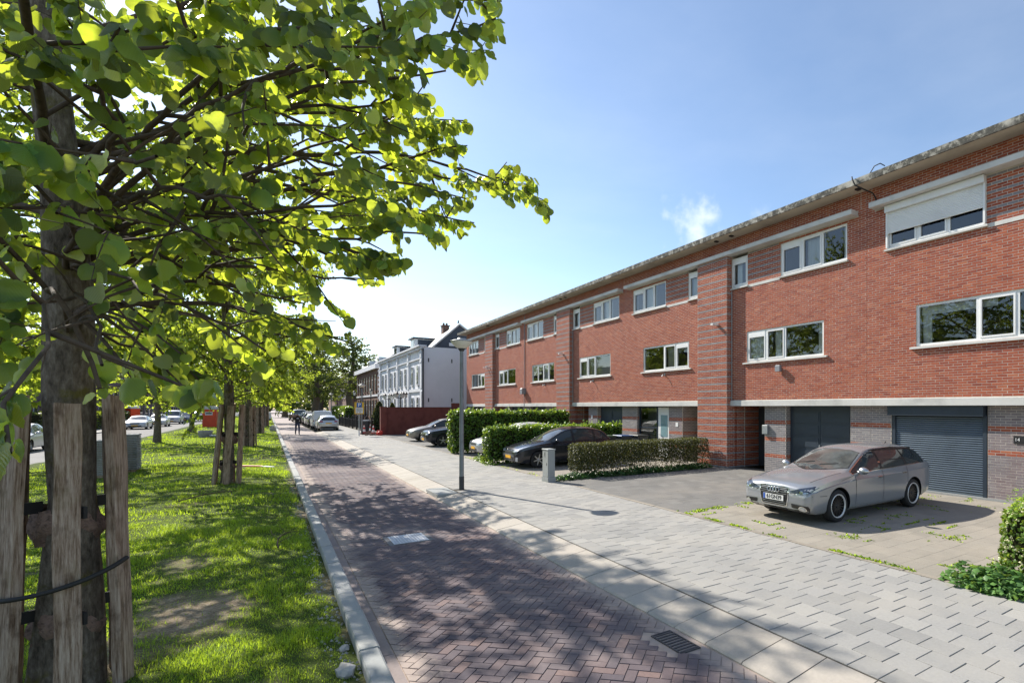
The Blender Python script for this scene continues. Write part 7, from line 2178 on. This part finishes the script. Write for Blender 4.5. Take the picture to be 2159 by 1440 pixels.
m = MB(); m.box(VX-.12, VX, VY0+.02, VY1-.02, 3.72, 4.02); m.box(VX-.16, VX, VY0+.01, VY1-.01, 6.75, 6.85); m.build('string_course', MT['whitewall'], wv)
for k in range(5):
    y = VY0+.05+k*(VY1-VY0-.7)/4
    m = MB(); m.box(VX-.17, VX-.002, y, y+.6, 0, 3.72); m.box(VX-.17, VX-.002, y, y+.6, 4.02, 6.75); m.box(VX-.21, VX-.002, y-.05, y+.65, 6.40, 6.62); m.build('pilaster', MT['whitewall'], wv)
    m = MB(); m.box(VX-.20, VX-.002, y+.05, y+.55, 6.85, 7.55); m.build('parapet_block', MT['whitewall'], wv)
for zi in (7.0, 3.3):
    for x in (12.1, 14.2, 16.3):
        m = MB(); m.box(x, x+.10, VY0-.03, VY0+.01, zi-.55, zi-.20); m.build('wall_anchor', MT['lampsleeve'], wv)
MT['vglass'] = opglass('villa_glass', (0.035,0.04,0.045))
def arched_window(root, x, y, z0, h, w, frame, surround, arch=True):
    m = MB(); n = 8; pts = [(y-w/2, z0), (y+w/2, z0)]+([(y+w/2*math.cos(a), z0+h-w/2*.5+w/2*.5*math.sin(a)) for a in np.linspace(0, math.pi, n)] if arch else [(y+w/2, z0+h), (y-w/2, z0+h)])
    m.prism([(y+(a-y)*1.28, z0+(b_-z0)*1.06-.04) for a, b_ in pts], x-.10, x-.003, lambda a, b_, q: (q, a, b_)); wo = m.build('window', surround, root)
    m = MB(); m.prism(pts, x-.115, x-.102, lambda a, b_, q: (q, a, b_)); m.build('pane', MT['vglass'], wo)
    m = MB(); m.box(x-.135, x-.116, y-.03, y+.03, z0, z0+h*.96); m.box(x-.135, x-.116, y-w/2, y+w/2, z0+h*.68, z0+h*.68+.06); m.build('glazing_bar', frame, wo)
    m = MB(); m.box(x-.22, x-.003, y-w*.7, y+w*.7, z0-.12, z0-.045); m.build('sill', surround, wo)
for bay in range(4):
    yb = VY0+.65+bay*(VY1-VY0-.7)/4; bw = (VY1-VY0-.7)/4-.6
    for t in (.27, .73):
        arched_window(wv, VX, yb+bw*t, 4.45, 1.75, .66, MT['paintwhite'], MT['whitewall']); arched_window(wv, VX, yb+bw*t, 1.1, 2.1, .66, MT['paintwhite'], MT['whitewall'])
for k, y in enumerate((57.5, 66.5)):
    m = MB(); m.box(VX+.4, VX+2.6, y, y+1.9, VZ+.14, VZ+1.35); dm = m.build('dormer', MT['paintwhite'], wv)
    m = MB(); m.box(VX+.2, VX+2.8, y-.2, y+2.1, VZ+1.35, VZ+1.48); m.build('dormer_roof', MT['slate'], dm)
    m = MB(); m.box(VX+.37, VX+.398, y+.25, y+1.65, VZ+.35, VZ+1.2); m.build('pane', MT['vglass'], dm)
    m = MB(); m.box(VX+.7, VX+2.4, y-.03, y-.002, VZ+.25, VZ+1.25); m.build('dormer_cheek', MT['slate'], dm)
MT['farbrick'] = mat('far_brick', (0.24,0.14,0.105), .9, var=.25, vscale=2)
bv = empty('brick_villa', (11.7, 76.5, 0), 0, 'brown brick villa with white cornice beyond the white villa', 'house')
m = MB(); m.box(VX, VX+10, 76.6, 97, 0, 7.3); m.build('wall', MT['dullbrick'], bv)
m = MB(); m.box(VX-.4, VX+10, 76.4, 97.2, 7.3, 7.9); m.build('cornice', MT['whitewall'], bv)
m = MB(); m.box(VX-.10, VX, 76.6, 97, 3.7, 3.95); m.build('string_course', MT['whitewall'], bv)
m = MB(); m.prism([(VX+.2, 7.9), (VX+2.2, 9.6), (VX+8, 9.6), (VX+10, 7.9)], 76.6, 97, lambda a, b_, h: (a, h, b_)); m.build('roof', MT['slate'], bv)
for k in range(8):
    for z0, h in ((1.0, 2.2), (4.4, 2.2)):
        arched_window(bv, VX, 78.2+k*2.45, z0, h, .80, MT['paintwhite'], MT['farbrick'], arch=False)
for k in range(12):
    m = MB(); m.box(VX-.06, VX+.5, 76.53, 76.599, .4+k*.58, .72+k*.58); m.build('quoin', MT['whitewall'], bv)
for y in (80, 88):
    m = MB(); m.box(VX+.6, VX+2.4, y, y+1.8, 7.9, 9.1); dm = m.build('dormer', MT['paintwhite'], bv); m = MB(); m.box(VX+.57, VX+.598, y+.2, y+1.6, 8.1, 8.9); m.build('pane', MT['vglass'], dm)
# houses closing the view up the street
MT['farbrick'] = mat('far_brick', (0.24,0.14,0.105), .9, var=.25, vscale=2)
for k, (y0, y1, z, lab) in enumerate(((118, 134, 7.0, 'brown house half hidden by the old trees up the street'), (135, 156, 8.0, 'reddish house furthest up the right side of the street'))):
    fh = empty('far_house', (12.5, y0, 0), 0, lab, 'house', 'houses far up the street')
    m = MB(); m.box(12.5, 20, y0, y1, 0, z); m.build('wall', MT['farbrick'], fh)
    m = MB(); m.prism([(12.2, z), (16, z+3), (20.2, z)], y0, y1, lambda a, b_, h: (a, h, b_)); m.build('roof', MT['slate'], fh)
    for j in range(5):
        for z0 in (.9, 4.1): arched_window(fh, 12.5, y0+2+j*3, z0, 1.7, 1.1, MT['paintwhite'], MT['paintwhite'], arch=False)
# front garden of the villas
hedge('clipped_hedge', 'long clipped green hedge behind the railings up the street', 8.3, 9.2, 80, 97, .05, 2.25, 5000, (.16, .26), MT['laurel'], 51, rough=.04, tpl=LEAF_C, tfc=LEAF_CF)
def cone_tree(loc, h, r, label, seed):
    root = empty('topiary_yew', loc, 0, label, 'shrub', 'clipped yew cones before the white villa')
    rg = np.random.RandomState(seed); n = 3000; t = rg.rand(n)**.7; a = rg.uniform(0, 6.28, n); rr = r*(1-t)**.8*rg.uniform(.92, 1.03, n)+.03
    P = np.stack([rr*np.cos(a), rr*np.sin(a), .1+t*(h-.1)], 1); N = np.stack([np.cos(a), np.sin(a), np.full(n, .4)], 1)
    M = leaf_frames(P, rg.normal(0, 1, (n, 3)), N+rg.normal(0, .4, (n, 3)), rg.uniform(.08, .14, n))
    o = put('foliage', leaves_mesh('foliage', P, M, rg.rand(n), LEAF_C, LEAF_CF, MT['yew'], False), root, True); o['kind'] = 'stuff'
    m = MB(); m.lathe([(r*.88, .1), (r*.6, h*.35), (r*.3, h*.7), (.03, h*.97)], 14); m.build('light_block_core', MT['core'], root, True)  # added dark core hidden in the cone, stops light passing through the foliage
    m = MB(); m.lathe([(.07, -.02), (.06, .15)], 8); m.build('trunk', MT['stem'], root, True)
cone_tree((8.4, 54.5, 0), 2.75, .95, 'tall dark yew cone left of the red wall', 61)
cone_tree((8.5, 50.4, 0), 1.9, .7, 'lower yew cone half hidden by the end of the red wall', 62)
cone_tree((9.6, 55.0, 0), 2.6, .6, 'yew cone whose tip shows above the red wall', 63)
# railing
MT['blackiron'] = mat('black_iron', (0.012,0.012,0.014), .45, metal=.3, var=.1, vscale=6)
rl = empty('iron_railing', (7.35, 58, 0), 0, 'black iron garden railing along the pavement before the villas', 'railing')
y = 51.2
for k in range(9):
    ya = 51.5+k*3.2
    m = MB(); m.box(7.28, 7.42, ya-.07, ya+.07, 0, 1.25); m.lathe([(.09, 1.25), (.10, 1.33), (.02, 1.42)], 8, (7.35, ya, 0)); m.build('post', MT['blackiron'], rl)
    if k < 8:
        m = MB()
        for z in (.18, .98): m.box(7.335, 7.365, ya+.07, ya+3.13, z, z+.035)
        m.build('rail', MT['blackiron'], rl)
        for j in range(20):
            yy = ya+.2+j*.145; m = MB(); m.box(7.34, 7.36, yy, yy+.02, .215, 1.12 if j % 2 else .98); m.build('bar', MT['blackiron'], rl)
# old style lanterns in the villa gardens
MT['lanternglass'] = mat('lantern_glass', (0.55,0.55,0.50), .2, var=.1, vscale=6, space='obj')
def lantern(loc, label, h=3.6, arms=1):
    root = empty('garden_lantern', loc, 0, label, 'lantern', 'ornate lanterns before the villas')
    m = MB(); m.lathe([(.14, -.02), (.14, .25), (.08, .35), (.06, 1.0), (.075, 1.05), (.045, 1.15), (.04, h-.5), (.07, h-.45), (.03, h-.4)], 12); m.build('post', MT['blackiron'], root, True)
    offs = [(0, 0)] if arms == 1 else [(.45*math.cos(a), .45*math.sin(a)) for a in np.linspace(0, 6.283, arms+1)[:-1]]
    for ox, oy in offs:
        if arms > 1:
            m = MB(); m.tube([(0, 0, h-.6), (ox*.6, oy*.6, h-.45), (ox, oy, h-.55)], .02, 6); m.build('arm', MT['blackiron'], root, True)
        zz = h-.4 if arms == 1 else h-.5
        m = MB(); m.lathe([(.08, zz), (.15, zz+.34)], 6, (ox, oy, 0), smooth=False); m.build('lantern_glass', MT['lanternglass'], root, True)
        m = MB(); m.lathe([(.19, zz+.34), (.10, zz+.46), (.03, zz+.52), (.01, zz+.60)], 6, (ox, oy, 0), smooth=False); m.build('lantern_cap', MT['blackiron'], root, True)
lantern((8.2, 58.0, 0), 'tall single lantern right of the parking sign lamp', 3.9)
lantern((8.0, 68.5, 0), 'tall single lantern further up by the railing', 4.0)
lantern((9.8, 52.2, 0), 'five armed lantern above the red wall', 3.6, 5)
lantern((10.2, 60.5, 0), 'second many armed lantern before the white villa', 3.6, 5)
# cones, rubble heap, bin
MT['cone'] = mat('cone_red', (0.55,0.035,0.02), .5, var=.1, vscale=5, space='obj')
def cone(loc, label):
    root = empty('traffic_cone', loc, 0, label, 'traffic cone', 'traffic cones by the rubble heap')
    m = MB(); m.box(-.19, .19, -.19, .19, 0, .04); m.build('base', MT['black'], root, True)
    m = MB(); m.lathe([(.14, .04), (.115, .22)], 16); m.lathe([(.085, .44), (.06, .60)], 16); m.lathe([(.035, .76), (.03, .80)], 16); m.build('cone_body', MT['cone'], root, True)
    m = MB(); m.lathe([(.115, .22), (.085, .44)], 16, cap=False); m.lathe([(.06, .60), (.035, .76)], 16, cap=False); m.build('white_band', MT['paintwhite'], root, True)
cone((6.55, 49.9, 0), 'red and white traffic cone right beside the parking sign post')
cone((7.05, 48.6, 0), 'traffic cone standing in the rubble by the red wall')
cone((7.35, 52.2, 0), 'traffic cone at the far side of the rubble heap')
gm3 = MB(); r_ = random.Random(9)
for k in range(160):
    x, y = 7.0+r_.gauss(0, .32), 49.6+r_.gauss(0, .9); s = r_.uniform(.05, .13); a = r_.uniform(0, 3)
    z = max(0, .28-.5*abs(x-7.0)-.12*abs(y-49.6))*r_.random()
    c_, s_ = math.cos(a)*s, math.sin(a)*s
    v = [(x-c_-s_*.5,y-s_+c_*.5,z),(x+c_-s_*.5,y+s_+c_*.5,z),(x+c_+s_*.5,y+s_-c_*.5,z),(x-c_+s_*.5,y-s_-c_*.5,z)]
    v += [(p[0], p[1], z+s*.8) for p in v]
    gm3.add(v, [(3,2,1,0),(4,5,6,7),(0,1,5,4),(1,2,6,5),(2,3,7,6),(3,0,4,7)])
tag(gm3.build('rubble_heap', MT['dullbrick']), 'heap of broken bricks on the pavement before the red wall', 'rubble', kind='stuff')
lb = empty('litter_bin', (7.15, 53.6, 0), 0, 'dark grey square litter bin before the yew cone', 'bin')
m = MB(); m.box(-.28, .28, -.28, .28, 0, 1.0); m.build('body', MT['lampsleeve'], lb, True); m = MB(); m.box(-.32, .32, -.32, .32, 1.0, 1.12, ch=.02); m.build('lid', MT['metal'], lb, True)
o = pebble(.26, .22, .24, 101, MT['cone'], 'red_sack', (7.35, 47.55, .16)); tag(o, 'crumpled red sack at the foot of the garden wall pier', 'sack')

# ------------------------------------------------------------------ houses and hedge beyond the side road
MT['purplebrick'] = mat('purple_brick', (0.15,0.10,0.105), .9, spec=.2, var=.2, vscale=3, bmp=.3, bscale=20)
MT['paneldoor'] = mat('painted_panel', (0.55,0.56,0.60), .5, var=.08, vscale=2)
Y0 = 56.0
for k in range(14):
    y0, y1 = Y0+k*11.5, Y0+k*11.5+11.46
    labs = ['first', 'second', 'third', 'fourth', 'fifth', 'sixth', 'seventh', 'eighth', 'ninth', 'tenth', 'eleventh', 'twelfth', 'thirteenth', 'fourteenth']
    rh = empty('row_house', (-17.5, y0, 0), 0, 'purple brown row house across the side road, %s from the left' % labs[k], 'house', 'row houses across the side road')
    m = MB(); m.box(-27, -17.5, y0, y1, 0, 8.6 if k % 3 else 9.4); m.build('wall', MT['purplebrick'], rh)
    m = MB(); m.box(-27.3, -17.2, y0-.1, y1+.08, 8.6 if k % 3 else 9.4, 8.9 if k % 3 else 9.7); m.build('roof', MT['slate'], rh)
    def rwin(y, z0, w, h, nm='window', dm='white'):
        f_ = MB(); f_.box(-17.505, -17.44, y, y+w, z0, z0+h); wo = f_.build(nm, MT[dm], rh)
        g_ = MB(); g_.box(-17.439, -17.425, y+.09, y+w-.09, z0+.09+(h*.45 if nm == 'door' else 0), z0+h-.09); g_.build('pane', MT['vglass'], wo)
    for j in range(3):
        yy = y0+1.0+j*3.5
        rwin(yy, 3.6, 1.9, 1.5); rwin(yy, 6.3, 1.9, 1.4)
        if j == 1: rwin(yy, 0, 1.1, 2.4, 'door', 'paneldoor')
        else: rwin(yy, .8, 2.1, 1.6)
        m = MB(); m.box(-17.56, -17.501, yy-.1, yy+2.1, 5.25, 6.2); m.build('facade_panel', MT['whitewall'] if j != 1 else MT['paneldoor'], rh)
hedge('beech_hedge', 'mixed brownish hedge across the side road behind the white cars', -15.2, -14.2, 60, 92, .05, 1.75, 4200, (.16, .28), MT['leafdark'], 71, rough=.12, tpl=LEAF_C, tfc=LEAF_CF)
